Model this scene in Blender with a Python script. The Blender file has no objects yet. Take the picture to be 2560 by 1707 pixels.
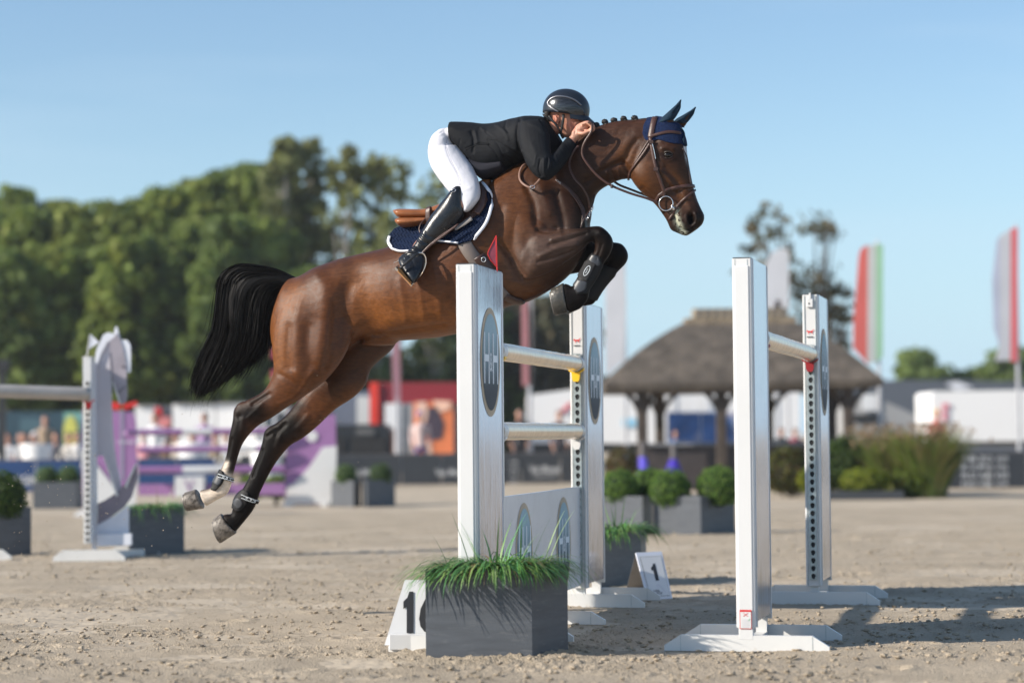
import bpy, math, random
import numpy as np
from mathutils import Vector, Matrix
from mathutils.bvhtree import BVHTree
R = math.radians
rng = np.random.RandomState(7)
random.seed(7)
sc = bpy.context.scene
C = bpy.data.collections.new('show_jumping'); sc.collection.children.link(C)

# ------------------------------------------------------------------ camera
CAMH, FPX, W0, H0 = 1.116, 5710.0, 2560.0, 1707.0
cd = bpy.data.cameras.new('camera'); cam = bpy.data.objects.new('camera', cd); C.objects.link(cam)
sc.camera = cam
cd.sensor_width = 36; cd.lens = FPX / W0 * 36
cd.clip_start = 0.5; cd.clip_end = 3000
PITCH = math.atan((1088.4 - H0/2) / FPX); ROLL = R(0.5)
cam.rotation_mode = 'XYZ'
ROT = Matrix.Rotation(PITCH, 3, 'X') @ Matrix.Rotation(R(90), 3, 'X') @ Matrix.Rotation(-ROLL, 3, 'Z')
cam.matrix_world = Matrix.Translation((0, 0, CAMH)) @ ROT.to_4x4()
cd.dof.use_dof = True; cd.dof.focus_distance = 13.0; cd.dof.aperture_fstop = 1.25
ROTN = np.array(ROT)
CP = np.array([0, 0, CAMH])

# ------------------------------------------------------------------ sun and sky
SUNDIR = np.array([1.0, 0.36, -0.56]); SUNDIR /= np.linalg.norm(SUNDIR)      # the way the light travels
el = math.asin(-SUNDIR[2]); az = math.atan2(-SUNDIR[0], -SUNDIR[1])          # azimuth of the sun, clockwise from +Y
w = bpy.data.worlds.new('World'); sc.world = w; w.use_nodes = True
nt = w.node_tree; nt.nodes.clear()
sky = nt.nodes.new('ShaderNodeTexSky'); sky.sky_type = 'NISHITA'; sky.sun_disc = False
sky.sun_elevation = el; sky.sun_rotation = az; sky.altitude = 10; sky.air_density = 1.0; sky.dust_density = 0.25; sky.ozone_density = 3.0
bg = nt.nodes.new('ShaderNodeBackground'); bg.inputs[1].default_value = 0.108
out = nt.nodes.new('ShaderNodeOutputWorld')
tc = nt.nodes.new('ShaderNodeTexCoord'); mp = nt.nodes.new('ShaderNodeMapping'); mp.inputs['Scale'].default_value = (1.2, 1.2, 9)
nz = nt.nodes.new('ShaderNodeTexNoise'); nz.inputs['Scale'].default_value = 2.2; nz.inputs['Detail'].default_value = 6
cr = nt.nodes.new('ShaderNodeMapRange'); cr.inputs[1].default_value = 0.46; cr.inputs[2].default_value = 0.8; cr.inputs[3].default_value = 0; cr.inputs[4].default_value = 0.42
mx = nt.nodes.new('ShaderNodeMixRGB'); mx.inputs[2].default_value = (4.3, 5.3, 6.3, 1)
nt.links.new(tc.outputs['Generated'], mp.inputs[0]); nt.links.new(mp.outputs[0], nz.inputs[0]); nt.links.new(nz.outputs[0], cr.inputs[0])
sp_ = nt.nodes.new('ShaderNodeSeparateXYZ'); hz_ = nt.nodes.new('ShaderNodeMapRange'); hz_.interpolation_type = 'SMOOTHSTEP'; hz_.inputs[1].default_value = -0.02; hz_.inputs[2].default_value = 0.16; hz_.inputs[3].default_value = 0.85; hz_.inputs[4].default_value = 0.0
hm_ = nt.nodes.new('ShaderNodeMixRGB'); hm_.inputs[2].default_value = (3.0, 4.5, 6.2, 1)
nt.links.new(tc.outputs['Generated'], sp_.inputs[0]); nt.links.new(sp_.outputs[2], hz_.inputs[0]); nt.links.new(hz_.outputs[0], hm_.inputs[0]); nt.links.new(sky.outputs[0], hm_.inputs[1])
nt.links.new(cr.outputs[0], mx.inputs[0]); nt.links.new(hm_.outputs[0], mx.inputs[1]); tint_ = nt.nodes.new('ShaderNodeMixRGB'); tint_.blend_type = 'MULTIPLY'; tint_.inputs[0].default_value = 1; tint_.inputs[2].default_value = (1.03, 1.06, 1.06, 1); nt.links.new(mx.outputs[0], tint_.inputs[1]); nt.links.new(tint_.outputs[0], bg.inputs[0])
nt.links.new(bg.outputs[0], out.inputs[0])
sl = bpy.data.lights.new('sun', 'SUN'); sl.energy = 5.0; sl.angle = R(0.53); sl.color = (1.0, 0.915, 0.80)
so = bpy.data.objects.new('sun', sl); C.objects.link(so)
so.rotation_mode = 'QUATERNION'; so.rotation_quaternion = Vector(SUNDIR).to_track_quat('-Z', 'Y'); so.location = (-30, -10, 30)
sc.view_settings.view_transform = 'Standard'; sc.view_settings.look = 'None'
sc.view_settings.exposure = 0.46; sc.view_settings.gamma = 1.0; sc.view_settings.use_curve_mapping = False
sc.render.engine = 'CYCLES'
sc.cycles.use_denoising = True
sc.cycles.max_bounces = 6; sc.cycles.diffuse_bounces = 3; sc.cycles.glossy_bounces = 3; sc.cycles.transparent_max_bounces = 8
sc.cycles.sample_clamp_indirect = 6

# ------------------------------------------------------------------ pixel geometry (photograph pixels, 2560 x 1707)
def ray(u, v):
    d = np.array([(u - W0/2) / FPX, -(v - H0/2) / FPX, -1.0])
    return ROTN @ d
def P(u, v, Y):
    d = ray(u, v); return CP + d * (Y / d[1])
def G(u, v):
    d = ray(u, v); return CP + d * (-CAMH / d[2])
def XG(u, Y, z=0.0):                       # x of the point at depth Y and height z seen at column u
    v = 1088 - (z - CAMH) * FPX / Y
    for _ in range(3):
        p = P(u, v, Y); v += (p[2] - z) * FPX / Y
    return P(u, v, Y)
def pix(pts):
    q = (np.asarray(pts) - CP) @ ROTN
    return np.stack([W0/2 + FPX * q[:, 0] / -q[:, 2], H0/2 - FPX * q[:, 1] / -q[:, 2]], 1)
# plane of the horse: t = travel, n = towards the camera
T_ = np.array([math.cos(R(11.5)), -math.sin(R(11.5)), 0]); N_ = np.array([-math.sin(R(11.5)), -math.cos(R(11.5)), 0])
HP0 = np.array([0.05, 13.55, 0])
def HP(u, v, w=0.0):
    d = ray(u, v); s = (w - (CP - HP0) @ N_) / (d @ N_); return CP + d * s
def wof(pts): return (np.asarray(pts) - HP0) @ N_

# ------------------------------------------------------------------ objects
ORG = {}
def props(o, label=None, cat=None, group=None, kind=None):
    if label: o['label'] = label
    if cat: o['category'] = cat
    if group: o['group'] = group
    if kind: o['kind'] = kind
    return o
def thing(name, label, cat, loc=(0, 0, 0), group=None, rz=0):
    o = bpy.data.objects.new(name, None); C.objects.link(o); o.location = tuple(loc); o.rotation_euler = (0, 0, rz)
    o.empty_display_size = 0.2
    ORG[o.name] = np.array(loc, float)
    return props(o, label, cat, group)
def new_mesh(name, V, F, mats=None, smooth=False, mi=None):
    me = bpy.data.meshes.new(name)
    V = np.asarray(V, dtype=np.float32).reshape(-1, 3)
    if isinstance(F, np.ndarray):
        k = F.shape[1]; nf = len(F)
        me.vertices.add(len(V)); me.vertices.foreach_set('co', V.ravel())
        me.loops.add(nf * k); me.loops.foreach_set('vertex_index', F.astype(np.int32).ravel())
        me.polygons.add(nf); me.polygons.foreach_set('loop_start', np.arange(0, nf * k, k, dtype=np.int32))
        me.update(calc_edges=True); me.validate()
    else:
        me.from_pydata(V.tolist(), [], [tuple(int(i) for i in f) for f in F]); me.update()
    for m in (mats or []): me.materials.append(m)
    if mi is not None: me.polygons.foreach_set('material_index', np.asarray(mi, dtype=np.int32))
    if smooth: me.polygons.foreach_set('use_smooth', np.ones(len(me.polygons), dtype=bool))
    return me
def obj(name, V, F, m, parent=None, smooth=False, mi=None, local=False, loc=None):
    """V in world coordinates unless local."""
    V = np.asarray(V, float).reshape(-1, 3)
    if parent is not None:
        po = ORG[parent.name]; Vl = V if local else V - po; o_ = po
    else:
        o_ = np.zeros(3) if loc is None else np.array(loc, float); Vl = V if local else V - o_
    me = new_mesh(name, Vl, F, m if isinstance(m, (list, tuple)) else [m], smooth, mi)
    o = bpy.data.objects.new(name, me); C.objects.link(o)
    if parent is not None: o.parent = parent
    else: o.location = tuple(o_)
    ORG[o.name] = o_
    return o
def link_copy(o, parent=None, **kw):
    c = o.copy(); C.objects.link(c)
    if parent is not None: c.parent = parent
    for k, v in kw.items(): setattr(c, k, v)
    return c
def copy_tree(o, loc=None, rz=None, label=None, scale=None):
    r = o.copy(); C.objects.link(r)
    if loc is not None: r.location = tuple(loc)
    if rz is not None: r.rotation_euler = (0, 0, rz)
    if scale is not None: r.scale = scale
    if label: r['label'] = label
    for ch in list(o.children):
        c = ch.copy(); C.objects.link(c); c.parent = r
        for g in list(ch.children):
            d = g.copy(); C.objects.link(d); d.parent = c
    return r
def attr_color(o, cols, name='tint'):
    a = o.data.color_attributes.new(name, 'FLOAT_COLOR', 'POINT')
    c = np.ones((len(o.data.vertices), 4), dtype=np.float32); c[:, :3] = cols
    a.data.foreach_set('color', c.ravel())

class MB:
    """collects shapes as one mesh"""
    def __init__(s): s.V = []; s.F = []; s.M = []; s.n = 0
    def add(s, V, F, m=0):
        V = np.asarray(V, float).reshape(-1, 3); s.V.append(V)
        for f in F: s.F.append([int(i) + s.n for i in f]); s.M.append(m)
        s.n += len(V); return s
    def box(s, o, x, y, z, m=0, bev=0.0):
        """corner o, edge vectors x y z"""
        o, x, y, z = [np.asarray(a, float) for a in (o, x, y, z)]
        if bev:
            lx, ly, lz = [np.linalg.norm(a) for a in (x, y, z)]
            b = min(bev, lx/3, ly/3, lz/3); ux, uy, uz = x/lx, y/ly, z/lz
            V = []
            for i in (0, 1):
                for j in (0, 1):
                    for k in (0, 1):
                        c = o + i*x + j*y + k*z; sx, sy, sz = (1-2*i), (1-2*j), (1-2*k)
                        V += [c + ux*0 + uy*b*sy + uz*b*sz, c + ux*b*sx + uz*b*sz, c + ux*b*sx + uy*b*sy]
            id_ = lambda i, j, k, a: ((i*2+j)*2+k)*3 + a
            F = []
            for i in (0, 1): q = [id_(i, 0, 0, 0), id_(i, 1, 0, 0), id_(i, 1, 1, 0), id_(i, 0, 1, 0)]; F.append(q if i else q[::-1])
            for j in (0, 1): q = [id_(0, j, 0, 1), id_(0, j, 1, 1), id_(1, j, 1, 1), id_(1, j, 0, 1)]; F.append(q if j else q[::-1])
            for k in (0, 1): q = [id_(0, 0, k, 2), id_(1, 0, k, 2), id_(1, 1, k, 2), id_(0, 1, k, 2)]; F.append(q if k else q[::-1])
            for j in (0, 1):
                for k in (0, 1): F.append([id_(0, j, k, 1), id_(1, j, k, 1), id_(1, j, k, 2), id_(0, j, k, 2)])
            for i in (0, 1):
                for k in (0, 1): F.append([id_(i, 0, k, 0), id_(i, 1, k, 0), id_(i, 1, k, 2), id_(i, 0, k, 2)])
            for i in (0, 1):
                for j in (0, 1): F.append([id_(i, j, 0, 0), id_(i, j, 1, 0), id_(i, j, 1, 1), id_(i, j, 0, 1)])
            for i in (0, 1):
                for j in (0, 1):
                    for k in (0, 1): F.append([id_(i, j, k, 0), id_(i, j, k, 1), id_(i, j, k, 2)])
            return s.add(V, F, m)
        V = [o, o+x, o+x+y, o+y, o+z, o+x+z, o+x+y+z, o+y+z]
        F = [(0, 3, 2, 1), (4, 5, 6, 7), (0, 1, 5, 4), (1, 2, 6, 5), (2, 3, 7, 6), (3, 0, 4, 7)]
        return s.add(V, F, m)
    def cbox(s, c, sx, sy, sz, m=0, bev=0.0, rz=0):
        ca, sa = math.cos(rz), math.sin(rz)
        x = np.array([ca, sa, 0])*sx; y = np.array([-sa, ca, 0])*sy; z = np.array([0, 0, sz])
        return s.box(np.asarray(c) - x/2 - y/2 - z/2, x, y, z, m, bev)
    def prism(s, poly, d, m=0):
        """3-D polygon extruded by d"""
        p = np.asarray(poly, float); n = len(p); V = np.concatenate([p, p + np.asarray(d, float)])
        F = [list(range(n))[::-1], list(range(n, 2*n))] + [[i, (i+1) % n, n+(i+1) % n, n+i] for i in range(n)]
        return s.add(V, F, m)
    def tube(s, pts, r, seg=10, m=0, caps=True):
        V, F = tube_vf(pts, r, seg, caps); return s.add(V, F, m)
    def build(s, name, mats, parent=None, smooth=False, loc=None, local=False):
        return obj(name, np.concatenate(s.V), s.F, mats, parent, smooth, s.M, local=local, loc=loc)

def frames(pts):
    p = np.asarray(pts, float); t = np.gradient(p, axis=0); t /= np.linalg.norm(t, axis=1)[:, None] + 1e-12
    u = np.array([0, 0, 1.0]) if abs(t[0][2]) < 0.9 else np.array([1.0, 0, 0]); A = []; B = []
    for k in range(len(p)):
        u = u - t[k] * (u @ t[k]); u /= np.linalg.norm(u) + 1e-12
        A.append(u.copy()); B.append(np.cross(t[k], u))
    return p, t, np.array(A), np.array(B)
def tube_vf(pts, r, seg=10, caps=True):
    p, t, A, B = frames(pts); n = len(p); r = np.broadcast_to(np.asarray(r, float), (n,))
    th = np.arange(seg) * 2*math.pi/seg
    V = p[:, None] + r[:, None, None]*(np.cos(th)[None, :, None]*A[:, None] + np.sin(th)[None, :, None]*B[:, None])
    F = [[k*seg+i, k*seg+(i+1) % seg, (k+1)*seg+(i+1) % seg, (k+1)*seg+i] for k in range(n-1) for i in range(seg)]
    if caps: F += [list(range(seg))[::-1], [(n-1)*seg+i for i in range(seg)]]
    return V.reshape(-1, 3), F
def catmull(a, sub):
    a = np.asarray(a, float); n = len(a)
    e = np.concatenate([[2*a[0]-a[1]], a, [2*a[-1]-a[-2]]]); o = []
    for i in range(n-1):
        p0, p1, p2, p3 = e[i], e[i+1], e[i+2], e[i+3]
        for k in range(sub):
            t = k/sub
            o.append(0.5*(2*p1 + (p2-p0)*t + (2*p0-5*p1+4*p2-p3)*t*t + (3*p1-p0-3*p2+p3)*t**3))
    o.append(a[-1]); return np.array(o)

def loft(stations, sub=4, seg=28, ex=2.2):
    """stations: (ut, vt, ub, vb, w, hw[, ex]) in the plane of the horse"""
    st = np.array([list(s) + [ex]*(7-len(s)) for s in stations], float)
    st = catmull(st, sub); V = []
    th = np.arange(seg)*2*math.pi/seg; c, s_ = np.cos(th), np.sin(th)
    for (ut, vt, ub, vb, w_, hw, e) in st:
        a, b = HP(ut, vt, w_), HP(ub, vb, w_); cc = (a+b)/2; A = (a-b)/2; hw = max(hw, 0.004)
        V.append(cc + np.outer(np.sign(c)*np.abs(c)**(2/e), A) + np.outer(np.sign(s_)*np.abs(s_)**(2/e), N_*hw))
    V = np.array(V); n = len(V)
    # rounded ends
    V = np.concatenate([[V[0].mean(0) + (V[0]-V[0].mean(0))*0.45 + (V[0].mean(0)-V[1].mean(0))*0.5], V, [V[-1].mean(0) + (V[-1]-V[-1].mean(0))*0.45 + (V[-1].mean(0)-V[-2].mean(0))*0.5]])
    n = len(V); V = V.reshape(-1, 3)
    F = [[k*seg+i, k*seg+(i+1) % seg, (k+1)*seg+(i+1) % seg, (k+1)*seg+i] for k in range(n-1) for i in range(seg)]
    F += [list(range(seg))[::-1], [(n-1)*seg+i for i in range(seg)]]
    return V, F
def ellipsoid(c, ax, ay, az, nu=20, nv=12):
    c, ax, ay, az = [np.asarray(a, float) for a in (c, ax, ay, az)]; V = [c + az]
    for j in range(1, nv):
        f = math.pi*j/nv
        for i in range(nu):
            a = 2*math.pi*i/nu; V.append(c + ax*math.sin(f)*math.cos(a) + ay*math.sin(f)*math.sin(a) + az*math.cos(f))
    V.append(c - az); F = [[0, 1+i, 1+(i+1) % nu] for i in range(nu)]
    for j in range(nv-2):
        for i in range(nu): F.append([1+j*nu+i, 1+(j+1)*nu+i, 1+(j+1)*nu+(i+1) % nu, 1+j*nu+(i+1) % nu])
    L = len(V)-1; F += [[L, 1+(nv-2)*nu+(i+1) % nu, 1+(nv-2)*nu+i] for i in range(nu)]
    return np.array(V), F

def fuse(shapes, voxel, smooth=6, lam=0.5):
    """one continuous skin out of overlapping closed shapes -> (V, F quads, normals)"""
    V = []; F = []; n = 0
    for v, f in shapes:
        V.append(np.asarray(v).reshape(-1, 3)); F += [[int(i)+n for i in q] for q in f]; n += len(V[-1])
    me = new_mesh('tmp', np.concatenate(V), F); o = bpy.data.objects.new('tmp', me); C.objects.link(o)
    m = o.modifiers.new('r', 'REMESH'); m.mode = 'VOXEL'; m.voxel_size = voxel; m.adaptivity = 0
    dg = bpy.context.evaluated_depsgraph_get(); dg.update(); ev = o.evaluated_get(dg); r = bpy.data.meshes.new_from_object(ev)
    nv = len(r.vertices); co = np.zeros(nv*3, np.float32); r.vertices.foreach_get('co', co); co = co.reshape(-1, 3).astype(float)
    nf = len(r.polygons); lt = np.zeros(nf, np.int32); r.polygons.foreach_get('loop_total', lt)
    lv = np.zeros(len(r.loops), np.int32); r.loops.foreach_get('vertex_index', lv)
    assert (lt == 4).all(); Fq = lv.reshape(-1, 4)
    bpy.data.objects.remove(o); bpy.data.meshes.remove(me); bpy.data.meshes.remove(r)
    for k in range(smooth):
        co = laplace(co, Fq, lam); co = laplace(co, Fq, -lam*0.9)
    return co, Fq
def laplace(co, F, lam):
    n = len(co); a = np.concatenate([F[:, 0], F[:, 1], F[:, 2], F[:, 3]]); b = np.concatenate([F[:, 1], F[:, 2], F[:, 3], F[:, 0]])
    cnt = np.bincount(a, minlength=n) + np.bincount(b, minlength=n) + 1e-9
    o = np.empty_like(co)
    for k in range(3): o[:, k] = (np.bincount(a, co[b, k], n) + np.bincount(b, co[a, k], n)) / cnt
    return co + lam*(o-co)
def normals(co, F):
    fn = np.cross(co[F[:, 2]]-co[F[:, 0]], co[F[:, 3]]-co[F[:, 1]]); N = np.zeros_like(co)
    for j in range(4):
        for k in range(3): N[:, k] += np.bincount(F[:, j], fn[:, k], len(co))
    return N / (np.linalg.norm(N, axis=1)[:, None] + 1e-12)
def seg_dist(uv, line):
    d = np.full(len(uv), 1e9); L = np.asarray(line, float)
    if len(L) == 1: return np.linalg.norm(uv - L[0], axis=1)
    for a, b in zip(L[:-1], L[1:]):
        ab = b-a; t = np.clip(((uv-a) @ ab)/(ab @ ab + 1e-9), 0, 1); d = np.minimum(d, np.linalg.norm(uv-(a+t[:, None]*ab), axis=1))
    return d
def sculpt(co, F, strokes, wmin=-9):
    N = normals(co, F); uv = pix(co); w_ = wof(co); face = np.clip((N @ N_)*1.6 + 0.15, 0, 1) * (w_ > wmin)
    off = np.zeros(len(co))
    for line, r, amp in strokes:
        L = np.asarray(line, float)
        if len(L) > 2: L = catmull(L, 4)
        off += amp*np.exp(-(seg_dist(uv, L)/r)**2)
    return co + N*(off*face)[:, None]
def fbm(x, y, oct=4, seed=0, lac=2.0, gain=0.5):
    def vn(x, y, s):
        xi, yi = np.floor(x).astype(np.int64), np.floor(y).astype(np.int64); fx, fy = x-xi, y-yi
        fx = fx*fx*(3-2*fx); fy = fy*fy*(3-2*fy)
        def h(a, b):
            n = (a*374761393 + b*668265263 + s*1442695041) & 0xffffffff; n = ((n ^ (n >> 13))*1274126177) & 0xffffffff
            return ((n ^ (n >> 16)) & 0xffff)/65535.0
        return (h(xi, yi)*(1-fx)+h(xi+1, yi)*fx)*(1-fy)+(h(xi, yi+1)*(1-fx)+h(xi+1, yi+1)*fx)*fy
    o = 0; a = 1; t = 0
    for k in range(oct): o = o+a*vn(x, y, seed+k); t += a; a *= gain; x = x*lac+13.7; y = y*lac+7.3
    return o/t
def inpoly(uv, poly):
    x, y = uv[:, 0], uv[:, 1]; c = np.zeros(len(uv), bool); p = np.asarray(poly, float); n = len(p)
    for i in range(n):
        x1, y1 = p[i]; x2, y2 = p[(i+1) % n]
        k = ((y1 > y) != (y2 > y)) & (x < (x2-x1)*(y-y1)/(y2-y1+1e-12)+x1); c ^= k
    return c
def shell(co, F, mask, off, thick):
    """a fitted skin over the masked part of a body: -> V, F(list), outer-vertex count"""
    N = normals(co, F); fm = mask[F].all(1); Fs = F[fm]; ids = np.unique(Fs); mp_ = -np.ones(len(co), int); mp_[ids] = np.arange(len(ids))
    Fn = mp_[Fs]; n = len(ids); base = co[ids] + N[ids]*off; outer = base + N[ids]*(thick[ids] if isinstance(thick, np.ndarray) else thick)[:, None] if isinstance(thick, np.ndarray) else base + N[ids]*thick
    e = np.concatenate([Fn[:, [0, 1]], Fn[:, [1, 2]], Fn[:, [2, 3]], Fn[:, [3, 0]]]); key = np.sort(e, 1); k1 = key[:, 0]*n+key[:, 1]
    _, inv, cnt = np.unique(k1, return_inverse=True, return_counts=True); be = e[cnt[inv] == 1]
    inner = co[ids] + N[ids]*(off-0.002)
    for _ in range(3):      # smooth the ragged rim
        acc = np.zeros_like(outer); c_ = np.zeros(n); np.add.at(acc, be[:, 0], outer[be[:, 1]]); np.add.at(acc, be[:, 1], outer[be[:, 0]])
        np.add.at(c_, be[:, 0], 1); np.add.at(c_, be[:, 1], 1); b = c_ > 0; d_ = (acc[b]/c_[b][:, None]-outer[b])*0.6
        outer[b] += d_; inner[b] += d_
    V = np.concatenate([outer, inner]); Fq = np.concatenate([Fn, np.stack([be[:, 1], be[:, 0], be[:, 0]+n, be[:, 1]+n], 1)])
    return V, Fq
def shell_obj(name, co, F, mask, off, thick, m, parent, smooth=True):
    V, Fq = shell(co, F, mask, off, thick); return obj(name, V, Fq, m, parent, smooth)
def strap(bvh, pts, width, thick, off=0.003, sub=6, dense=None):
    """flat strap laid on a surface along photograph pixels (u, v) seen from the camera; a pixel with a third value hangs free at that w"""
    q = catmull([p[:2] for p in pts], sub); free = all(len(p) == 3 for p in pts)
    ws = catmull([[p[2] if len(p) == 3 else 0] for p in pts], sub)[:, 0]; out = []; nn = []
    last = None
    for (u, v), w_ in zip(q, ws):
        if free: out.append(HP(u, v, w_)); nn.append(N_); continue
        d = Vector(ray(u, v)).normalized(); hit = bvh.ray_cast(Vector(CP), d)
        if hit[0] is None:
            q0 = Vector(HP(u, v, ws.max())); hit = bvh.find_nearest(q0)
            if hit[0] is None: continue
        p = np.array(hit[0]); n = np.array(hit[1]); n = n if n @ np.array(d) < 0 else -n
        out.append(p + n*off); nn.append(n); last = p
    p = np.array(out); nn = np.array(nn)
    if len(p) < 2: raise ValueError('strap %s' % (pts,))
    for _ in range(2): p[1:-1] = (p[:-2]+2*p[1:-1]+p[2:])/4; nn[1:-1] = (nn[:-2]+2*nn[1:-1]+nn[2:])/4
    t = np.gradient(p, axis=0); t /= np.linalg.norm(t, axis=1)[:, None]+1e-9
    s_ = np.cross(nn, t); s_ /= np.linalg.norm(s_, axis=1)[:, None]+1e-9; nn = np.cross(t, s_)
    prof = [(-1, 0), (-.9, 1), (0, 1.25), (.9, 1), (1, 0), (.9, -.6), (-.9, -.6)]; k = len(prof); n = len(p); V = []
    for i in range(n):
        for a, b in prof: V.append(p[i] + s_[i]*a*width/2 + nn[i]*b*thick)
    F = [[i*k+j, i*k+(j+1) % k, (i+1)*k+(j+1) % k, (i+1)*k+j] for i in range(n-1) for j in range(k)] + [list(range(k))[::-1], [(n-1)*k+j for j in range(k)]]
    return np.array(V), F

# ------------------------------------------------------------------ writing
def text_vf(s, w_, h_, bold=0.0, spacing=1.0):
    cu = bpy.data.curves.new('t', 'FONT'); cu.body = s; cu.size = 1; cu.offset = bold; cu.resolution_u = 3; cu.space_character = spacing
    o = bpy.data.objects.new('t', cu); C.objects.link(o); dg = bpy.context.evaluated_depsgraph_get(); dg.update()
    me = bpy.data.meshes.new_from_object(o.evaluated_get(dg)); V = np.array([v.co[:] for v in me.vertices]); F = [list(p.vertices) for p in me.polygons]
    bpy.data.objects.remove(o); bpy.data.curves.remove(cu); bpy.data.meshes.remove(me)
    lo, hi = V.min(0), V.max(0); V = (V-(lo+hi)/2); V[:, 0] *= w_/(hi[0]-lo[0]); V[:, 1] *= h_/(hi[1]-lo[1])
    return V, F
def text_on(mb, s, c, xa, ya, w_, h_, off=0.002, m=0, bold=0.0, spacing=1.0):
    V, F = text_vf(s, w_, h_, bold, spacing); xa, ya = np.asarray(xa, float), np.asarray(ya, float); n = np.cross(xa, ya)
    mb.add(np.asarray(c) + V[:, :1]*xa + V[:, 1:2]*ya + n*off, F, m)
def disc(mb, c, xa, ya, rx, ry, off=0.002, m=0, seg=40, inner=0.0):
    xa, ya = np.asarray(xa, float), np.asarray(ya, float); n = np.cross(xa, ya); th = np.arange(seg)*2*math.pi/seg
    o = np.asarray(c)+n*off+np.outer(np.cos(th)*rx, xa)+np.outer(np.sin(th)*ry, ya)
    if inner <= 0: mb.add(o, [list(range(seg))], m)
    else:
        i_ = np.asarray(c)+n*off+np.outer(np.cos(th)*(rx-inner), xa)+np.outer(np.sin(th)*(ry-inner), ya)
        mb.add(np.concatenate([o, i_]), [[k, (k+1) % seg, seg+(k+1) % seg, seg+k] for k in range(seg)], m)
def quad_on(mb, c, xa, ya, w_, h_, off=0.002, m=0):
    xa, ya = np.asarray(xa, float), np.asarray(ya, float); n = np.cross(xa, ya); c = np.asarray(c)+n*off
    mb.add([c-xa*w_/2-ya*h_/2, c+xa*w_/2-ya*h_/2, c+xa*w_/2+ya*h_/2, c-xa*w_/2+ya*h_/2], [[0, 1, 2, 3]], m)

# ------------------------------------------------------------------ materials
def mat(name, col, rough=0.6, metal=0.0, var=0.12, scale=6.0, bump=0.0, bscale=80.0, stretch=(1, 1, 1), spec=0.5, coat=0.0, attr=None,
        sheen=0.0, dirt=None, dirt_lo=0.55, dirt_hi=0.7, dirt_scale=5.0, bdist=0.01, leaf=0.0, rvar=0.0, trans=0.0, emis=None, dstretch=None, aniso=0):
    m = bpy.data.materials.new(name); m.use_nodes = True; nt = m.node_tree; b = nt.nodes['Principled BSDF']; L = nt.links.new
    b.inputs['Roughness'].default_value = rough; b.inputs['Metallic'].default_value = metal; b.inputs['Specular IOR Level'].default_value = spec
    b.inputs['Coat Weight'].default_value = coat; b.inputs['Coat Roughness'].default_value = 0.1; b.inputs['Sheen Weight'].default_value = sheen
    tc = nt.nodes.new('ShaderNodeTexCoord'); mp = nt.nodes.new('ShaderNodeMapping'); mp.inputs['Scale'].default_value = stretch; L(tc.outputs['Object'], mp.inputs[0])
    if attr:
        a = nt.nodes.new('ShaderNodeVertexColor'); a.layer_name = attr; base = a.outputs[0]
    else:
        a = nt.nodes.new('ShaderNodeRGB'); a.outputs[0].default_value = (*col, 1); base = a.outputs[0]
    n = nt.nodes.new('ShaderNodeTexNoise'); n.inputs['Scale'].default_value = scale; n.inputs['Detail'].default_value = 5; L(mp.outputs[0], n.inputs[0])
    r = nt.nodes.new('ShaderNodeMapRange'); r.inputs[1].default_value = 0.3; r.inputs[2].default_value = 0.7; r.inputs[3].default_value = 1-var; r.inputs[4].default_value = 1+var; L(n.outputs[0], r.inputs[0])
    vm = nt.nodes.new('ShaderNodeVectorMath'); vm.operation = 'SCALE'; L(base, vm.inputs[0]); L(r.outputs[0], vm.inputs['Scale']); cur = vm.outputs[0]
    if dirt:
        n2 = nt.nodes.new('ShaderNodeTexNoise'); n2.inputs['Scale'].default_value = dirt_scale; n2.inputs['Detail'].default_value = 8; n2.inputs['Roughness'].default_value = 0.65
        if dstretch:
            mp2 = nt.nodes.new('ShaderNodeMapping'); mp2.inputs['Scale'].default_value = dstretch; L(tc.outputs['Object'], mp2.inputs[0]); L(mp2.outputs[0], n2.inputs[0])
        else: L(tc.outputs['Object'], n2.inputs[0])
        r2 = nt.nodes.new('ShaderNodeMapRange'); r2.inputs[1].default_value = dirt_lo; r2.inputs[2].default_value = dirt_hi; L(n2.outputs[0], r2.inputs[0])
        mx = nt.nodes.new('ShaderNodeMixRGB'); mx.inputs[2].default_value = (*dirt, 1); L(r2.outputs[0], mx.inputs[0]); L(cur, mx.inputs[1]); cur = mx.outputs[0]
    L(cur, b.inputs['Base Color'])
    if rvar:
        r3 = nt.nodes.new('ShaderNodeMapRange'); r3.inputs[1].default_value = 0.3; r3.inputs[2].default_value = 0.7; r3.inputs[3].default_value = max(rough-rvar, 0.03); r3.inputs[4].default_value = rough+rvar
        L(n.outputs[0], r3.inputs[0]); L(r3.outputs[0], b.inputs['Roughness'])
    if bump:
        n3 = nt.nodes.new('ShaderNodeTexNoise'); n3.inputs['Scale'].default_value = bscale; n3.inputs['Detail'].default_value = 4; L(mp.outputs[0], n3.inputs[0])
        bp = nt.nodes.new('ShaderNodeBump'); bp.inputs['Strength'].default_value = bump; bp.inputs['Distance'].default_value = bdist; L(n3.outputs[0], bp.inputs['Height']); L(bp.outputs[0], b.inputs['Normal'])
    if leaf:
        tr = nt.nodes.new('ShaderNodeBsdfTranslucent'); L(cur, tr.inputs[0]); ms = nt.nodes.new('ShaderNodeMixShader'); ms.inputs[0].default_value = leaf
        o = nt.nodes['Material Output']; L(b.outputs[0], ms.inputs[1]); L(tr.outputs[0], ms.inputs[2]); L(ms.outputs[0], o.inputs[0])
    return m
M = {}
M['white'] = mat('white_paint', (0.66, 0.66, 0.645), 0.38, var=0.03, scale=3, dirt=(0.45, 0.38, 0.3), dirt_lo=0.62, dirt_hi=0.9, dirt_scale=14, bump=0.05, bscale=40)
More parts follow.
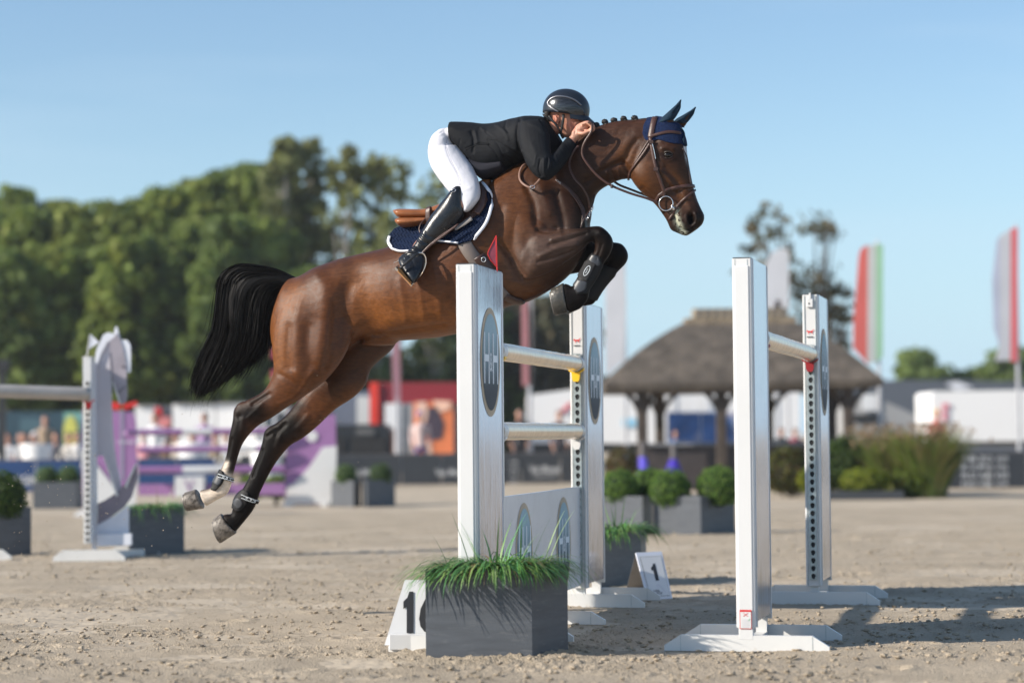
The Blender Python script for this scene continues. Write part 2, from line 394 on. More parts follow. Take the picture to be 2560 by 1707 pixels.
M['white_clean'] = mat('white_powder_coat', (0.66, 0.66, 0.655), 0.35, var=0.02, dirt=(0.5, 0.46, 0.4), dirt_lo=0.68, dirt_hi=0.95, dirt_scale=9)
M['alu'] = mat('brushed_aluminium', (0.62, 0.66, 0.72), 0.3, 0.75, var=0.1, scale=9, stretch=(8, 8, 0.4), rvar=0.1, bump=0.12, bscale=30)
M['mirror'] = mat('scuffed_metal_painted_reflections', (0.66, 0.70, 0.80), 0.16, 0.6, var=0.14, scale=5, stretch=(9, 9, 0.35), rvar=0.07, bump=0.10, bscale=9, bdist=0.01,
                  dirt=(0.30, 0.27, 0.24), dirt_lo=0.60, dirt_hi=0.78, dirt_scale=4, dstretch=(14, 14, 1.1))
def low_wear_reflections(m):
    # scuffs and painted-in dark reflections gather on the lower half of the sheet
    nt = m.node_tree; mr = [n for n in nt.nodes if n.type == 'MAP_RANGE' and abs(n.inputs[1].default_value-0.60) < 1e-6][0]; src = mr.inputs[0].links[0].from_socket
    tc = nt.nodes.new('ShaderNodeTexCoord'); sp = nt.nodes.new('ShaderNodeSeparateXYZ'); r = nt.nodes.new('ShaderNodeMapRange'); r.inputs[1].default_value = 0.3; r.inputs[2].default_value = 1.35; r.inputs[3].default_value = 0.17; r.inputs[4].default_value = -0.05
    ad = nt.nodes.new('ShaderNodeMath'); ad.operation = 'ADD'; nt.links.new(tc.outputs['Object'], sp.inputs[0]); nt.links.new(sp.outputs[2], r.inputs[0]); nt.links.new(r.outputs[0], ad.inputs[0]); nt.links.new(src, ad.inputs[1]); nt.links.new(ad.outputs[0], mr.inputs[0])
low_wear_reflections(M['mirror'])
M['galv'] = mat('galvanised_steel', (0.42, 0.47, 0.47), 0.42, 0.7, var=0.2, scale=30, bump=0.1)
M['dark'] = mat('dark_recess', (0.015, 0.016, 0.018), 0.8)
M['pole'] = mat('foil_wrapped_pole', (0.88, 0.70, 0.50), 0.22, 0.35, var=0.05, scale=12, rvar=0.05, bump=0.22, bscale=14, bdist=0.012, dirt=(0.22, 0.17, 0.12), dirt_lo=0.69, dirt_hi=0.78, dirt_scale=30)
M['greypole'] = mat('grey_striped_pole', (0.42, 0.39, 0.36), 0.35, 0.2, var=0.1)
M['yellow'] = mat('yellow_plastic', (0.85, 0.52, 0.02), 0.35, var=0.05)
M['red'] = mat('dark_red_plastic', (0.28, 0.015, 0.02), 0.4, var=0.06)
M['redb'] = mat('bright_red_paint', (0.62, 0.02, 0.02), 0.45, var=0.04)
M['ring'] = mat('tan_ring_print', (0.52, 0.43, 0.32), 0.6, spec=0.1, var=0.08, scale=12)
M['oval'] = mat('slate_blue_print', (0.16, 0.21, 0.25), 0.65, 0.0, var=0.05, scale=4, attr='tint', spec=0.08)
M['letter'] = mat('pale_letter_print', (0.78, 0.84, 0.88), 0.6, var=0.05, spec=0.1)
M['black'] = mat('black_print', (0.02, 0.02, 0.022), 0.5, var=0.05)
M['slate'] = mat('slate_grey_planter', (0.082, 0.091, 0.105), 0.5, var=0.16, scale=4, stretch=(1, 1, 8), bump=0.12, bscale=30, dirt=(0.175, 0.18, 0.185), dirt_lo=0.55, dirt_hi=0.85, dirt_scale=11, dstretch=(1, 1, 5))
M['soil'] = mat('potting_soil', (0.03, 0.02, 0.012), 0.95)
M['navy'] = mat('navy_vinyl', (0.012, 0.05, 0.16), 0.5, var=0.15, scale=2)
M['purple'] = mat('purple_paint', (0.30, 0.15, 0.33), 0.45, var=0.04)
M['grey'] = mat('grey_paint', (0.55, 0.53, 0.58), 0.45, var=0.03)
M['palegrey'] = mat('pale_grey_paint', (0.70, 0.72, 0.78), 0.45, var=0.03)
M['darkgrey'] = mat('charcoal_board', (0.045, 0.05, 0.058), 0.5, var=0.08)
# ================================================================== ground
def ground():
    ny, nx = 760, 430
    Y = 9.0*np.exp(np.linspace(0, math.log(34/9.0), ny)); S = np.linspace(-1, 1, nx)
    yy = np.repeat(Y[:, None], nx, 1); xx = S[None, :]*(yy*0.27+0.4); yy = yy + 0.25*xx*0
    h = 0.040*(fbm(xx*1.1, yy*1.1, 3, 3)-0.5) + 0.016*(fbm(xx*5, yy*5, 4, 11)-0.5) + 0.013*np.clip(fbm(xx*17, yy*17, 3, 21)-0.55, 0, 1)*2*np.clip((fbm(xx*1.1, yy*2.2, 3, 9)-0.40)*4, 0.2, 1.2)
    h += 0.024*np.clip(fbm(xx*42, yy*42, 2, 5)-0.5, 0, 1)*2*np.clip((fbm(xx*1.1, yy*2.2, 3, 9)-0.40)*4, 0.25, 1.3)
    h += 0.006*np.sin(yy*7.5+2*fbm(xx*.6, yy*.6, 2, 77)+xx*.5)*fbm(xx*1.3, yy*1.3, 2, 70)
    hp_ = np.random.RandomState(5)
    for _ in range(70):
        hy = 9.6*math.exp(hp_.rand()*1.0); hx = (hp_.rand()*2-1)*hy*.24; an = hp_.rand()*3.1; ca, sa = math.cos(an), math.sin(an)
        j0, j1 = np.searchsorted(Y, [hy-.3, hy+.3]); dx = xx[j0:j1]-hx; dy = yy[j0:j1]-hy; q = np.sqrt(((dx*ca+dy*sa)/.085)**2+((-dx*sa+dy*ca)/.065)**2)
        h[j0:j1] += -0.020*np.exp(-(q/0.9)**4)+0.012*np.exp(-((q-1.35)/.35)**2)
    fade = np.clip((1-np.abs(S))[None, :]*14, 0, 1)*np.clip((34-yy)/6, 0, 1)*np.clip((yy-9)/0.3, 0, 1)
    z = (h-0.004)*fade + 0.003
    V = np.stack([xx, yy, z], 2).reshape(-1, 3)
    i = np.arange(ny-1)[:, None]*nx+np.arange(nx-1)[None, :]; F = np.stack([i, i+1, i+nx+1, i+nx], 2).reshape(-1, 4)
    m = mat('sand', (0.485, 0.405, 0.305), 0.95, var=0.12, scale=1.6, spec=0.1, bump=1.0, bscale=110, bdist=0.02, dirt=(0.22, 0.18, 0.14), dirt_lo=0.57, dirt_hi=0.68, dirt_scale=48)
    o = obj('ground', V, F, m, smooth=False); props(o, kind='structure')
    a = 1500; o2 = obj('ground', [(-a, -60, -0.004), (a, -60, -0.004), (a, 2500, -0.004), (-a, 2500, -0.004)], [[0, 1, 2, 3]],
                       mat('far_sand', (0.465, 0.39, 0.295), 0.95, var=0.14, scale=0.6, spec=0.15, bump=0.6, bscale=12, bdist=0.04, dirt=(0.32, 0.275, 0.22), dirt_lo=0.5, dirt_hi=0.75, dirt_scale=3))
    props(o2, kind='structure')
    # clods lying on the sand: too many to count
    ico = np.array([(0, 0, 1), (.894, 0, .447), (.276, .851, .447), (-.724, .526, .447), (-.724, -.526, .447), (.276, -.851, .447), (.724, .526, -.447), (-.276, .851, -.447), (-.894, 0, -.447), (-.276, -.851, -.447), (.724, -.526, -.447), (0, 0, -1)])
    icf = np.array([(0, 1, 2), (0, 2, 3), (0, 3, 4), (0, 4, 5), (0, 5, 1), (1, 6, 2), (2, 7, 3), (3, 8, 4), (4, 9, 5), (5, 10, 1), (6, 7, 2), (7, 8, 3), (8, 9, 4), (9, 10, 5), (10, 6, 1), (11, 7, 6), (11, 8, 7), (11, 9, 8), (11, 10, 9), (11, 6, 10)])
    n = 24000; y = 9.4*np.exp(rng.rand(n)**1.25*math.log(28/9.4)); x = (rng.rand(n)*2-1)*(y*0.25+0.2)
    keep = fbm(x*1.6, y*1.6, 3, 31)+0.35*rng.rand(n) > 0.62; x, y = x[keep], y[keep]; n = len(x)
    s = 0.0025+0.0085*rng.rand(n)**4.5*1.5
    V = ico[None]*(s[:, None, None])*(0.45+1.1*rng.rand(n, 12, 1))*np.array([1.35, 1.35, 0.6])
    a = rng.rand(n)*6.28; ca, sa = np.cos(a)[:, None], np.sin(a)[:, None]
    V = np.stack([V[:, :, 0]*ca-V[:, :, 1]*sa, V[:, :, 0]*sa+V[:, :, 1]*ca, V[:, :, 2]], 2)
    hz = 0.040*(fbm(x*1.1, y*1.1, 3, 3)-0.5) + 0.016*(fbm(x*5, y*5, 4, 11)-0.5) + 0.020*np.clip(fbm(x*17, y*17, 3, 21)-0.55, 0, 1)*2
    V += np.stack([x, y, hz+0.004+s*0.3], 1)[:, None]
    F = (icf[None]+12*np.arange(n)[:, None, None]).reshape(-1, 3)
    o3 = obj('sand_clods', V.reshape(-1, 3), F, m); props(o3, 'loose clods of damp sand scattered over the arena floor', 'sand', kind='stuff')
    # grains thrown up by the hooves
    n = 150; V = []; F = []
    for k in range(n):
        u = random.uniform(20, 420) if k < 110 else random.uniform(420, 1000); v = random.uniform(1130, 1430) if k < 110 else random.uniform(900, 1400)
        c = P(u, v, random.uniform(12.6, 14.5)); s = random.uniform(0.0015, 0.0036)
        V.append(c+ico*s*(0.6+0.8*rng.rand(12, 1))); F.append(icf+12*k)
    o4 = obj('flying_sand', np.concatenate(V), np.concatenate(F), m); props(o4, 'grains of sand thrown up behind the horse', 'sand', kind='stuff')
ground()

# ================================================================== jump wings
UP = np.array([0, 0, 1.0])
def keyhole_track(mb, c0, xa, z0, z1, wd, m_plate=0, m_hole=1, off=0.011, pitch=0.05):
    """perforated strip: plate with real key-shaped holes over a recess"""
    xa = np.asarray(xa, float); n = np.cross(xa, UP); k = int((z1-z0)/pitch); pitch = (z1-z0)/k
    seg = 16; th = np.arange(seg)*2*math.pi/seg
    rect = []
    for t in th:
        c_, s_ = math.cos(t), math.sin(t); q = min((wd/2)/abs(c_) if abs(c_) > 1e-6 else 9, (pitch/2)/abs(s_) if abs(s_) > 1e-6 else 9); rect.append((c_*q, s_*q))
    # make sure of corners
    corner = [math.atan2(pitch/2*b, wd/2*a) % (2*math.pi) for a, b in ((1, 1), (-1, 1), (-1, -1), (1, -1))]
    for cang, (a, b) in zip(corner, ((1, 1), (-1, 1), (-1, -1), (1, -1))):
        j = int(np.argmin(np.abs((th-cang+math.pi) % (2*math.pi)-math.pi))); rect[j] = (a*wd/2, b*pitch/2)
    hole = []
    for t in th:
        r = pitch*0.29 if math.sin(t) > -0.5 else pitch*0.33
        x_, y_ = r*math.cos(t), r*math.sin(t)+pitch*0.06
        if math.sin(t) < -0.6: x_ *= 0.75; y_ -= pitch*0.10
        hole.append((x_, y_))
    for i in range(k):
        zc = z0+(i+0.5)*pitch; c = np.asarray(c0)+UP*zc
        f = lambda pts, o: [c+xa*a+UP*b+n*o for a, b in pts]
        V = f(rect, off)+f(hole, off)+f(hole, off-0.006)
        F = [[j, (j+1) % seg, seg+(j+1) % seg, seg+j] for j in range(seg)]+[[seg+j, seg+(j+1) % seg, 2*seg+(j+1) % seg, 2*seg+j] for j in range(seg)]
        mb.add(V, F, m_plate); mb.add(f(hole, off-0.006), [list(range(seg))], m_hole)
    e = 0.0; zc0, zc1 = z0, z1
    for s_ in (-1, 1):
        a = np.asarray(c0)+xa*s_*wd/2; V = [a+UP*zc0, a+UP*zc1, a+UP*zc1+n*off, a+UP*zc0+n*off]; mb.add(V, [[0, 1, 2, 3]], m_plate)
def logo(mb, c, xa, k=1.0, mi=(0, 1, 2)):
    disc(mb, c, xa, UP, 0.235*k, 0.29*k, 0.002, mi[0], 48)
    text_on(mb, 'H', c-xa*0.102*k+UP*0.02, xa, UP, 0.125*k, 0.27*k, 0.006, mi[2], bold=0.004)
    text_on(mb, 'H', c+xa*0.102*k+UP*0.02, xa, UP, 0.125*k, 0.27*k, 0.006, mi[2], bold=0.004)
    text_on(mb, '&', c-UP*0.0, xa, UP, 0.06*k, 0.10*k, 0.006, mi[2])
def oval_print(c, xa, parent, k=1.0):
    rows = 18; V = []; F = []; col = []
    for r in range(rows+1):
        t = -math.pi/2+math.pi*r/rows; z = math.sin(t); x = math.cos(t); n_ = np.cross(xa, UP)
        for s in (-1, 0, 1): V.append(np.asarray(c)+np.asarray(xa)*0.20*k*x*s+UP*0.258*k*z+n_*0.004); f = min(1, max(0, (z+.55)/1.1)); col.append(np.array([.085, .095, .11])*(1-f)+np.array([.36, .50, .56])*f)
    for r in range(rows):
        for j in (0, 1): F.append([r*3+j, r*3+j+1, r*3+3+j+1, r*3+3+j])
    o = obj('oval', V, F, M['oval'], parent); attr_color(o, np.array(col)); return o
def digit1(mb, f, m=0):
    p = [(-.10, -.5), (.30, -.5), (.30, .5), (.04, .5), (-.06, .36), (-.30, .26), (-.30, .08), (-.10, .13)]
    mb.add([f(x, y) for x, y in p], [list(range(len(p)))], m)
def fox(mb, c, xa, w_, m=0):
    """small red running-fox mark"""
    pts = [(-.5, .10), (-.38, .28), (-.33, .16), (-.2, .12), (.15, .12), (.3, .2), (.5, .42), (.42, .16), (.28, .02), (.3, -.3), (.24, -.3), (.18, -.05), (-.15, -.05), (-.2, -.3), (-.27, -.3), (-.26, -.02), (-.36, .0)]
    n = np.cross(xa, UP); mb.add([np.asarray(c)+xa*a*w_+UP*b*w_+n*0.002 for a, b in pts], [list(range(len(pts)))], m)
def foot(mb, c, px, L=0.85, h=0.083, t=0.03, ch=0.085):
    """white board foot with chamfered ends, centre c on the ground, long along px"""
    px = np.asarray(px, float); q = np.cross(UP, px)
    pr = [(-L/2, 0.0), (L/2, 0.0), (L/2, h*0.35), (L/2-ch, h), (-L/2+ch, h), (-L/2, h*0.35)]
    V = [np.asarray(c)+px*a+UP*b-q*t/2 for a, b in pr]; mb.prism(V, q*t)
    for s in (-1, 1):
        for qq in (-1, 1): quad_on(mb, np.asarray(c)+px*s*(L/2-ch)+UP*h*.5+q*qq*(t/2+.0008), px*(-qq), UP, 0.003, h*.94, 0, 1)
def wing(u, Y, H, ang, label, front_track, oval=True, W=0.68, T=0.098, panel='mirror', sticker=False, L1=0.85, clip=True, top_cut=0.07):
    o = XG(u, Y, 1.0); o = np.array([o[0], Y, 0]); a = np.array([math.sin(R(ang)), math.cos(R(ang)), 0]); p = np.array([a[1], -a[0], 0])
    th = thing('jump_wing', label, 'jump wing', o, 'jump wings with an oval monogram')
    z0 = 0.12
    for k, s in enumerate((0.0, W-0.05)):                     # end posts
        mb = MB(); q = o+a*s
        mb.box(q+UP*z0, p*T, a*0.05, UP*(H-z0), 0, 0.004)
        if k == 0 and not front_track:                        # grooves of the extrusion
            f = np.cross(p, UP)
            mb.box(q+UP*z0+p*(T*0.14)+f*0.0015, p*0.002, a*0.004, UP*(H-z0-0.006), 2)
            mb.box(q+UP*z0+p*(T*0.80)+f*0.0015, p*0.003, a*0.004, UP*(H-z0-0.006), 2)
            mb.box(q+p*T*0.12-a*0.006+UP*0.06, p*T*0.76, a*0.03, UP*(H-0.10), 0, 0.003)
        mb.build('post', [M['white_clean'], M['alu'], M['galv']], th)
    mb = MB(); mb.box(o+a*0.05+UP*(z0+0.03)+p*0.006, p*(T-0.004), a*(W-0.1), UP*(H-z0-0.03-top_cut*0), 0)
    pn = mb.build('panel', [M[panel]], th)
    mb = MB(); c = o+p*(T+0.002)+a*(W/2)+UP*(H-0.50)
    if oval: logo(mb, c, a)
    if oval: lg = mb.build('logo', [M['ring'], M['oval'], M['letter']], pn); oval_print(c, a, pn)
    mb = MB()
    for s in (0.052, W-0.058):                                # edge trims on the panel side
        mb.box(o+a*s+p*(T-0.001)+UP*z0, p*0.006, a*0.007, UP*(H-z0), 0)
    mb.build('edge_trim', [M['white_clean']], th)
    mb = MB(); mb.box(o+a*0.0+UP*(H+0.0005)+p*0.004, p*(T-0.008), a*W, UP*0.004); mb.build('top_cap', [M['darkgrey']], th)
    mb = MB()
    foot(mb, o+a*0.01+p*T*0.5, p, L1); mb.build('foot', [M['white'], M['galv']], th)
    mb = MB(); foot(mb, o+a*(W-0.01)+p*T*0.5, p, L1); mb.build('foot', [M['white'], M['galv']], th)
    mb = MB(); mb.box(o+a*0.03+p*(T*0.2)+UP*0.0, p*T*0.6, a*(W-0.06), UP*0.05); mb.box(o+a*0.03+p*(T*0.2)+UP*0.05, p*T*0.6, a*0.04, UP*0.08); mb.box(o+a*(W-0.08)+p*(T*0.2)+UP*0.05, p*T*0.6, a*0.04, UP*0.08)
    mb.build('base_beam', [M['white']], th)
    mb = MB()
    if front_track:
        keyhole_track(mb, o+p*T*0.5-a*0.0015, p, 0.16, H-0.33, T*0.50)
        for s_ in (0.12, 0.85):
            mb.box(o+p*T*s_-a*0.004+UP*z0, p*0.004, a*0.004, UP*(H-z0-0.01), 0)
    else:
        keyhole_track(mb, o+a*(W+0.0015)+p*T*0.5, -p, 0.16, H-0.33, T*0.50)
    mb.build('keyhole_track', [M['galv'], M['dark']], th)
    if front_track:
        mb = MB(); c = o+p*T*0.5-a*0.003+UP*(H-0.245); fox(mb, c, p, 0.05, 0)
        quad_on(mb, c-UP*0.033, p, UP, 0.045, 0.006, 0.002, 1); mb.build('maker_mark', [M['redb'], M['black']], th)
        if clip:
            mb = MB(); q = o+p*T*0.30-a*0.016+UP*(H-0.085); mb.box(q, p*T*0.42, a*0.016, UP*0.055, 0, 0.003); mb.box(q+UP*0.055+p*0.015, p*0.012, a*0.012, UP*0.04, 0)
            mb.box(q+UP*0.02+p*0.012-a*0.002, p*0.008, a*0.003, UP*0.01, 1); mb.build('flag_clip', [M['white_clean'], M['dark']], th)
    if sticker:
        mb = MB(); c = o+p*T*0.50-a*0.0085+UP*0.165; quad_on(mb, c, p, UP, 0.062, 0.098, 0.0015, 0); quad_on(mb, c, p, UP, 0.055, 0.091, 0.003, 1)
        quad_on(mb, c+UP*0.043, p, UP, 0.055, 0.008, 0.004, 0)
        for s_ in (-1, 1):
            x_ = (p*math.cos(0.6)+UP*s_*math.sin(0.6)); y_ = np.cross(np.cross(p, UP), x_); quad_on(mb, c+UP*0.024, x_, y_, 0.03, 0.0025, 0.0045, 0)
        for k in range(5): quad_on(mb, c-UP*(0.002+k*0.009), p, UP, 0.036, 0.002, 0.0045, 2)
        quad_on(mb, c+p*0.018-UP*0.002, (p+UP)/1.414, (UP-p)/1.414, 0.012, 0.003, 0.0048, 3)
        mb.build('warning_sticker', [M['redb'], M['white_clean'], M['grey'], mat('green_tick', (0.05, 0.4, 0.15))], th)
    return th, o, a, p, T, W
LA, RA = 12.4, 13.6
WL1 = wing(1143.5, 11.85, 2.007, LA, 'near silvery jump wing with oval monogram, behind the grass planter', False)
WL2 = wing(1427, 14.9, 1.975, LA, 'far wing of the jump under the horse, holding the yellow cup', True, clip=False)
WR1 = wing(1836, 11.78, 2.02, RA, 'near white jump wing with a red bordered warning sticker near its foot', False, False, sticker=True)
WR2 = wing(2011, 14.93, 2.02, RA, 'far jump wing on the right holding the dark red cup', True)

def inner(Wg, far):       # point on the pole side of a wing
    th, o, a, p, T, W = Wg; return o+p*T*0.5+(a*W if not far else a*0)
def cup(c, a, p, m, label, white=False, w_=0.11):
    """pole cup hung on the wing: back tongue and curved lip"""
    th = thing('pole_cup', label, 'pole cup', c, 'cups holding up the poles')
    mb = MB(); seg = 10; V = []; r = 0.056
    for i in range(seg+1):
        t = math.pi*(1.18+0.64*i/seg)
        V += [np.asarray(c)+p*math.cos(t)*r*1.12+UP*(math.sin(t)*r+0.0)]
    V = np.array(V); lo = V-UP*0.010; d = a*0.05; n = seg+1
    P4 = np.concatenate([V, V+d, lo, lo+d])
    F = [[i, i+1, n+i+1, n+i] for i in range(seg)]+[[2*n+i, 3*n+i, 3*n+i+1, 2*n+i+1] for i in range(seg)]+[[i, 2*n+i, 2*n+i+1, i+1] for i in range(seg)]+[[n+i, n+i+1, 3*n+i+1, 3*n+i] for i in range(seg)]
    F += [[0, n, 3*n, 2*n], [seg, 2*n+seg, 3*n+seg, n+seg]]
    mb.add(P4, F, 0); mb.build('lip', [m], th, smooth=False)
    mb = MB(); mb.prism([np.asarray(c)-UP*0.06-p*0.028, np.asarray(c)-UP*0.06+p*0.028, np.asarray(c)-UP*0.10+p*0.024, np.asarray(c)-UP*0.118+p*0.016, np.asarray(c)-UP*0.118-p*0.016, np.asarray(c)-UP*0.10-p*0.024], a*0.03, 0)
    mb.build('bracket', [m], th)
    return th
def pole(c0, c1, label, bands=((0.0, 0.05), (0.97, 1.0)), r=0.05, m='pole', grp='poles of the jumps'):
    c0, c1 = np.asarray(c0, float), np.asarray(c1, float); d = c1-c0; L = np.linalg.norm(d)
    th = thing('jump_pole', label, 'jump pole', c0, grp)
    n = 46; ts = np.linspace(0.0, 1, n); V, F = tube_vf([c0+d*t for t in ts], [r]*n, 24)
    rr = (fbm(V@np.array([9., 5, 0]), V@np.array([0, 4, 9.]), 3, 4)-0.5)*0.004; c_ = c0+np.outer(((V-c0)@d)/(L*L), d); nn = V-c_; V = V+nn/(np.linalg.norm(nn, axis=1)[:, None]+1e-9)*rr[:, None]
    obj('shaft', V, F, M[m], th, smooth=True)
    for b0, b1 in bands:
        V, F = tube_vf([c0+d*b0, c0+d*b1], r+0.0025, 24); obj('end_sleeve', V, F, M['white'], th, smooth=False)
    return th
def fence_poles():
    for (W1, W2, z, lab, m1, m2, l1, l2) in (
        (WL1, WL2, 1.58, 'upper tan foil wrapped pole resting in yellow cups below the front hooves', 'yellow', 'yellow', 'yellow cup at the near end of the upper pole', 'yellow cup at the far end of the upper pole'),
        (WL1, WL2, 1.14, 'lower tan foil wrapped pole under the horse at mid height', 'white_clean', 'white_clean', 'white cup at the near end of the lower pole', 'white cup at the far end of the lower pole'),
        (WR1, WR2, 1.632, 'wrinkled foil wrapped pole of the jump on the right', 'red', 'red', 'dark red cup at the near end of the right pole', 'dark red cup at the far end of the right pole')):
        a0 = inner(W1, False)+UP*z+W1[2]*0.012; a1 = inner(W2, True)+UP*z-W2[2]*0.012; ax = (a1-a0)/np.linalg.norm(a1-a0)
        pole(a0, a1, lab, bands=((0, 0.04), (0.97, 1.0)) if z < 1.6 else ((0.0, 0.012), (0.985, 1.0)))
        cup(a0, W1[2], W1[3], M[m1], l1); cup(a1-W2[2]*0.05, W2[2], W2[3], M[m2], l2)
    # the plank with ovals
    th1, o1, a, p, T, W = WL1; o2 = WL2[1]; q0 = inner(WL1, False)+UP*0.14+a*0.01; q1 = inner(WL2, True)+UP*0.14-a*0.01; d = q1-q0; L = np.linalg.norm(d); ux = d/L
    th = thing('jump_filler', 'white plank filler with two oval monograms under the poles, behind the grass', 'jump filler', q0)
    mb = MB(); mb.box(q0-p*0.012, d, p*0.024, UP*0.64, 0, 0.003); bd = mb.build('plank', [mat('speckled_white_plank', (0.62, 0.63, 0.66), 0.35, 0.15, var=0.06, dirt=(0.02, 0.02, 0.02), dirt_lo=0.66, dirt_hi=0.69, dirt_scale=38)], th)
    for f in (0.27, 0.76):
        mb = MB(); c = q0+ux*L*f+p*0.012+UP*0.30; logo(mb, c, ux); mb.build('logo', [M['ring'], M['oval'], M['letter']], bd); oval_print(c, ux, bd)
    mb = MB(); foot(mb, q0+ux*1.12-UP*0.14, p, 0.80, 0.075); mb.box(q0+ux*1.12-UP*0.075-p*0.02, p*0.04, ux*0.03, UP*0.08); mb.build('foot', [M['white'], M['galv']], th)
fence_poles()
# red flag above the near wing
def jump_flag():
    Y = 12.35
    th = thing('jump_flag', 'small translucent red flag clipped to the top of the near wing', 'flag', P(1244, 672, Y))
    mb = MB(); mb.tube([P(1243, 680, Y), P(1242.5, 640, Y), P(1240, 590, Y)], 0.0035, 8); mb.build('stick', [M['redb']], th)
    pts = [(1241, 589), (1221, 628), (1219.5, 636), (1226, 650), (1241, 667)]; mb = MB(); mb.prism([P(u, v, Y) for u, v in pts], (0, 0.003, 0)); mb.build('pennant', [mat('smoky_red_plastic', (0.25, 0.045, 0.07), 0.3, var=0.2, scale=20)], th)
    mb = MB(); q = [P(u, v, Y-0.002) for u, v in pts]; mb.tube(q+[q[0]], 0.0022, 6); mb.build('rim', [M['redb']], th)
jump_flag()

# ================================================================== plants in boxes
def grass_vf(roots, dirs, lens, width, droop, seg=7):
    n = len(roots); s = np.linspace(0, 1, seg)
    up = np.array([0, 0, 1.0]); V = np.zeros((n, seg, 2, 3)); side = np.stack([-dirs[:, 1], dirs[:, 0], np.zeros(n)], 1)
    ang0 = droop[:, 0]; ang1 = droop[:, 1]
    p = roots.copy(); st = lens/(seg-1)
    for k in range(seg):
        a = ang0+(ang1-ang0)*s[k]
        wd = width*(1-s[k]**2.2)*(0.35+0.65*min(1, s[k]*4))
        V[:, k, 0] = p-side*wd[:, None]/2; V[:, k, 1] = p+side*wd[:, None]/2
        p = p+(dirs*np.sin(a)[:, None]+up*np.cos(a)[:, None])*st[:, None]
    base = (np.arange(n)*seg*2)[:, None]+(np.arange(seg-1)*2)[None, :]
    F = np.stack([base, base+1, base+3, base+2], 2).reshape(-1, 4)
    return V.reshape(-1, 3), F, np.repeat(np.arange(n), seg*2)
M['grass'] = mat('grass_blade', (0.1, 0.2, 0.05), 0.5, attr='tint', var=0.15, scale=30, leaf=0.25)
M['leaf'] = mat('leaf', (0.06, 0.12, 0.03), 0.6, attr='tint', var=0.1, leaf=0.45, spec=0.25)
def planter(FL, FR, BR, H, label, grass=0, name='planter', grp='slate grey planter boxes', taper=0.0):
    """corners as (pixel column, depth)"""
    c = [XG(u, Y, 0.1) for u, Y in (FL, FR, BR)]; c = [np.array([q[0], q[1], 0]) for q in c]; c.append(c[0]+c[2]-c[1])
    ctr = sum(c)/4; th = thing(name, label, 'planter', ctr, grp)
    mb = MB(); t = 0.03; V = []
    for z in (0, H):
        for q in c: V.append(q+UP*z)
    ins = [q+(ctr-q)/np.linalg.norm(ctr-q)*t*1.4 for q in c]
    for q in ins: V.append(q+UP*H)
    for q in ins: V.append(q+UP*(H-0.04))
    F = [[k, (k+1) % 4, 4+(k+1) % 4, 4+k] for k in range(4)]+[[4+k, 4+(k+1) % 4, 8+(k+1) % 4, 8+k] for k in range(4)]+[[8+k, 8+(k+1) % 4, 12+(k+1) % 4, 12+k] for k in range(4)]+[[0, 3, 2, 1]]
    mb.add(V, F, 0); mb.add(V[12:16], [[0, 1, 2, 3]], 1); mb.build('box', [M['slate'], M['soil']], th)
    if grass:
        n = grass; a = rng.rand(n); b = rng.rand(n); r = c[0]+np.outer(a, c[1]-c[0])+np.outer(b, c[3]-c[0]); r = ctr+(r-ctr)*0.78; r[:, 2] = H-0.03
        out = r-ctr; out[:, 2] = 0; an = np.arctan2(out[:, 1], out[:, 0])+rng.randn(n)*0.6; d = np.stack([np.cos(an), np.sin(an), np.zeros(n)], 1)
        edge = np.clip(np.linalg.norm(out, axis=1)/0.28, 0, 1)
        L = 0.21+0.18*rng.rand(n); a0 = 0.65+0.55*rng.rand(n)*edge+0.35*rng.rand(n); a1 = 2.2+1.0*rng.rand(n)
        k = rng.rand(n) < 0.014; a0[k] *= 0.3; a1[k] = 0.5+0.5*rng.rand(k.sum()); L[k] *= 1.0
        V, F, idx = grass_vf(r, d, L, 0.0075+0.005*rng.rand(n), np.stack([a0, a1], 1))
        g = obj('grass', V, F, M['grass'], th); g['kind'] = 'stuff'
        pal = np.array([(0.11, 0.24, 0.05), (0.06, 0.17, 0.05), (0.18, 0.28, 0.08), (0.035, 0.11, 0.025), (0.22, 0.15, 0.07), (0.09, 0.25, 0.10), (0.22, 0.30, 0.14)])
        attr_color(g, pal[rng.choice(len(pal), n, p=[.27, .22, .16, .15, .04, .1, .06])][idx]*1.25*(0.75+0.5*rng.rand(n, 1))[idx])
    return th, c, ctr
def leaf_cloud(pts, nrm, size, jit=0.7):
    """small folded leaves at pts, facing roughly nrm"""
    n = len(pts); d = nrm+rng.randn(n, 3)*jit; d /= np.linalg.norm(d, axis=1)[:, None]; t = np.cross(d, rng.randn(n, 3)); t /= np.linalg.norm(t, axis=1)[:, None]; b = np.cross(d, t)
    s = size*(0.6+0.8*rng.rand(n, 1)); V = np.stack([pts-t*s, pts+b*s*0.55+d*s*0.2, pts+t*s, pts-b*s*0.55+d*s*0.2], 1)
    return V.reshape(-1, 3), np.arange(n*4).reshape(-1, 4)
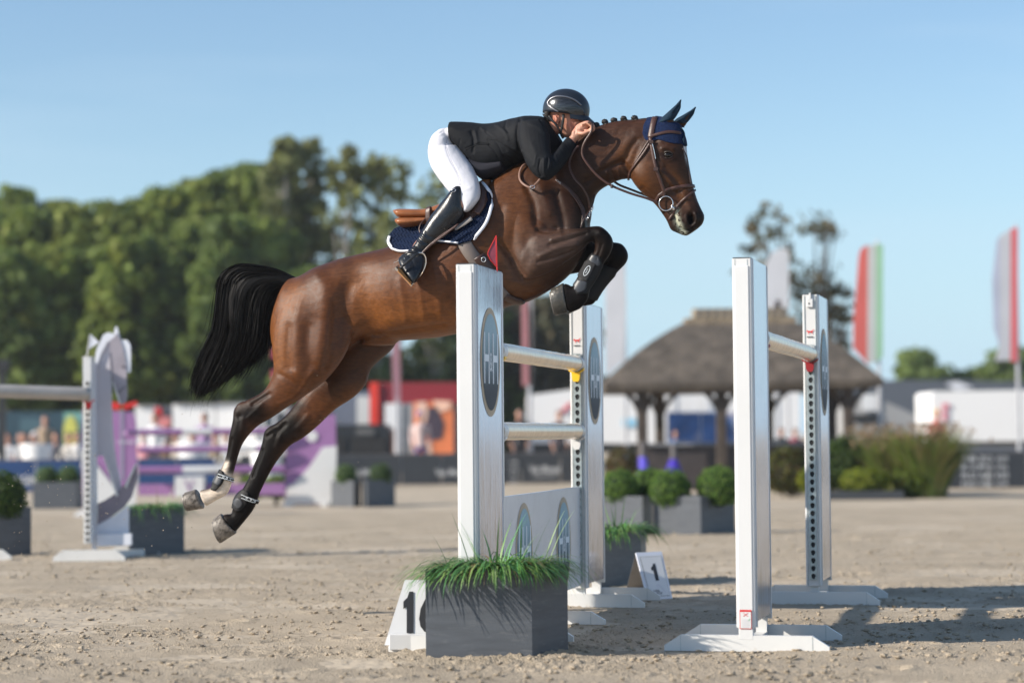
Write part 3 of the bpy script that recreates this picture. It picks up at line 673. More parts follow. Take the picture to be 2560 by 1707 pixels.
def boxball(c, r, label, n=3200, name='boxwood_ball', dark=1.0, grp='clipped box balls in planters'):
    th = thing(name, label, 'box ball', c-UP*r*0.8, grp)
    q = rng.randn(n, 3); q /= np.linalg.norm(q, axis=1)[:, None]; q = q[q[:, 2] > -0.8]; n = len(q)
    lump = 1+0.05*np.sin(q[:, 0]*9+1)*np.cos(q[:, 1]*8)+0.04*np.sin(q[:, 2]*13+q[:, 0]*5)
    pts = c+q*(r*lump*(0.86+0.16*rng.rand(n)))[:, None]
    V, F = leaf_cloud(pts, q, 0.0105*(r/0.23)+0.003); g = obj('leaves', V, F, M['leaf'], th); g['kind'] = 'stuff'
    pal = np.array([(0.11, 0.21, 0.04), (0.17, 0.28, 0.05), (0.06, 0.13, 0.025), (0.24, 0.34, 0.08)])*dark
    attr_color(g, np.repeat(pal[rng.choice(4, n, p=[.35, .3, .2, .15])]*(0.75+0.5*rng.rand(n, 1)), 4, 0))
    V, F = ellipsoid(c, (r*.86, 0, 0), (0, r*.86, 0), (0, 0, r*.86), 16, 10); obj('twig_core', V, F, mat('twig_core', (0.012, 0.028, 0.006), 0.9), th, smooth=True)
    return th
planter((1064.5, 11.58), (1330, 11.52), (1420, 11.79), 0.445, 'near slate grey planter with a mop of long grass, before the jump', 1100)
planter((1497, 16.7), (1603, 17.15), (1616, 17.6), 0.40, 'dark planter of long grass behind the far wing and number one sign', 520)
planter((322, 21.7), (461, 22.25), (456, 22.8), 0.45, 'dark planter of long grass right of the horse head wing', 420)
t_, c_, q_ = planter((-70, 22.0), (-12, 21.8), (78, 22.1), 0.47, 'dark planter holding a round box bush at the left edge of the frame')
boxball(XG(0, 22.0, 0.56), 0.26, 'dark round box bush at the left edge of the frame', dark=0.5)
planter((1470, 25.8), (1607, 25.5), (1632, 26.1), 0.43, 'left planter of the box ball row before the thatched hut')
planter((1633, 25.6), (1752, 25.35), (1838, 25.9), 0.43, 'right planter of the box ball row before the thatched hut')
boxball(XG(1548, 25.8, 0.50), 0.225, 'leftmost box ball, half behind the far jump wing')
boxball(XG(1622, 26.2, 0.52), 0.215, 'box ball peeping out behind its brighter neighbour')
boxball(XG(1675, 25.65, 0.49), 0.24, 'bright middle box ball in the right planter')
boxball(XG(1795, 25.65, 0.51), 0.25, 'box ball partly hidden by the near white wing on the right')
planter((82, 37), (190, 37), (208, 37.5), 0.43, 'blurred grey planter with two box balls behind the left jump')
boxball(XG(118, 37.2, 0.5), 0.20, 'left box ball of the blurred grey planter', 900); boxball(XG(172, 37.2, 0.5), 0.20, 'right box ball of the blurred grey planter', 900)
planter((828, 36.8), (884, 36.6), (902, 37.0), 0.42, 'small grey planter beside the purple wing behind the horse')
boxball(XG(865, 36.8, 0.5), 0.19, 'box ball beside the purple wing behind the horse', 800)
planter((918, 36.4), (988, 37.0), (975, 37.5), 0.42, 'small dark planter left of the near silvery wing, behind')
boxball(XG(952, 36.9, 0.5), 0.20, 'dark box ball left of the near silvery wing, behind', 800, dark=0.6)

# ================================================================== number signs
def sign16():
    Y = 12.0; X = np.array([1, 0, 0.0]); th = thing('number_sign', 'white sloping board with a black number sixteen behind the near planter', 'number sign', P(1062, 1620, Y))
    a = [P(961, 1612, Y-0.06), P(1163, 1612, Y-0.06), P(1112, 1449, Y+0.05), P(1012, 1449, Y+0.05)]
    mb = MB(); mb.prism(a, (0, 0.012, 0)); mb.build('board', [M['white_clean']], th)
    yv = (a[3]+a[2])/2-(a[0]+a[1])/2; yv /= np.linalg.norm(yv); c = (a[0]+a[1]+a[2]+a[3])/4
    mb = MB(); q1 = P(1021, 1530, Y-0.007); nn = np.cross(X, yv); digit1(mb, lambda x, y: q1+X*x*0.088+yv*y*0.222+nn*0.003); text_on(mb, '6', P(1074, 1530, Y-0.007), X, yv, 0.11, 0.225, 0.003, 0, bold=0.02)
    mb.build('number', [M['black']], th)
    mb = MB(); q = P(973, 1585, Y-0.10); r_ = P(973, 1624, Y-0.10); e = P(1152, 1585, Y-0.10)
    mb.box(r_, e-q, (0, 0.05, 0), q-r_, 0, 0.003); mb.build('base', [M['white_clean']], th)
sign16()
def sign1():
    q = lambda u, v, Y: P(u, v, Y); AL, AR = q(1589.4, 1380.7, 15.8), q(1656.7, 1378.6, 15.9)
    FLb, FRb = G(1619.6, 1498.5), G(1681.3, 1494.5); BLb, BRb = G(1564, 1480), G(1640, 1478)
    AR = AL+(FRb-FLb)*1.07
    th = thing('number_sign', 'small folding board with a black number one beside the dark planter', 'number sign', FLb)
    nrm = np.cross(FRb-FLb, AL-FLb); nrm /= np.linalg.norm(nrm)
    mb = MB(); mb.prism([FLb, FRb, AR, AL], -nrm*0.008); fr = mb.build('front_plate', [M['palegrey']], th)
    mb = MB(); mb.prism([BLb, BRb, AR, AL], (0, 0.008, 0)); mb.build('back_plate', [mat('grey_back', (0.2, 0.2, 0.21), 0.6)], th)
    xa = FRb-FLb; wx = np.linalg.norm(xa); xa = xa/wx; ya = AL-FLb; hy = np.linalg.norm(ya); yy = ya/hy; yo = yy-xa*(yy@xa); yo /= np.linalg.norm(yo)
    at = lambda s, t: FLb+(FRb-FLb)*s*(1-t)+(AR-AL)*s*t+ya*t
    mb = MB(); mb.add([at(0.07, 0.03)+nrm*.001, at(0.95, 0.03)+nrm*.001, at(0.95, 0.92)+nrm*.001, at(0.07, 0.92)+nrm*.001], [[0, 1, 2, 3]], 0)
    mb.add([at(0.11, 0.055)+nrm*.002, at(0.92, 0.055)+nrm*.002, at(0.92, 0.895)+nrm*.002, at(0.11, 0.895)+nrm*.002], [[0, 1, 2, 3]], 1)
    mb.add([at(0.12, 0.061)+nrm*.003, at(0.91, 0.061)+nrm*.003, at(0.91, 0.889)+nrm*.003, at(0.12, 0.889)+nrm*.003], [[0, 1, 2, 3]], 0)
    digit1(mb, lambda x, y: at(0.52+x*0.34, 0.56+y*0.36)+nrm*.004, 1)
    V, F = text_vf('AZEL', 1, 1, 0.02); mb.add([at(0.42+x*0.28, 0.165+y*0.045)+nrm*.004 for x, y, z in V], F, 1)
    V, F = text_vf('HOF', 1, 1, 0.02); mb.add([at(0.50+x*0.26, 0.112+y*0.045)+nrm*.004 for x, y, z in V], F, 1)
    hp = [(0.5, .22), (0.48, .27), (0.56, .31), (0.62, .26), (0.72, .18), (0.78, .12), (0.76, .12), (0.70, .175), (0.6, .25), (0.555, .295), (0.5, .265), (0.52, .22)]
    mb.add([at(s, t)+nrm*.004 for s, t in hp], [list(range(len(hp)))], 2)
    mb.build('face_print', [M['white_clean'], M['black'], M['grey']], fr)
sign1()
# ================================================================== the horse
def lerp_cols(base, cols): return base
def soft(d, r, s): return 1/(1+np.exp(np.clip((d-r)/s, -30, 30)))
def horse():
    th = thing('horse', 'brown horse with black legs and tail leaping over the jump', 'horse', HP(1100, 700, 0))
    S = []
    # trunk
    S.append(loft([(716, 712, 686, 795, 0, .08), (727, 697, 683, 840, 0, .15), (752, 690, 698, 890, 0, .20), (795, 668, 762, 915, 0, .245), (850, 648, 830, 900, 0, .255), (910, 633, 893, 850, 0, .235),
                   (969, 619, 975, 852, 0, .26), (1040, 592, 1050, 848, 0, .285), (1110, 556, 1125, 838, 0, .30), (1180, 510, 1195, 815, 0, .295), (1243, 445, 1255, 772, 0, .25),
                   (1300, 408, 1318, 755, 0, .205), (1352, 400, 1372, 727, 0, .185), (1400, 425, 1420, 690, 0, .165), (1442, 460, 1455, 640, 0, .14), (1466, 500, 1471, 592, 0, .10)], 4, 40, 2.15))
    # neck
    S.append(loft([(1262, 432, 1390, 660, 0, .155), (1305, 404, 1465, 585, 0, .14), (1362, 378, 1482, 515, 0, .12), (1425, 348, 1494, 482, 0, .105), (1488, 320, 1525, 461, 0, .095), (1540, 304, 1552, 450, 0, .085),
                   (1590, 300, 1580, 446, 0, .082), (1632, 294, 1606, 440, 0, .08)], 5, 32, 2.2))
    # head
    S.append(loft([(1640, 292, 1575, 395, 0, .075), (1688, 303, 1577, 440, 0, .098), (1712, 342, 1590, 465, 0, .102), (1718, 385, 1607, 484, 0, .096), (1725, 425, 1625, 499, 0, .080),
                   (1732, 460, 1640, 514, 0, .064), (1742, 496, 1653, 531, 0, .056), (1752, 520, 1667, 552, 0, .058), (1761, 540, 1677, 574, 0, .058), (1757, 558, 1690, 581, 0, .05), (1748, 568, 1706, 588, 0, .04), (1740, 574, 1716, 590, 0, .028)], 5, 32, 2.5))
    # ears
    for w_, tip, b0, b1 in ((0.045, (1702, 250), (1642, 312), (1682, 305)), (-0.05, (1740, 268), (1684, 306), (1712, 318))):
        b0, b1, tip = np.array(b0, float), np.array(b1, float), np.array(tip, float); c = (b0+b1)/2; S.append(loft([(*b0, *b1, w_, .03), (*(b0*.6+tip*.4-[3, 0]), *(b1*.55+tip*.45), w_, .026), (*(b0*.3+tip*.7), *(b1*.28+tip*.72), w_, .014), (*(tip-[1, 0]), *(tip+[1, 1]), w_, .005)], 4, 14, 2))
    # near hind leg
    nh = [(850, 672, 740, 702, .04, .05), (872, 715, 706, 745, .10, .09), (886, 790, 688, 790, .145, .105), (868, 875, 681, 862, .155, .105), (822, 942, 685, 922, .145, .095), (768, 985, 676, 952, .135, .078), (716, 1019, 655, 980, .13, .058), (678, 1045, 612, 1003, .13, .047),
          (647, 1063, 587, 1019, .13, .044), (624, 1085, 582, 1052, .13, .044), (606, 1110, 574, 1088, .13, .038), (595, 1140, 568, 1127, .13, .030), (587, 1170, 560, 1156, .13, .029), (580, 1195, 549, 1178, .13, .033), (577, 1215, 538, 1200, .13, .037), (566, 1236, 527, 1218, .13, .034), (541, 1250, 514, 1222, .13, .031), (516, 1265, 500, 1225, .13, .038)]
    S.append(loft(nh, 5, 26, 2.1))
    S.append(loft([(652, 987, 640, 1001, .13, .018), (625, 999, 622, 1012, .13, .022), (600, 1006, 604, 1022, .13, .026), (589, 1017, 602, 1028, .13, .026), (586, 1034, 602, 1045, .13, .024)], 4, 14, 2))
    # far hind leg
    fh = [(990, 760, 860, 760, -.08, .08), (1005, 800, 850, 790, -.13, .10), (985, 866, 825, 880, -.14, .10), (930, 918, 790, 930, -.145, .09), (916, 958, 768, 968, -.14, .085), (885, 992, 752, 990, -.14, .072), (837, 1024, 735, 1013, -.14, .058), (793, 1066, 712, 1040, -.14, .048),
          (757, 1095, 680, 1064, -.14, .045), (728, 1112, 662, 1076, -.14, .045), (706, 1135, 656, 1104, -.14, .04), (689, 1158, 646, 1134, -.14, .034), (675, 1181, 635, 1160, -.14, .031), (661, 1208, 622, 1193, -.14, .032), (650, 1231, 606, 1222, -.14, .036), (644, 1250, 589, 1243, -.14, .042), (633, 1274, 582, 1268, -.14, .038), (615, 1298, 579, 1283, -.14, .033), (600, 1316, 569, 1284, -.14, .036), (588, 1330, 557, 1286, -.14, .042)]
    S.append(loft(fh, 5, 26, 2.1))
    S.append(loft([(735, 1018, 722, 1035, -.14, .02), (700, 1054, 697, 1068, -.14, .024), (676, 1064, 680, 1080, -.14, .026), (663, 1076, 676, 1088, -.14, .024)], 4, 14, 2))
    # near fore: shoulder, forearm, knee, cannon, pastern
    S.append(loft([(1262, 490, 1325, 490, .10, .065), (1262, 545, 1350, 535, .13, .07), (1272, 610, 1385, 590, .155, .075), (1285, 660, 1372, 640, .165, .07)], 5, 24, 2.2))
    nf = [(1308, 558, 1262, 650, .10, .05), (1340, 566, 1290, 678, .145, .085), (1378, 570, 1318, 698, .165, .083), (1420, 573, 1366, 684, .165, .072), (1452, 571, 1412, 657, .16, .060), (1480, 566, 1450, 629, .155, .052), (1503, 567, 1475, 606, .155, .05), (1525, 586, 1482, 607, .155, .05),
          (1533, 608, 1487, 614, .155, .046), (1526, 634, 1485, 630, .155, .038), (1510, 658, 1474, 643, .155, .032), (1499, 682, 1463, 664, .155, .031), (1488, 703, 1451, 686, .155, .033), (1476, 722, 1440, 705, .155, .036), (1469, 749, 1430, 716, .155, .040), (1452, 770, 1421, 711, .155, .040), (1434, 779, 1413, 709, .155, .043), (1420, 780, 1408, 711, .155, .045)]
    S.append(loft(nf, 5, 26, 2.1))
    ff = [(1385, 600, 1345, 695, -.14, .08), (1440, 600, 1400, 690, -.15, .07), (1490, 603, 1465, 678, -.15, .058), (1530, 605, 1502, 665, -.15, .052), (1556, 611, 1520, 655, -.15, .05), (1570, 634, 1522, 650, -.15, .05), (1566, 656, 1518, 660, -.15, .044), (1546, 678, 1503, 668, -.15, .036),
          (1524, 702, 1486, 688, -.15, .033), (1508, 722, 1468, 708, -.15, .034), (1495, 742, 1456, 730, -.15, .037), (1483, 760, 1448, 742, -.15, .036), (1455, 766, 1436, 736, -.15, .035)]
    S.append(loft(ff, 5, 24, 2.1))
    # sheath / udder fold and stifle fold fill
    S.append(loft([(900, 840, 1000, 848, 0, .12), (905, 862, 985, 862, 0, .08)], 4, 20, 2))
    co, F = fuse(S, 0.0056, 7)
    g = lambda *p: list(p)
    strokes = [
        ([(868, 715), (860, 750), (854, 800), (852, 850)], 19, -.017), ([(892, 808), (876, 838), (864, 860)], 13, .009), ([(905, 700), (915, 760), (935, 800)], 34, -.020),
        
        ([(792, 690)], 22, .012), ([(812, 720), (812, 800), (800, 900)], 22, .012), ([(770, 820), (768, 870), (775, 910)], 17, -.010), ([(722, 820), (718, 870), (724, 915)], 12, -.006), ([(745, 760), (742, 850), (744, 930)], 14, .004),
        ([(838, 760), (830, 850), (812, 920)], 9, -.008), ([(700, 935), (740, 962), (770, 975)], 7, -.005), ([(740, 930), (760, 945)], 7, .004), ([(780, 930), (745, 985), (700, 1010)], 7, .005),
        ([(896, 848), (950, 838), (1016, 826), (1110, 812)], 7, -.008), ([(950, 800), (1030, 795), (1110, 785)], 20, .006), ([(1000, 700), (1015, 800)], 9, .004), ([(1045, 690), (1060, 800)], 9, .004), ([(1088, 680), (1105, 800)], 9, .004),
        ([(672, 985), (650, 998), (632, 1010)], 5, -.008), ([(655, 1010), (620, 1045)], 5, .004), ([(597, 1040)], 7, -.006), ([(579, 1098), (572, 1130), (566, 1155)], 3.6, -.006), ([(608, 1050), (606, 1075)], 6, .004),
        ([(712, 1060), (690, 1085)], 6, -.007), ([(668, 1090), (690, 1075)], 5, -.006), ([(655, 1125), (646, 1150), (632, 1190)], 4, -.007), ([(700, 1095), (692, 1115)], 7, .005), ([(770, 1040), (745, 1070)], 7, .005),
        ([(1345, 574), (1368, 577), (1392, 572)], 6, -.014), ([(1243, 600), (1275, 640), (1292, 672), (1305, 690)], 8, -.014), ([(1290, 545)], 44, .014), ([(1318, 470), (1335, 510), (1340, 560)], 9, -.010), ([(1355, 470), (1375, 530)], 14, .008),
        ([(1390, 480), (1405, 540), (1410, 575)], 9, -.010), ([(1252, 520), (1248, 580)], 12, -.008), ([(1380, 600), (1420, 588), (1468, 577)], 5, .007), ([(1374, 612), (1420, 600), (1464, 584)], 4, -.007), ([(1350, 640), (1390, 622), (1440, 610)], 6, .006), ([(1345, 655), (1400, 640), (1440, 625)], 4, -.006),
        ([(1318, 600), (1322, 640), (1312, 670)], 13, -.005), ([(1500, 582)], 9, .006), ([(1484, 598), (1486, 606)], 4, -.006), ([(1505, 610), (1492, 650)], 3.5, -.005),
        ([(1468, 455), (1507, 426), (1555, 405)], 7, -.010), ([(1480, 440), (1530, 400), (1590, 340)], 16, .006), ([(1530, 430), (1538, 448)], 3, -.005), ([(1545, 425), (1552, 446)], 3, .005), ([(1518, 430), (1526, 452)], 3, .004), ([(1558, 408), (1572, 430)], 6, -.012), ([(1566, 395), (1576, 372), (1592, 350)], 7, -.007),
        ([(1420, 410), (1450, 470), (1460, 530)], 12, -.008), ([(1440, 380), (1465, 430)], 10, .005),
        ([(1606, 440)], 30, .010), ([(1650, 425), (1672, 448), (1690, 474)], 5, .007), ([(1665, 420), (1690, 448), (1704, 474)], 7, -.007), ([(1655, 372), (1670, 367), (1684, 374)], 4, .007), ([(1654, 395), (1668, 403), (1682, 398)], 4, .004), ([(1640, 350)], 8, -.006),
        ([(1670, 386)], 7.5, -.009), ([(1680, 470), (1700, 500)], 10, -.006), ([(1706, 480), (1726, 520)], 6, .004),
        ([(1727, 541), (1729, 553)], 6.5, -.030), ([(1738, 535), (1741, 550), (1734, 562)], 4, .010), ([(1717, 540), (1719, 555)], 4, .006), ([(1683, 536), (1692, 558), (1706, 574), (1722, 577), (1742, 573)], 2.6, -.012), ([(1690, 575)], 8, .003), ([(1608, 470), (1636, 500)], 5, -.006),
        ([(1281, 705), (1320, 715), (1360, 708)], 10, .008), ([(1285, 728), (1330, 733)], 5, -.003)]
    # soft wrinkles of the skin and veins
    uv = pix(co); N = normals(co, F); fac = np.clip(N@N_, 0, 1)
    wr = (fbm(uv[:, 0]/7+uv[:, 1]/16, uv[:, 1]/22-uv[:, 0]/30, 3, 2)-0.5)*0.0016+(fbm(uv[:, 0]/60, uv[:, 1]/60, 2, 8)-0.5)*0.004
    co = co+N*(wr*fac)[:, None]
    for _ in range(4): co = laplace(co, F, 0.5)
    co = sculpt(co, F, [(l_, r_, a_*(1.3 if r_ > 6 else 1.15)) for l_, r_, a_ in strokes])
    for _ in range(2): co = laplace(co, F, 0.4)
    # coat colours, with shade painted in at chest, inner thigh and muscle grooves
    uv = pix(co); w_ = wof(co); n = len(co); N = normals(co, F)
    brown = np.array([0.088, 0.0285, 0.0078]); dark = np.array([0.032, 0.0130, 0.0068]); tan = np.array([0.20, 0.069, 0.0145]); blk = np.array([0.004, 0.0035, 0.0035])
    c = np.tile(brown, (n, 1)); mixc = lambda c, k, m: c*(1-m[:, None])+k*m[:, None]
    c = mixc(c, dark, 0.85*np.clip((uv[:, 0]-1120)/260, 0, 1)); c = mixc(c, dark*.45, 0.8*soft(seg_dist(uv, [(1440, 500), (1460, 560)]), 50, 20))  # forehand is darker brown; the chest patch paints in the rider's arm shadow
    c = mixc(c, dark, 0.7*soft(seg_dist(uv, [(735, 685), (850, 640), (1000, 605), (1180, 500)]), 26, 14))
    c = mixc(c, tan, 0.75*soft(seg_dist(uv, [(900, 720), (950, 790), (1120, 815)]), 34, 20)); c = mixc(c, dark, 0.5*soft(seg_dist(uv, [(866, 660), (860, 760), (845, 880)]), 12, 9)); c = mixc(c, dark*1.2, 0.45*soft(seg_dist(uv, [(770, 790), (772, 900)]), 14, 9))  # tan flank; the dark lines paint shade into the flank and haunch grooves
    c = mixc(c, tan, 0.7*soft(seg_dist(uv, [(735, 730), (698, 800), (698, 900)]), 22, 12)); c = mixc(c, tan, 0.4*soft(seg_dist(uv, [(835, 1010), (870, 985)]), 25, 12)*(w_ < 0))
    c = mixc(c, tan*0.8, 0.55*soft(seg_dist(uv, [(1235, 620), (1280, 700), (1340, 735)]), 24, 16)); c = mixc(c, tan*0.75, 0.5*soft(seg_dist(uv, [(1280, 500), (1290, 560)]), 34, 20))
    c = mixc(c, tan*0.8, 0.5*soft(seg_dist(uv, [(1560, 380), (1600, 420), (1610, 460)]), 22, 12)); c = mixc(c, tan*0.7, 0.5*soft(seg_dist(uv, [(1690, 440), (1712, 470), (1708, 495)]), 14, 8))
    c = mixc(c, dark*.8, 0.8*soft(seg_dist(uv, [(985, 830), (920, 900), (830, 960)]), 48, 14)*(w_ < -.03))  # shadow of the near leg painted onto the far inner thigh
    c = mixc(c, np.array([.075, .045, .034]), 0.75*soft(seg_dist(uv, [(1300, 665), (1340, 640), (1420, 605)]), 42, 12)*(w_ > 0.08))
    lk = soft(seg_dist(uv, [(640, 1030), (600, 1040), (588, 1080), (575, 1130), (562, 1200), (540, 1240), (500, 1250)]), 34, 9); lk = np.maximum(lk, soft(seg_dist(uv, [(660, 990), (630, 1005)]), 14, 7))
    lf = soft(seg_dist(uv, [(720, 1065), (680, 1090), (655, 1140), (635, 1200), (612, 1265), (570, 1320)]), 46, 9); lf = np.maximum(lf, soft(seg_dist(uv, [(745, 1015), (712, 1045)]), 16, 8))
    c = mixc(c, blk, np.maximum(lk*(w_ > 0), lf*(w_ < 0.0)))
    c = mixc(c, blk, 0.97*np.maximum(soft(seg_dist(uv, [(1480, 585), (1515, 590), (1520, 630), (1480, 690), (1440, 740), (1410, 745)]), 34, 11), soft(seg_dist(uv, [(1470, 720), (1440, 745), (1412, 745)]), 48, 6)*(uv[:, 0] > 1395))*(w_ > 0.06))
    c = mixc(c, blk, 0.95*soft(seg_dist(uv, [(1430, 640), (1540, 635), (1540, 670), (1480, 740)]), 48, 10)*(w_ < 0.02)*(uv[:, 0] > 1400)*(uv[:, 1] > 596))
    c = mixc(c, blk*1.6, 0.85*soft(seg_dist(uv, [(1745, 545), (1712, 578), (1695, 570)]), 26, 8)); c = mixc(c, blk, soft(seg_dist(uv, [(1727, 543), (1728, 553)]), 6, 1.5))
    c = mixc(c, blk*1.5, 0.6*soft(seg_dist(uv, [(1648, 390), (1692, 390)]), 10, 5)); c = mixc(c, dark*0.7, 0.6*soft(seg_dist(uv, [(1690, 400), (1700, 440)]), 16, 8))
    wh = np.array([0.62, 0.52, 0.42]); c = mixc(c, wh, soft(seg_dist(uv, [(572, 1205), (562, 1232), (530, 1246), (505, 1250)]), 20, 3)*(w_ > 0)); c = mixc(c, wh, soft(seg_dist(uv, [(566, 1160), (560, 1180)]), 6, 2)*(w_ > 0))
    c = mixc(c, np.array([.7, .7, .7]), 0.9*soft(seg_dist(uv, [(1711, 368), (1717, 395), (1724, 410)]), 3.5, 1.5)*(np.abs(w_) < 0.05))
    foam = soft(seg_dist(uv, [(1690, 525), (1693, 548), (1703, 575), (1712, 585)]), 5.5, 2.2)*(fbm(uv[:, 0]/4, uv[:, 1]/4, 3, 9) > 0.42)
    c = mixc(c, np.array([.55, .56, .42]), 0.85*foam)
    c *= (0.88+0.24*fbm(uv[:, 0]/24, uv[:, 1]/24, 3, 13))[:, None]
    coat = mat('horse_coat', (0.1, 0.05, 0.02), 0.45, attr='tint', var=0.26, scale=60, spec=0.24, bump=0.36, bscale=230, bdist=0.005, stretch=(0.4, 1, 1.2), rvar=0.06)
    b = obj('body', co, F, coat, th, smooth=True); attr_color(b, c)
    nt_ = coat.node_tree; bs = nt_.nodes['Principled BSDF']; vc = [n for n in nt_.nodes if n.type == 'VERTEX_COLOR'][0]; rg = nt_.nodes.new('ShaderNodeMapRange'); rg.inputs[1].default_value = .004; rg.inputs[2].default_value = .05; rg.inputs[3].default_value = .09; rg.inputs[4].default_value = .27
    sx = nt_.nodes.new('ShaderNodeSeparateColor'); nt_.links.new(vc.outputs[0], sx.inputs[0]); nt_.links.new(sx.outputs[0], rg.inputs[0]); nt_.links.new(rg.outputs[0], bs.inputs['Specular IOR Level'])   # black hair is duller than brown
    bv = BVHTree.FromPolygons([Vector(v) for v in co], [tuple(f) for f in F.tolist()])
    # hooves
    hoofm = mat('hoof_horn', (0.19, 0.165, 0.14), 0.5, var=0.35, scale=24, bump=0.5, bscale=40, dirt=(0.06, 0.05, 0.04), dirt_lo=0.45, dirt_hi=0.6, dirt_scale=35)
    hoofd = mat('dark_hoof_horn', (0.05, 0.047, 0.04), 0.32, var=0.3, scale=24, bump=0.4, bscale=40, dirt=(0.22, 0.19, 0.15), dirt_lo=0.55, dirt_hi=0.7, dirt_scale=30)
    shoem = mat('worn_iron_shoe', (0.16, 0.15, 0.14), 0.5, 0.6)
    def hoof(c1, c2, s1, s2, w_, hw0, hw1, m, lab):
        st = []; V = []; seg = 24; th_ = np.arange(seg)*2*math.pi/seg
        c1, c2, s1, s2 = [np.array(a, float) for a in (c1, c2, s1, s2)]
        for k, (t, sc_) in enumerate(((0, .86), (0.0, 1.0), (.10, 1.03), (.5, 1.0), (.95, 1.0), (1.0, .97))):
            a = HP(*(c1*(1-t)+s1*t), w_); b_ = HP(*(c2*(1-t)+s2*t), w_); cc = (a+b_)/2; A = (a-b_)/2*sc_; hw = (hw0*(1-t)+hw1*t)*sc_
            V.append(cc+np.outer(np.cos(th_), A)+np.outer(np.sin(th_), N_*hw))
        nn = len(V); V = np.array(V).reshape(-1, 3); Fh = [[k*seg+i, k*seg+(i+1) % seg, (k+1)*seg+(i+1) % seg, (k+1)*seg+i] for k in range(nn-1) for i in range(seg)]+[[(nn-1)*seg+i for i in range(seg)], list(range(seg))[::-1]]
        h = obj('hoof', V, Fh, m, th, smooth=True); h['label'] = lab
        # iron shoe: a thin arc on the sole
        a, b_ = HP(*s1, w_), HP(*s2, w_); cc = (a+b_)/2; A = (a-b_)/2*0.93; nn_ = np.cross(A, N_); nn_ /= np.linalg.norm(nn_)
        dirn = cc-(HP(*c1, w_)+HP(*c2, w_))/2; nn_ = nn_ if nn_@dirn > 0 else -nn_
        pts = [cc+A*math.cos(t)+N_*hw1*0.93*math.sin(t)+nn_*0.003 for t in np.linspace(-2.5, 2.5, 22)+math.pi]
        V, Fs = tube_vf(pts, 0.0045, 6); obj('shoe', V, Fs, shoem, h)
    hoof((490, 1223), (509, 1270), (463, 1230), (471, 1277), .13, .047, .060, hoofm, 'pale hoof of the white hind foot')
    hoof((553, 1284), (591, 1331), (534, 1296), (553, 1357), -.14, .050, .062, hoofm, 'pale dirty hind hoof')
    hoof((1409, 708), (1420, 781), (1377, 722), (1390, 790), .155, .048, .054, hoofd, 'dark front hoof')
    hoof((1440, 728), (1452, 770), (1416, 742), (1420, 786), -.15, .048, .056, hoofd, 'dark front hoof')
    # eye
    c0 = Vector(CP); d = Vector(ray(1670, 388)).normalized(); hit = bv.ray_cast(c0, d)[0]; e = np.array(hit)-N_*0.002
    V, Fe = ellipsoid(e, T_*0.026, UP*0.019, N_*0.018, 20, 12); obj('eye', V, Fe, mat('dark_eye', (0.006, 0.004, 0.003), 0.10, var=0, spec=0.4), th, smooth=True)
    mb = MB(); lid = lambda s_, r: [e+T_*0.027*math.cos(t)+UP*(s_*0.0195*math.sin(t))+N_*(0.0125*math.sin(t)+0.003) for t in np.linspace(0.05, math.pi-0.05, 14)]
    mb.tube(lid(1, 0), [0.0022+0.002*math.sin(math.pi*i/13) for i in range(14)], 8); mb.tube(lid(-1, 0), 0.002, 8); mb.build('eyelid', [mat('eyelid_skin', (0.03, 0.022, 0.018), 0.4)], th, smooth=True)
    # braided mane: knots along the crest
    kn = mat('mane_hair', (0.010, 0.009, 0.009), 0.5, var=0.3, scale=60, bump=0.6, bscale=120)
    for (u, v) in ((1491, 313), (1512, 305), (1535, 301), (1559, 297), (1586, 295)):
        c_ = HP(u, v, 0.0); V, Fk = ellipsoid(c_, T_*0.021, UP*0.017, N_*0.02, 12, 8); V = V+(rng.rand(*V.shape)-.5)*0.004; V2, F2 = ellipsoid(c_+T_*0.010-UP*0.012, T_*0.018, UP*0.012, N_*0.017, 10, 6)
        k = MB(); k.add(V, Fk); k.add(V2, F2); k.build('mane_braid', [kn], th, smooth=True)
    V, Fm = loft([(1436, 344, 1438, 354, 0, .014), (1480, 322, 1481, 330, 0, .015), (1530, 305, 1530, 313, 0, .015), (1590, 298, 1590, 305, 0, .015), (1625, 294, 1625, 300, 0, .013)], 4, 10, 2); obj('mane_crest', V, Fm, kn, th, smooth=True)
    # tail: strands over a core
    guides = [[(735, 697), (690, 677), (640, 667), (600, 664), (568, 676), (550, 697), (543, 745), (538, 810), (522, 850), (500, 895), (482, 945), (484, 972)],
              [(735, 702), (690, 686), (640, 679), (603, 682), (582, 702), (574, 740), (570, 790), (565, 835), (550, 880), (532, 925), (512, 965), (500, 990)],
              [(735, 708), (695, 700), (655, 700), (630, 715), (618, 745), (612, 790), (606, 835), (598, 875), (585, 905), (570, 930), (552, 950), (535, 968)],
              [(733, 714), (705, 714), (680, 725), (664, 750), (658, 790), (655, 825), (650, 850), (641, 872), (630, 888), (618, 902), (605, 915), (590, 930)],
              [(730, 722), (716, 730), (702, 750), (692, 775), (684, 800), (680, 820), (677, 835), (675, 848), (672, 858), (668, 866), (662, 876), (655, 884)]]
    Gd = np.array([catmull(g_, 2) for g_ in guides]); K = Gd.shape[1]; n = 9500; s = rng.rand(n)*(len(guides)-1); s = np.clip(s+rng.randn(n)*0.1, 0, len(guides)-1.001)
    i0 = s.astype(int); f = (s-i0)[:, None, None]; path = Gd[i0]*(1-f)+Gd[i0+1]*f          # n,K,2
    ln = 0.62+0.42*rng.rand(n)**.8; tt = np.linspace(0, 1, K)[None, :]*ln[:, None]*(K-1); a0 = np.clip(tt.astype(int), 0, K-2); fr = (tt-a0)[:, :, None]
    ii = np.arange(n)[:, None]; path = path[ii, a0]*(1-fr)+path[ii, a0+1]*fr
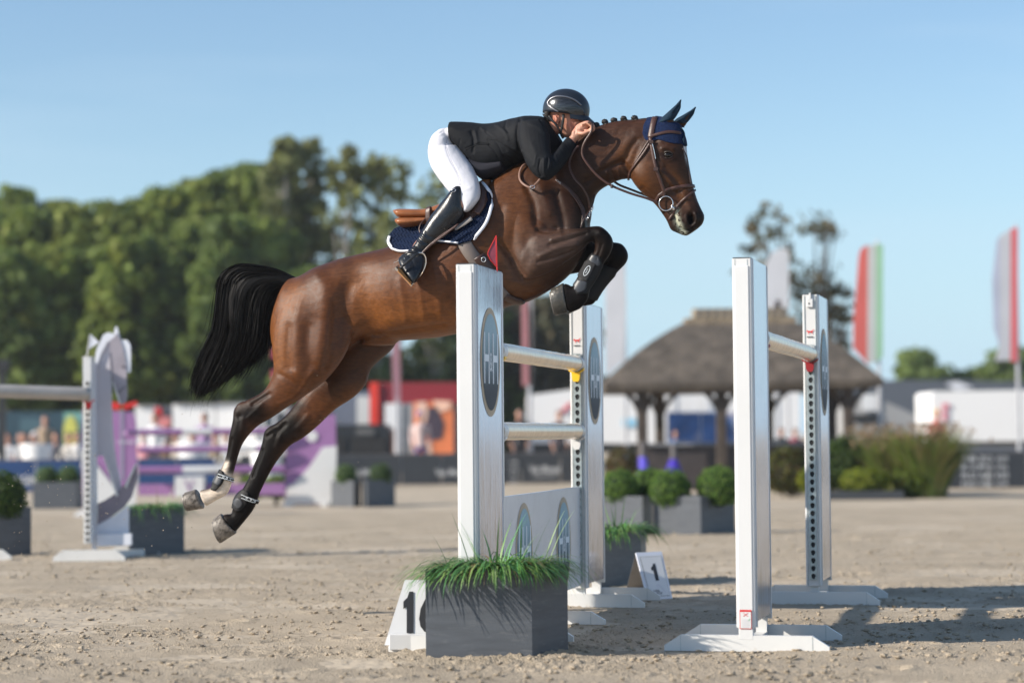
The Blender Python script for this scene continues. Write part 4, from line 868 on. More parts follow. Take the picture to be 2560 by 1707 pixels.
    # locks: strands share a wander
    lock = rng.randint(0, 300, n); ph = rng.rand(300, 4)*6.28; am = rng.randn(300)*.2
    tt1 = np.linspace(0, 1, K)[None, :]
    wob = (np.sin(tt1*7+ph[lock, 0][:, None])*4*am[lock][:, None]*tt1+np.sin(tt1*15+ph[lock, 1][:, None])*1.6*tt1)+rng.randn(n)[:, None]*6.0*tt1**1.6
    fly = rng.rand(n) < .14; fl_ = fly[:, None]*tt1**2; path[:, :, 1] += fl_*np.abs(rng.randn(n, 1))*16; path[:, :, 0] += fl_*rng.randn(n, 1)*13
    path[:, :, 0] += wob; path[:, :, 1] += rng.randn(n)[:, None]*2.0
    rr = np.clip(np.sin(np.pi*np.clip(tt1*0.9+0.06, 0, 1))**0.6, 0, 1)*0.085; ang = rng.rand(n)*6.28; edge = np.sqrt(np.clip(1-((s/(len(guides)-1)-0.5)*2)**2, 0.08, 1))
    wv = rr*(np.cos(ang)*np.sqrt(rng.rand(n))*edge)[:, None]
    dd = ray_many(path.reshape(-1, 2)); ss = (wv.reshape(-1)-(CP-HP0)@N_)/(dd@N_); pts = (CP+dd*ss[:, None]).reshape(n, K, 3)
    wid = 0.0014*(1-tt1**3*0.7)*(0.7+0.6*rng.rand(n, 1)); tn = np.gradient(pts, axis=1); tn /= np.linalg.norm(tn, axis=2)[:, :, None]+1e-9
    rd = rng.randn(n, 1, 3); sd = np.cross(tn, rd); sd /= np.linalg.norm(sd, axis=2)[:, :, None]+1e-9
    V = np.stack([pts-sd*wid[:, :, None], pts+sd*wid[:, :, None]], 2).reshape(-1, 3); base = (np.arange(n)*K*2)[:, None]+(np.arange(K-1)*2)[None]
    Ft = np.stack([base, base+1, base+3, base+2], 2).reshape(-1, 4)
    hair = mat('tail_hair', (0.0045, 0.004, 0.004), 0.5, var=0.3, scale=30, spec=0.11); t_ = obj('tail', V, Ft, hair, th, smooth=True)
    V, Fc = loft([(738, 692, 728, 722, 0, .045), (695, 680, 694, 715, 0, .06), (645, 676, 655, 740, 0, .075), (600, 675, 632, 780, 0, .08), (562, 700, 640, 820, 0, .075), (556, 770, 640, 850, 0, .07), (556, 820, 612, 862, 0, .045), (545, 850, 580, 875, 0, .03)], 4, 16, 2)
    obj('tail_core', V, Fc, hair, t_, smooth=True)
    return th, co, F, bv, c
def ray_many(uv):
    d = np.stack([(uv[:, 0]-W0/2)/FPX, -(uv[:, 1]-H0/2)/FPX, -np.ones(len(uv))], 1); return d@ROTN.T
HORSE, HC, HF, HBV, HCOL = horse()
HUV = pix(HC); HW = wof(HC); HN = normals(HC, HF)

# ================================================================== tack
LEA = mat('brown_leather', (0.060, 0.026, 0.019), 0.42, var=0.15, scale=30, bump=0.15, bscale=160)
LEAD = mat('dark_brown_leather', (0.045, 0.022, 0.017), 0.4, var=0.15, scale=30, bump=0.15, bscale=160)
TAN = mat('tan_saddle_leather', (0.27, 0.095, 0.03), 0.3, var=0.15, scale=20, bump=0.1, bscale=90)
STEEL = mat('polished_steel', (0.72, 0.70, 0.68), 0.14, 0.95, var=0.04)
def quilt_mat():
    m = mat('navy_quilted_cloth', (0.0035, 0.0105, 0.034), 0.8, var=0.12, scale=60, spec=0.15); nt = m.node_tree; b = nt.nodes['Principled BSDF']; L = nt.links.new
    uvn = nt.nodes.new('ShaderNodeUVMap'); uvn.uv_map = 'quilt'; sp = nt.nodes.new('ShaderNodeSeparateXYZ'); L(uvn.outputs[0], sp.inputs[0])
    # zigzag: v + |frac(u)-.5|
    fr = nt.nodes.new('ShaderNodeMath'); fr.operation = 'PINGPONG'; fr.inputs[1].default_value = 0.5; L(sp.outputs[1], fr.inputs[0])
    ad = nt.nodes.new('ShaderNodeMath'); ad.operation = 'MULTIPLY_ADD'; ad.inputs[1].default_value = 1.5; L(fr.outputs[0], ad.inputs[0]); L(sp.outputs[0], ad.inputs[2])
    pp = nt.nodes.new('ShaderNodeMath'); pp.operation = 'PINGPONG'; pp.inputs[1].default_value = 0.5; L(ad.outputs[0], pp.inputs[0])
    pw = nt.nodes.new('ShaderNodeMath'); pw.operation = 'POWER'; pw.inputs[1].default_value = 0.5; L(pp.outputs[0], pw.inputs[0])
    bp = nt.nodes.new('ShaderNodeBump'); bp.inputs['Strength'].default_value = 1; bp.inputs['Distance'].default_value = 0.007; L(pw.outputs[0], bp.inputs['Height']); L(bp.outputs[0], b.inputs['Normal'])
    return m
def set_uv(o, V, fn, name='quilt'):
    uvl = o.data.uv_layers.new(name=name); lv = np.zeros(len(o.data.loops), np.int32); o.data.loops.foreach_get('vertex_index', lv); uvl.data.foreach_set('uv', fn(V)[lv].astype(np.float32).ravel())
def saddle_pad():
    th = thing('saddle_pad', 'navy quilted saddle pad with white trim beneath the brown saddle', 'saddle pad', HP(1100, 560, 0))
    poly = [(971, 602), (971, 613), (978, 622), (1000, 629), (1030, 628), (1065, 612), (1093, 608), (1146, 614), (1182, 602), (1204, 582), (1222, 556), (1234, 520), (1234, 490), (1222, 468), (1200, 448), (1180, 440), (1120, 500), (1040, 560), (1000, 568), (986, 575), (976, 586)]
    # pad spans both flanks: build it from lofts lying just outside the back
    back = loft([(966, 584, 985, 700, 0, .275), (985, 572, 1000, 700, 0, .282), (1040, 556, 1060, 760, 0, .30), (1110, 528, 1130, 760, 0, .315), (1180, 480, 1190, 740, 0, .31), (1238, 440, 1250, 700, 0, .275)], 5, 60, 2.1)
    co, F = fuse([back], 0.006, 5); uv = pix(co); 
    # follow the horse's flank: move the near surface onto the body + 14 mm
    N = normals(co, F); w_ = wof(co); snap = []
    for k in range(len(co)):
        p = Vector(co[k]); loc, nn, idx, dist = HBV.find_nearest(p); snap.append((np.array(loc), np.array(nn)))
    sp = np.array([a for a, b in snap]); sn = np.array([b for a, b in snap]); side = np.abs(w_) > 0.10
    wt = np.clip((np.abs(w_)-0.06)/0.10, 0, 1)[:, None]; co2 = co*(1-wt)+(sp+sn*0.012)*wt
    uvm = pix(co2); ww = wof(co2)
    # the far flank uses the same outline mirrored through the middle plane
    mir = co2-N_*(2*ww)[:, None]*(ww < 0)[:, None]; uvm2 = pix(mir); mask = inpoly(uvm2, poly)
    sh = np.array([False]*len(co2))
    V, Fq = shell(co2, F, mask, 0.0, 0.012); o = obj('quilted_cloth', V, Fq, quilt_mat(), th, smooth=True)
    set_uv(o, V, lambda V: np.stack([pix(V)[:, 0]/9.0+pix(V)[:, 1]/60, pix(V)[:, 1]/13.0-pix(V)[:, 0]/80], 1))
    bv = BVHTree.FromPolygons([Vector(v) for v in V], [tuple(f) for f in Fq.tolist()])
    trim = mat('white_trim', (0.72, 0.73, 0.78), 0.7, var=0.08, scale=40)
    for k, ln in enumerate(([(975, 592), (972, 602), (974, 612), (982, 620), (1002, 626), (1024, 625)], [(1070, 606), (1093, 603), (1146, 608)], [(1183, 598), (1201, 578), (1217, 554), (1228, 520), (1228, 492), (1218, 470), (1200, 452)])):
        VV, FF = strap(bv, ln, 0.019 if k != 1 else 0.010, 0.004, 0.006, 8); obj('trim', VV, FF, trim, th, smooth=True)
    return th, bv
PAD, PBV = saddle_pad()
def surf(u, v, bvs, off=0.0):
    best = None; d = Vector(ray(u, v)).normalized()
    for b in bvs:
        h = b.ray_cast(Vector(CP), d)
        if h[0] is not None and (best is None or h[3] < best[2]): best = (np.array(h[0]), np.array(h[1]), h[3])
    if best is None: return None
    return best[0]-np.array(d)*off
def saddle():
    th = thing('saddle', 'brown jumping saddle with tan cantle roll and steel stirrup', 'saddle', HP(1100, 530, 0))
    V, F = fuse([loft([(989, 526, 1000, 545, 0, .10), (1004, 524, 1008, 549, 0, .125), (1035, 524, 1038, 552, 0, .12), (1066, 523, 1070, 550, 0, .10), (1100, 512, 1110, 548, 0, .10), (1150, 490, 1165, 530, 0, .09), (1200, 455, 1212, 490, 0, .08), (1225, 440, 1232, 468, 0, .05)], 5, 26, 2.6)], 0.005, 5)
    V = sculpt(V, F, [([(995, 547), (1060, 548)], 3, -.006)]); obj('seat', V, F, TAN, th, smooth=True)
    V, F = fuse([loft([(997, 547, 999, 564, 0.05, .11), (1010, 545, 1012, 571, 0.05, .13), (1040, 545, 1044, 569, 0.05, .13), (1070, 545, 1080, 562, .05, .12)], 5, 22, 2.2)], 0.005, 4); obj('panel_roll', V, F, TAN, th, smooth=True)
    for k_ in range(1):
        V, F = fuse([loft([(1066, 519, 1067, 562, .13, .035), (1078, 515, 1080, 560, .14, .035)], 4, 14, 3)], 0.005, 3); obj('keeper_strap', V, F, LEA, th, smooth=True)
        V, F = strap(None, [(1062, 548, .19), (1052, 560, .21), (1048, 572, .22), (1050, 582, .23)], 0.008, 0.002); obj('string_strap', V, F, LEA, th, smooth=True)
    # flap over the near side
    poly = [(1200, 455), (1219, 476), (1222, 500), (1214, 520), (1200, 536), (1182, 549), (1140, 578), (1110, 590), (1095, 570), (1080, 545), (1110, 520), (1150, 495)]
    pu, pv = np.meshgrid(np.arange(1078, 1226, 2.6), np.arange(450, 596, 2.6)); q = np.stack([pu.ravel(), pv.ravel()], 1); ok = inpoly(q, poly); ids = {}; VV = []; nu = pu.shape[1]
    for k in np.where(ok)[0]:
        p = surf(q[k, 0], q[k, 1], [PBV, HBV], 0.006)
        if p is not None: ids[k] = len(VV); VV.append(p)
    FF = [[ids[k], ids[k+1], ids[k+nu+1], ids[k+nu]] for k in ids if k+1 in ids and k+nu in ids and k+nu+1 in ids and (k % nu) < nu-1]
    VV = np.array(VV); VV = laplace(VV, np.array(FF), .6); VV = laplace(VV, np.array(FF), .6); VV = laplace(VV, np.array(FF), .6); n = len(VV); back_ = VV-N_*0.01
    e = {}; 
    for f in FF:
        for a, b in zip(f, f[1:]+f[:1]): e[(a, b)] = 1
    rim = [[a, b, b+n, a+n] for (a, b) in e if (b, a) not in e]
    obj('flap', np.concatenate([VV, back_]), FF+[[x+n for x in f[::-1]] for f in FF]+rim, LEA, th, smooth=True)
    bvf = BVHTree.FromPolygons([Vector(v) for v in VV], FF)
    mb = MB(); V, F = strap(bvf, [(1197, 462), (1207, 485), (1205, 510), (1190, 535)], 0.05, 0.012, 0.004, 8); obj('knee_roll', V, F, LEA, th, smooth=True)
    V, F = strap(PBV, [(1182, 549), (1160, 565), (1140, 576)], 0.03, 0.004, 0.02, 6); obj('billet', V, F, mat('grey_webbing', (0.2, 0.18, 0.17), 0.6), th, smooth=True)
    # girth
    V, F = strap(HBV, [(1158, 602), (1172, 628), (1192, 655), (1215, 690), (1240, 722), (1262, 744)], 0.082, 0.008, 0.006, 8); gm = mat('grey_brown_girth', (0.15, 0.12, 0.105), 0.55, var=0.1, bump=0.2, bscale=60); gi = obj('girth', V, F, gm, th, smooth=True)
    V, F = strap(HBV, [(1196, 640), (1215, 668), (1240, 700)], 0.075, 0.010, 0.012, 8); obj('belly_guard', V, F, LEAD, gi, smooth=True)
    V, F = strap(HBV, [(1262, 738), (1280, 746), (1298, 751), (1306, 748)], 0.05, 0.012, 0.008, 8); obj('belly_guard', V, F, LEAD, gi, smooth=True)
    p = surf(1209, 649, [HBV], 0.035); ring = [p+T_*0.013*math.cos(t)+UP*0.014*math.sin(t) for t in np.linspace(0, 2*math.pi, 20)]; V, F = tube_vf(ring, 0.0028, 8, False); obj('girth_ring', V, F, STEEL, gi, smooth=True)
    # stirrup leathers and iron, hung at the rider's foot
    for du in (0, 5): V, F = strap(None, [(1146-du, 560+du, .335), (1110-du, 588, .345), (1080-du, 610+du*.5, .35), (1054, 634, .345)], 0.012, 0.0022); obj('stirrup_leather', V, F, LEA, th, smooth=True)
    mb = MB(); q = lambda l: [HP(*a) for a in l]
    mb.tube(catmull(q([(1040, 640, .40), (1046, 633, .385), (1056, 633, .36), (1063, 642, .34), (1064, 658, .33), (1058, 676, .33), (1047, 692, .33), (1036, 706, .33)]), 5), 0.0065, 10)
    ir = mb.build('stirrup_iron', [STEEL], th, smooth=True)
    mb = MB(); mb.tube(catmull(q([(1046, 634, .39), (1036, 640, .41), (1018, 655, .43), (1000, 671, .44)]), 5), 0.0085, 10); mb.build('iron_branch', [mat('black_rubber', (0.012, 0.013, 0.015), 0.45)], ir, smooth=True)
    a, b_, c_, d_ = HP(989, 668, .46), HP(1031, 713, .44), HP(1037, 707, .32), HP(996, 662, .34); up = np.cross(b_-a, d_-a); up /= np.linalg.norm(up); up = up if up[2] > 0 else -up
    mb = MB(); mb.prism([a, b_, c_, d_], -up*0.011, 0); mb.build('tread', [STEEL], ir)
    mb = MB(); mb.prism([a*.9+c_*.1+up*.001-N_*0, b_*.9+d_*.1+up*.001, c_*.9+a*.1+up*.001, d_*.9+b_*.1+up*.001], up*0.004, 0)
    mb.tube([HP(994, 677, .465), HP(1028, 713, .445)], 0.0045, 6, 0); mb.build('tread_pad', [mat('orange_tread', (0.45, 0.2, 0.06), 0.6)], ir)
saddle()
def bonnet():
    th = thing('ear_bonnet', 'navy crocheted ear bonnet over the horse ears and forehead', 'ear bonnet', HP(1660, 320, 0))
    poly = [(1622, 286), (1640, 283), (1655, 292), (1670, 306), (1690, 306), (1712, 316), (1711, 330), (1720, 348), (1722, 362), (1712, 369), (1704, 362), (1690, 362), (1668, 357), (1645, 350), (1628, 356), (1612, 352), (1605, 336), (1608, 315)]
    mk = inpoly(HUV, poly)
    m = mat('navy_crochet', (0.006, 0.016, 0.055), 0.85, var=0.3, scale=90, bump=1.0, bscale=150, bdist=0.006, spec=0.2)
    V, F = shell(HC, HF, mk, 0.0005, 0.005); obj('crochet_cap', V, F, m, th, smooth=True)
    m2 = mat('dark_teal_ear_cloth', (0.008, 0.024, 0.044), 0.8, var=0.1, spec=0.2)
    for b0, b1, tip, w_ in (((1641, 311), (1684, 300), (1703, 249), .045), ((1684, 304), (1712, 312), (1740, 267), -.05)):
        b0, b1, tip = [np.array(a, float) for a in (b0, b1, tip)]; mid0 = b0*.55+tip*.45+np.array([-4, 2]); mid1 = b1*.5+tip*.5+np.array([8, -3])
        V, F = fuse([loft([(*b0, *b1, w_, .04), (*(b0*.8+tip*.2-[3, 0]), *(b1*.8+tip*.2+[4, 0]), w_, .036), (*mid0, *mid1, w_, .028), (*(b0*.22+tip*.78+[-1, 1]), *(b1*.18+tip*.82+[3, 0]), w_, .014), (*(tip-[2, 0]), *(tip+[1, 1]), w_, .005)], 5, 20, 2)], 0.0045, 3)
        # the cupped opening faces forwards
        V = sculpt(V, F, [([tuple(b1*.7+tip*.3-[4, 2]), tuple(b1*.35+tip*.65)], 5, -.010)]); obj('ear_cover', V, F, m2, th, smooth=True)
    V, F = strap(HBV, [(1699, 322), (1707, 335), (1706, 352), (1712, 364)], 0.012, 0.005, 0.008, 6); obj('edge_binding', V, F, m2, th, smooth=True)
bonnet()
def bridle():
    th = thing('bridle', 'brown leather bridle with steel ring bit and long reins', 'bridle', HP(1660, 420, 0))
    S = lambda name, pts, wd, m=LEA, t=0.003, off=0.007: obj(name, *strap(HBV, pts, wd, t, off, 7), m, th, smooth=True)
    S('headpiece', [(1641, 287), (1636, 300), (1631, 322), (1627, 345)], 0.034, LEA, .003, .008)
    S('browband', [(1627, 341), (1645, 336.5), (1672, 331), (1700, 334)], 0.018, LEA, .003, .008)
    S('cheekpiece', [(1626, 345), (1629, 362), (1634, 392), (1641, 422), (1650, 448), (1659, 475), (1661, 492)], 0.020)
    S('throatlatch', [(1626, 358), (1610, 383), (1590, 411), (1576, 432), (1571, 447)], 0.014)
    S('throatlatch', [(1624, 350), (1604, 382), (1586, 412)], 0.010)
    S('noseband', [(1655, 489), (1662, 478), (1681, 471), (1709, 466), (1736, 466)], 0.022, LEA, .003)
    S('flash_strap', [(1736, 476), (1715, 494), (1695, 514), (1684, 532), (1674, 549)], 0.014)
    S('jaw_strap', [(1660, 480), (1648, 489), (1641, 503)], 0.018)
    S('face_strap', [(1705, 372), (1715, 395), (1720, 430), (1725, 460)], 0.007, LEAD)
    mb = MB(); 
    for (u, v) in ((1640, 424), (1628, 356)):
        p = surf(u, v, [HBV], 0.014); mb.box(p-T_*0.014-UP*0.010, T_*0.028, UP*0.022, N_*0.006, 0, 0.002)
    mb.build('buckle_keeper', [LEAD], th)
    V, F = strap(HBV, [(1632, 361), (1636, 376), (1640, 398)], 0.004, 0.003, 0.012, 5); obj('buckle', V, F, STEEL, th)
    p = surf(1665, 509, [HBV], 0.02); r = 0.041; ring = [p+T_*r*math.cos(t)+UP*r*1.03*math.sin(t) for t in np.linspace(0, 2*math.pi, 36)]; V, F = tube_vf(ring, 0.0036, 10, False); obj('bit_ring', V, F, STEEL, th, smooth=True)
    q = surf(1679, 520, [HBV], 0.012); V, F = tube_vf([p+T_*0.033-UP*0.012, q+T_*.01-UP*.006, q+T_*0.02-N_*0.02-UP*.01], [0.008, 0.010, 0.008], 10); obj('mouthpiece', V, F, STEEL, th, smooth=True)
    rein = [(1470, 306, .17), (1480, 311, .17), (1478, 330, .17), (1461, 357, .17), (1455, 382, .16), (1463, 402, .16), (1490, 436, .155), (1524, 462, .15), (1574, 483, .13), (1617, 496, .115), (1646, 508, .10)]
    obj('rein', *strap(None, rein, 0.014, 0.0045), LEA, th, smooth=True)
    far = [(1470, 306, -.12), (1478, 330, -.14), (1490, 380, -.16), (1530, 450, -.14), (1580, 475, -.12), (1646, 500, -.09)]; obj('rein', *strap(None, far, 0.014, 0.0045), LEA, th, smooth=True)
    mb = MB(); c_ = HP(1530, 466, .155); mb.cbox(c_, 0.018, 0.014, 0.022, 0, 0.004, 0.3); mb.build('rein_stop', [LEAD], th)
bridle()
def breastplate():
    th = thing('breastplate', 'brown leather breastplate and martingale across the horse shoulder', 'breastplate', HP(1350, 470, 0))
    S = lambda name, pts, wd, m=LEA, t=0.003, off=0.006: obj(name, *strap(HBV, pts, wd, t, off, 7), m, th, smooth=True)
    S('shoulder_strap', [(1390, 449), (1405, 461), (1420, 473), (1437, 490), (1452, 515), (1460, 540)], 0.020, LEA)
    S('chest_strap', [(1420, 473), (1442, 505), (1455, 535), (1452, 566)], 0.012, LEAD)
    obj('neck_strap', *strap(None, [(1447, 365, .15), (1438, 372, .155), (1426, 396, .16), (1424, 418, .17), (1436, 447, .19), (1455, 467, .19), (1470, 495, .17), (1474, 520, .14)], 0.011, 0.004), LEA, th, smooth=True)
    obj('martingale_fork', *strap(None, [(1487, 484, .02), (1483, 505, .06), (1478, 520, .11), (1466, 538, .16), (1456, 556, .18), (1452, 570, .18)], 0.007, 0.003), LEAD, th, smooth=True)
    mb = MB(); q = [HP(1483-k*2.2, 518+k*4.2, .14+.002*k) for k in range(8)]
    for k, c_ in enumerate(q):
        a = T_ if k % 2 else N_; rg = [c_+a*0.005*math.cos(t)+UP*0.008*math.sin(t) for t in np.linspace(0, 2*math.pi, 9)]; mb.tube(rg, 0.0014, 5, 0, False)
    mb.build('chain', [STEEL], th)
    S('girth_strap', [(1395, 708), (1370, 722), (1345, 736), (1320, 746), (1305, 752)], 0.008, LEA)
    # loop handle at the withers
    loop = [(1316, 409, .10), (1306, 416, .12), (1299, 432, .14), (1300, 450, .17), (1312, 463, .20), (1328, 469, .21), (1340, 460, .20), (1352, 446, .19)]
    obj('withers_loop', *strap(None, loop, 0.013, 0.004), mat('pale_edged_leather', (0.2, 0.11, 0.08), 0.5), th, smooth=True)
    mb = MB(); c_ = HP(1331, 468, .22); mb.tube([c_+T_*0.014*math.cos(t)+UP*0.009*math.sin(t) for t in np.linspace(0, 2*math.pi, 12)], 0.002, 6, 0, False); mb.build('buckle', [STEEL], th)
    mb = MB(); c_ = surf(1397, 455, [HBV], 0.012)
    if c_ is not None:
        xa = (HP(1410, 466)-HP(1393, 452)); xa /= np.linalg.norm(xa); yy = np.cross(N_, xa); text_on(mb, 'CWD', c_+N_*0.004, xa, yy, 0.03, 0.011, 0.001, 0); mb.build('maker_letters', [M['letter']], th)
breastplate()
def leg_boots():
    mg = mat('grey_boot_shell', (0.04, 0.043, 0.05), 0.4, var=0.1, spec=0.4); mk_ = mat('black_neoprene', (0.007, 0.007, 0.008), 0.6, spec=0.3, var=0.2, bump=0.2, bscale=150)
    def patch(th, name, poly, cond, off, tk, m):
        mask = inpoly(HUV, poly)&cond; V, F = shell(HC, HF, mask, off, tk); return obj(name, V, F, m, th, smooth=True)
    nearw = (HW > 0.05); farw = (HW < -0.05)
    th = thing('tendon_boot', 'black and grey tendon boot on the tucked near foreleg', 'horse boot', HP(1460, 690, .155), 'protective boots on the horse legs')
    patch(th, 'liner', [(1478, 632), (1502, 640), (1506, 664), (1494, 690), (1480, 712), (1466, 736), (1440, 736), (1433, 714), (1444, 686), (1462, 654)], nearw, 0.001, .007, mk_)
    patch(th, 'shell', [(1481, 637), (1497, 640), (1502, 655), (1496, 668), (1472, 654)], nearw, 0.008, .004, mg); patch(th, 'shell', [(1446, 699), (1470, 705), (1462, 728), (1446, 734), (1436, 726), (1436, 712)], nearw, 0.008, .004, mg)
    pt = patch(th, 'strap', [(1472, 650), (1492, 660), (1468, 706), (1447, 692), (1450, 680)], nearw, 0.012, .003, mat('black_velcro', (0.010, 0.010, 0.012), 0.75, bump=0.4, bscale=200))
    c_ = surf(1467, 677, [HBV], 0.03); xa = HP(1478, 658)-HP(1456, 696); xa = xa/np.linalg.norm(xa); xb = np.cross(xa, -N_); xb = xb if np.cross(xb, xa)@N_ > 0 else -xb
    mb = MB(); disc(mb, c_, xb, xa, 0.014, 0.033, 0.0, 0, 28, 0.0028); text_on(mb, 'EQUICK', c_, xa if True else xb, np.cross(N_, xa), 0.03, 0.007, 0.0, 0); mb.build('oval_badge', [M['letter']], pt)
    th = thing('tendon_boot', 'black boot on the far foreleg, seen edge on behind the near one', 'horse boot', HP(1500, 710, -.15), 'protective boots on the horse legs')
    patch(th, 'liner', [(1545, 672), (1530, 700), (1508, 730), (1490, 752), (1455, 745), (1470, 700), (1500, 660)], farw, 0.001, .007, mk_)
    for nm, cond, w_, poly, cap, stp, lab in (
        ('near', nearw, .13, [(541, 1172), (556, 1174), (563, 1186), (561, 1204), (552, 1216), (540, 1228), (526, 1226), (532, 1212), (536, 1190)], (545, 1200), [(549, 1189), (562, 1193), (579, 1199)], 'black fetlock boot on the white hind foot'),
        ('far', farw, -.14, [(609, 1222), (622, 1228), (621, 1246), (616, 1262), (604, 1276), (590, 1279), (581, 1270), (580, 1254), (590, 1238)], (597, 1258), [(606, 1241), (622, 1247), (642, 1253)], 'black fetlock boot with round grey cap on the lower hind foot')):
        th = thing('fetlock_boot', lab, 'horse boot', HP(*cap, w_), 'protective boots on the horse legs')
        patch(th, 'liner', poly, cond, 0.001, .008, mk_)
        c_ = np.array(cap, float); pl = [tuple(c_+np.array([11*math.cos(t), 14*math.sin(t)])) for t in np.linspace(0, 6.28, 20)]; patch(th, 'shell', pl, cond, 0.007, .007, mg)
        VV, FF = strap(HBV, stp, 0.026, 0.003, 0.012, 6); so_ = obj('strap', VV, FF, mk_, th, smooth=True)
        for dv in (-3.6, 3.6):
            VV, FF = strap(HBV, [(u, v+dv) for u, v in stp], 0.0028, 0.0012, 0.017, 6); obj('piping', VV, FF, M['letter'], so_)
        mb = MB()
        for t in (0.3, 0.6, 0.88):
            u = stp[0][0]*(1-t)+stp[2][0]*t; v = stp[0][1]*(1-t)+stp[2][1]*t; p = surf(u, v, [HBV], 0.019)
            if p is not None: disc(mb, p, T_, UP, 0.006, 0.006, 0.0, 0, 12, 0.0018)
        mb.build('emblem', [M['letter']], so_)
leg_boots()

# ================================================================== the rider
def rider():
    th = thing('person', 'rider in black jacket, white breeches and black helmet crouching over the horse neck', 'person', HP(1200, 400, 0))
    skin = mat('skin', (0.50, 0.235, 0.155), 0.48, attr='tint', var=0.10, scale=40, bump=0.15, bscale=120)
    S = []
    # trunk, limbs under the clothes
    S.append(loft([(1100, 356, 1118, 395, 0, .085), (1145, 330, 1158, 366, 0, .10), (1200, 320, 1205, 425, 0, .13), (1260, 312, 1265, 400, 0, .14), (1320, 302, 1325, 380, 0, .15), (1350, 304, 1366, 350, 0, .10), (1374, 298, 1392, 338, 0, .055), (1388, 288, 1408, 328, 0, .056)], 4, 24))
    for sg in (1, -1):
        S.append(loft([(1090, 372, 1135, 362, sg*.05, .065), (1090, 425, 1160, 405, sg*.15, .07), (1135, 490, 1185, 470, sg*.24, .05), (1118, 520, 1150, 545, sg*.28, .045), (1050, 590, 1075, 610, sg*.30, .035), (1012, 655, 1050, 665, sg*.32, .032), (1030, 695, 1043, 700, sg*.36, .025)], 4, 18))
        S.append(loft([(1310, 320, 1360, 320, sg*.15, .05), (1318, 380, 1365, 370, sg*.23, .048), (1345, 430, 1378, 408, sg*.268, .045), (1375, 435, 1384, 400, sg*.255, .042), (1420, 388, 1402, 366, sg*.18, .034), (1436, 361, 1420, 346, sg*.125, .028), (1443, 350, 1429, 338, sg*.115, .028)], 4, 16))
    # head
    S.append(loft([(1375, 262, 1462, 250, 0, .07), (1370, 282, 1464, 272, 0, .076), (1374, 298, 1461, 296, 0, .074), (1384, 312, 1459, 313, 0, .068), (1391, 325, 1452, 328, 0, .058), (1400, 337, 1440, 340, 0, .042), (1408, 343, 1428, 345, 0, .025)], 4, 26, 2.3))
    S.append(loft([(1452, 300, 1462, 302, 0, .014), (1456, 308, 1469, 314, 0, .018), (1454, 317, 1463, 320, 0, .015)], 4, 12))
    # ear
    e = HP(1393, 297, .078); S.append(ellipsoid(e, T_*0.016, N_*0.010, UP*0.027, 14, 10))
    # hands
    for sg, d in ((1, 0), (-1, 0)):
        q = lambda u, v, w_: HP(u, v, sg*w_)
        S.append(loft([(1441, 352, 1427, 341, sg*.118, .026), (1451, 343, 1432, 327, sg*.118, .030), (1461, 332, 1441, 314, sg*.115, .030), (1470, 322, 1453, 307, sg*.11, .030), (1476, 316, 1462, 305, sg*.11, .026)], 4, 18, 2.3))
        for k, (w0, r) in enumerate(((.150, .0095), (.128, .0105), (.105, .0105), (.084, .0095))):       # four curled fingers
            u0, v0 = 1454+k*1.5, 311-k*0.8+ (2 if k == 3 else 0)
            S.append(tube_vf(catmull([q(u0, v0, w0), q(u0+13, v0-3, w0+.003), q(u0+24, v0+4, w0+.002), q(u0+25, v0+14, w0), q(u0+16, v0+18, w0-.006), q(u0+9, v0+15, w0-.012)], 3), [r]*16, 10))
        S.append(tube_vf(catmull([q(1448, 333, .140), q(1458, 334, .150), q(1468, 330, .148), q(1476, 322, .140)], 3), [.013, .0125, .012, .0115, .011, .0105, .010, .0098, .009, .008], 10))
    co, F = fuse(S, 0.0042, 3)
    co = sculpt(co, F, [([(1393, 290), (1398, 297), (1394, 306)], 2.6, -.009), ([(1387, 290), (1385, 300), (1389, 310)], 2.2, .003), ([(1440, 298), (1452, 300)], 5, -.008), ([(1436, 291), (1455, 292)], 3, .004), ([(1428, 310), (1436, 322), (1438, 334)], 2.6, -.004), ([(1422, 312), (1428, 330)], 4, .003),
                        ([(1432, 300), (1437, 306)], 1.8, -.003), ([(1430, 304), (1436, 309)], 1.8, -.002), ([(1410, 318), (1414, 330)], 3, -.003), ([(1446, 326), (1456, 327)], 2.5, -.005), ([(1462, 322), (1470, 314)], 1.6, -.003), ([(1458, 318), (1466, 309)], 1.4, -.003), ([(1466, 327), (1475, 320)], 1.6, -.003), ([(1440, 335), (1450, 322)], 2, .0018), ([(1436, 332), (1446, 318)], 1.6, -.0015)])
    uv = pix(co); c = np.tile([0.50, 0.235, 0.155], (len(co), 1)); f = lambda c, k, m: c*(1-m[:, None])+np.array(k)*m[:, None]
    c = f(c, (0.42, 0.13, 0.09), 0.6*soft(seg_dist(uv, [(1425, 312), (1440, 318)]), 8, 4)); c = f(c, (0.45, 0.13, 0.085), 0.6*soft(seg_dist(uv, [(1390, 290), (1390, 304)]), 8, 3)); c = f(c, (0.26, 0.17, 0.13), 0.5*soft(seg_dist(uv, [(1412, 336), (1436, 338)]), 7, 3))
    c = f(c, (0.20, 0.13, 0.09), 0.8*soft(seg_dist(uv, [(1438, 292), (1456, 294)]), 2, .8)); c = f(c, (0.62, 0.33, 0.23), 0.6*(uv[:, 0] > 1440)*(uv[:, 1] > 304))
    b = obj('body', co, F, skin, th, smooth=True); attr_color(b, c)
    # hair
    V, Fh = loft([(1362, 284, 1384, 283, 0, .079), (1364, 294, 1380, 298, 0, .072), (1370, 304, 1380, 308, 0, .055)], 4, 20); obj('hair', V, Fh, mat('short_dark_hair', (0.035, 0.028, 0.022), 0.6, bump=0.8, bscale=200), th, smooth=True)
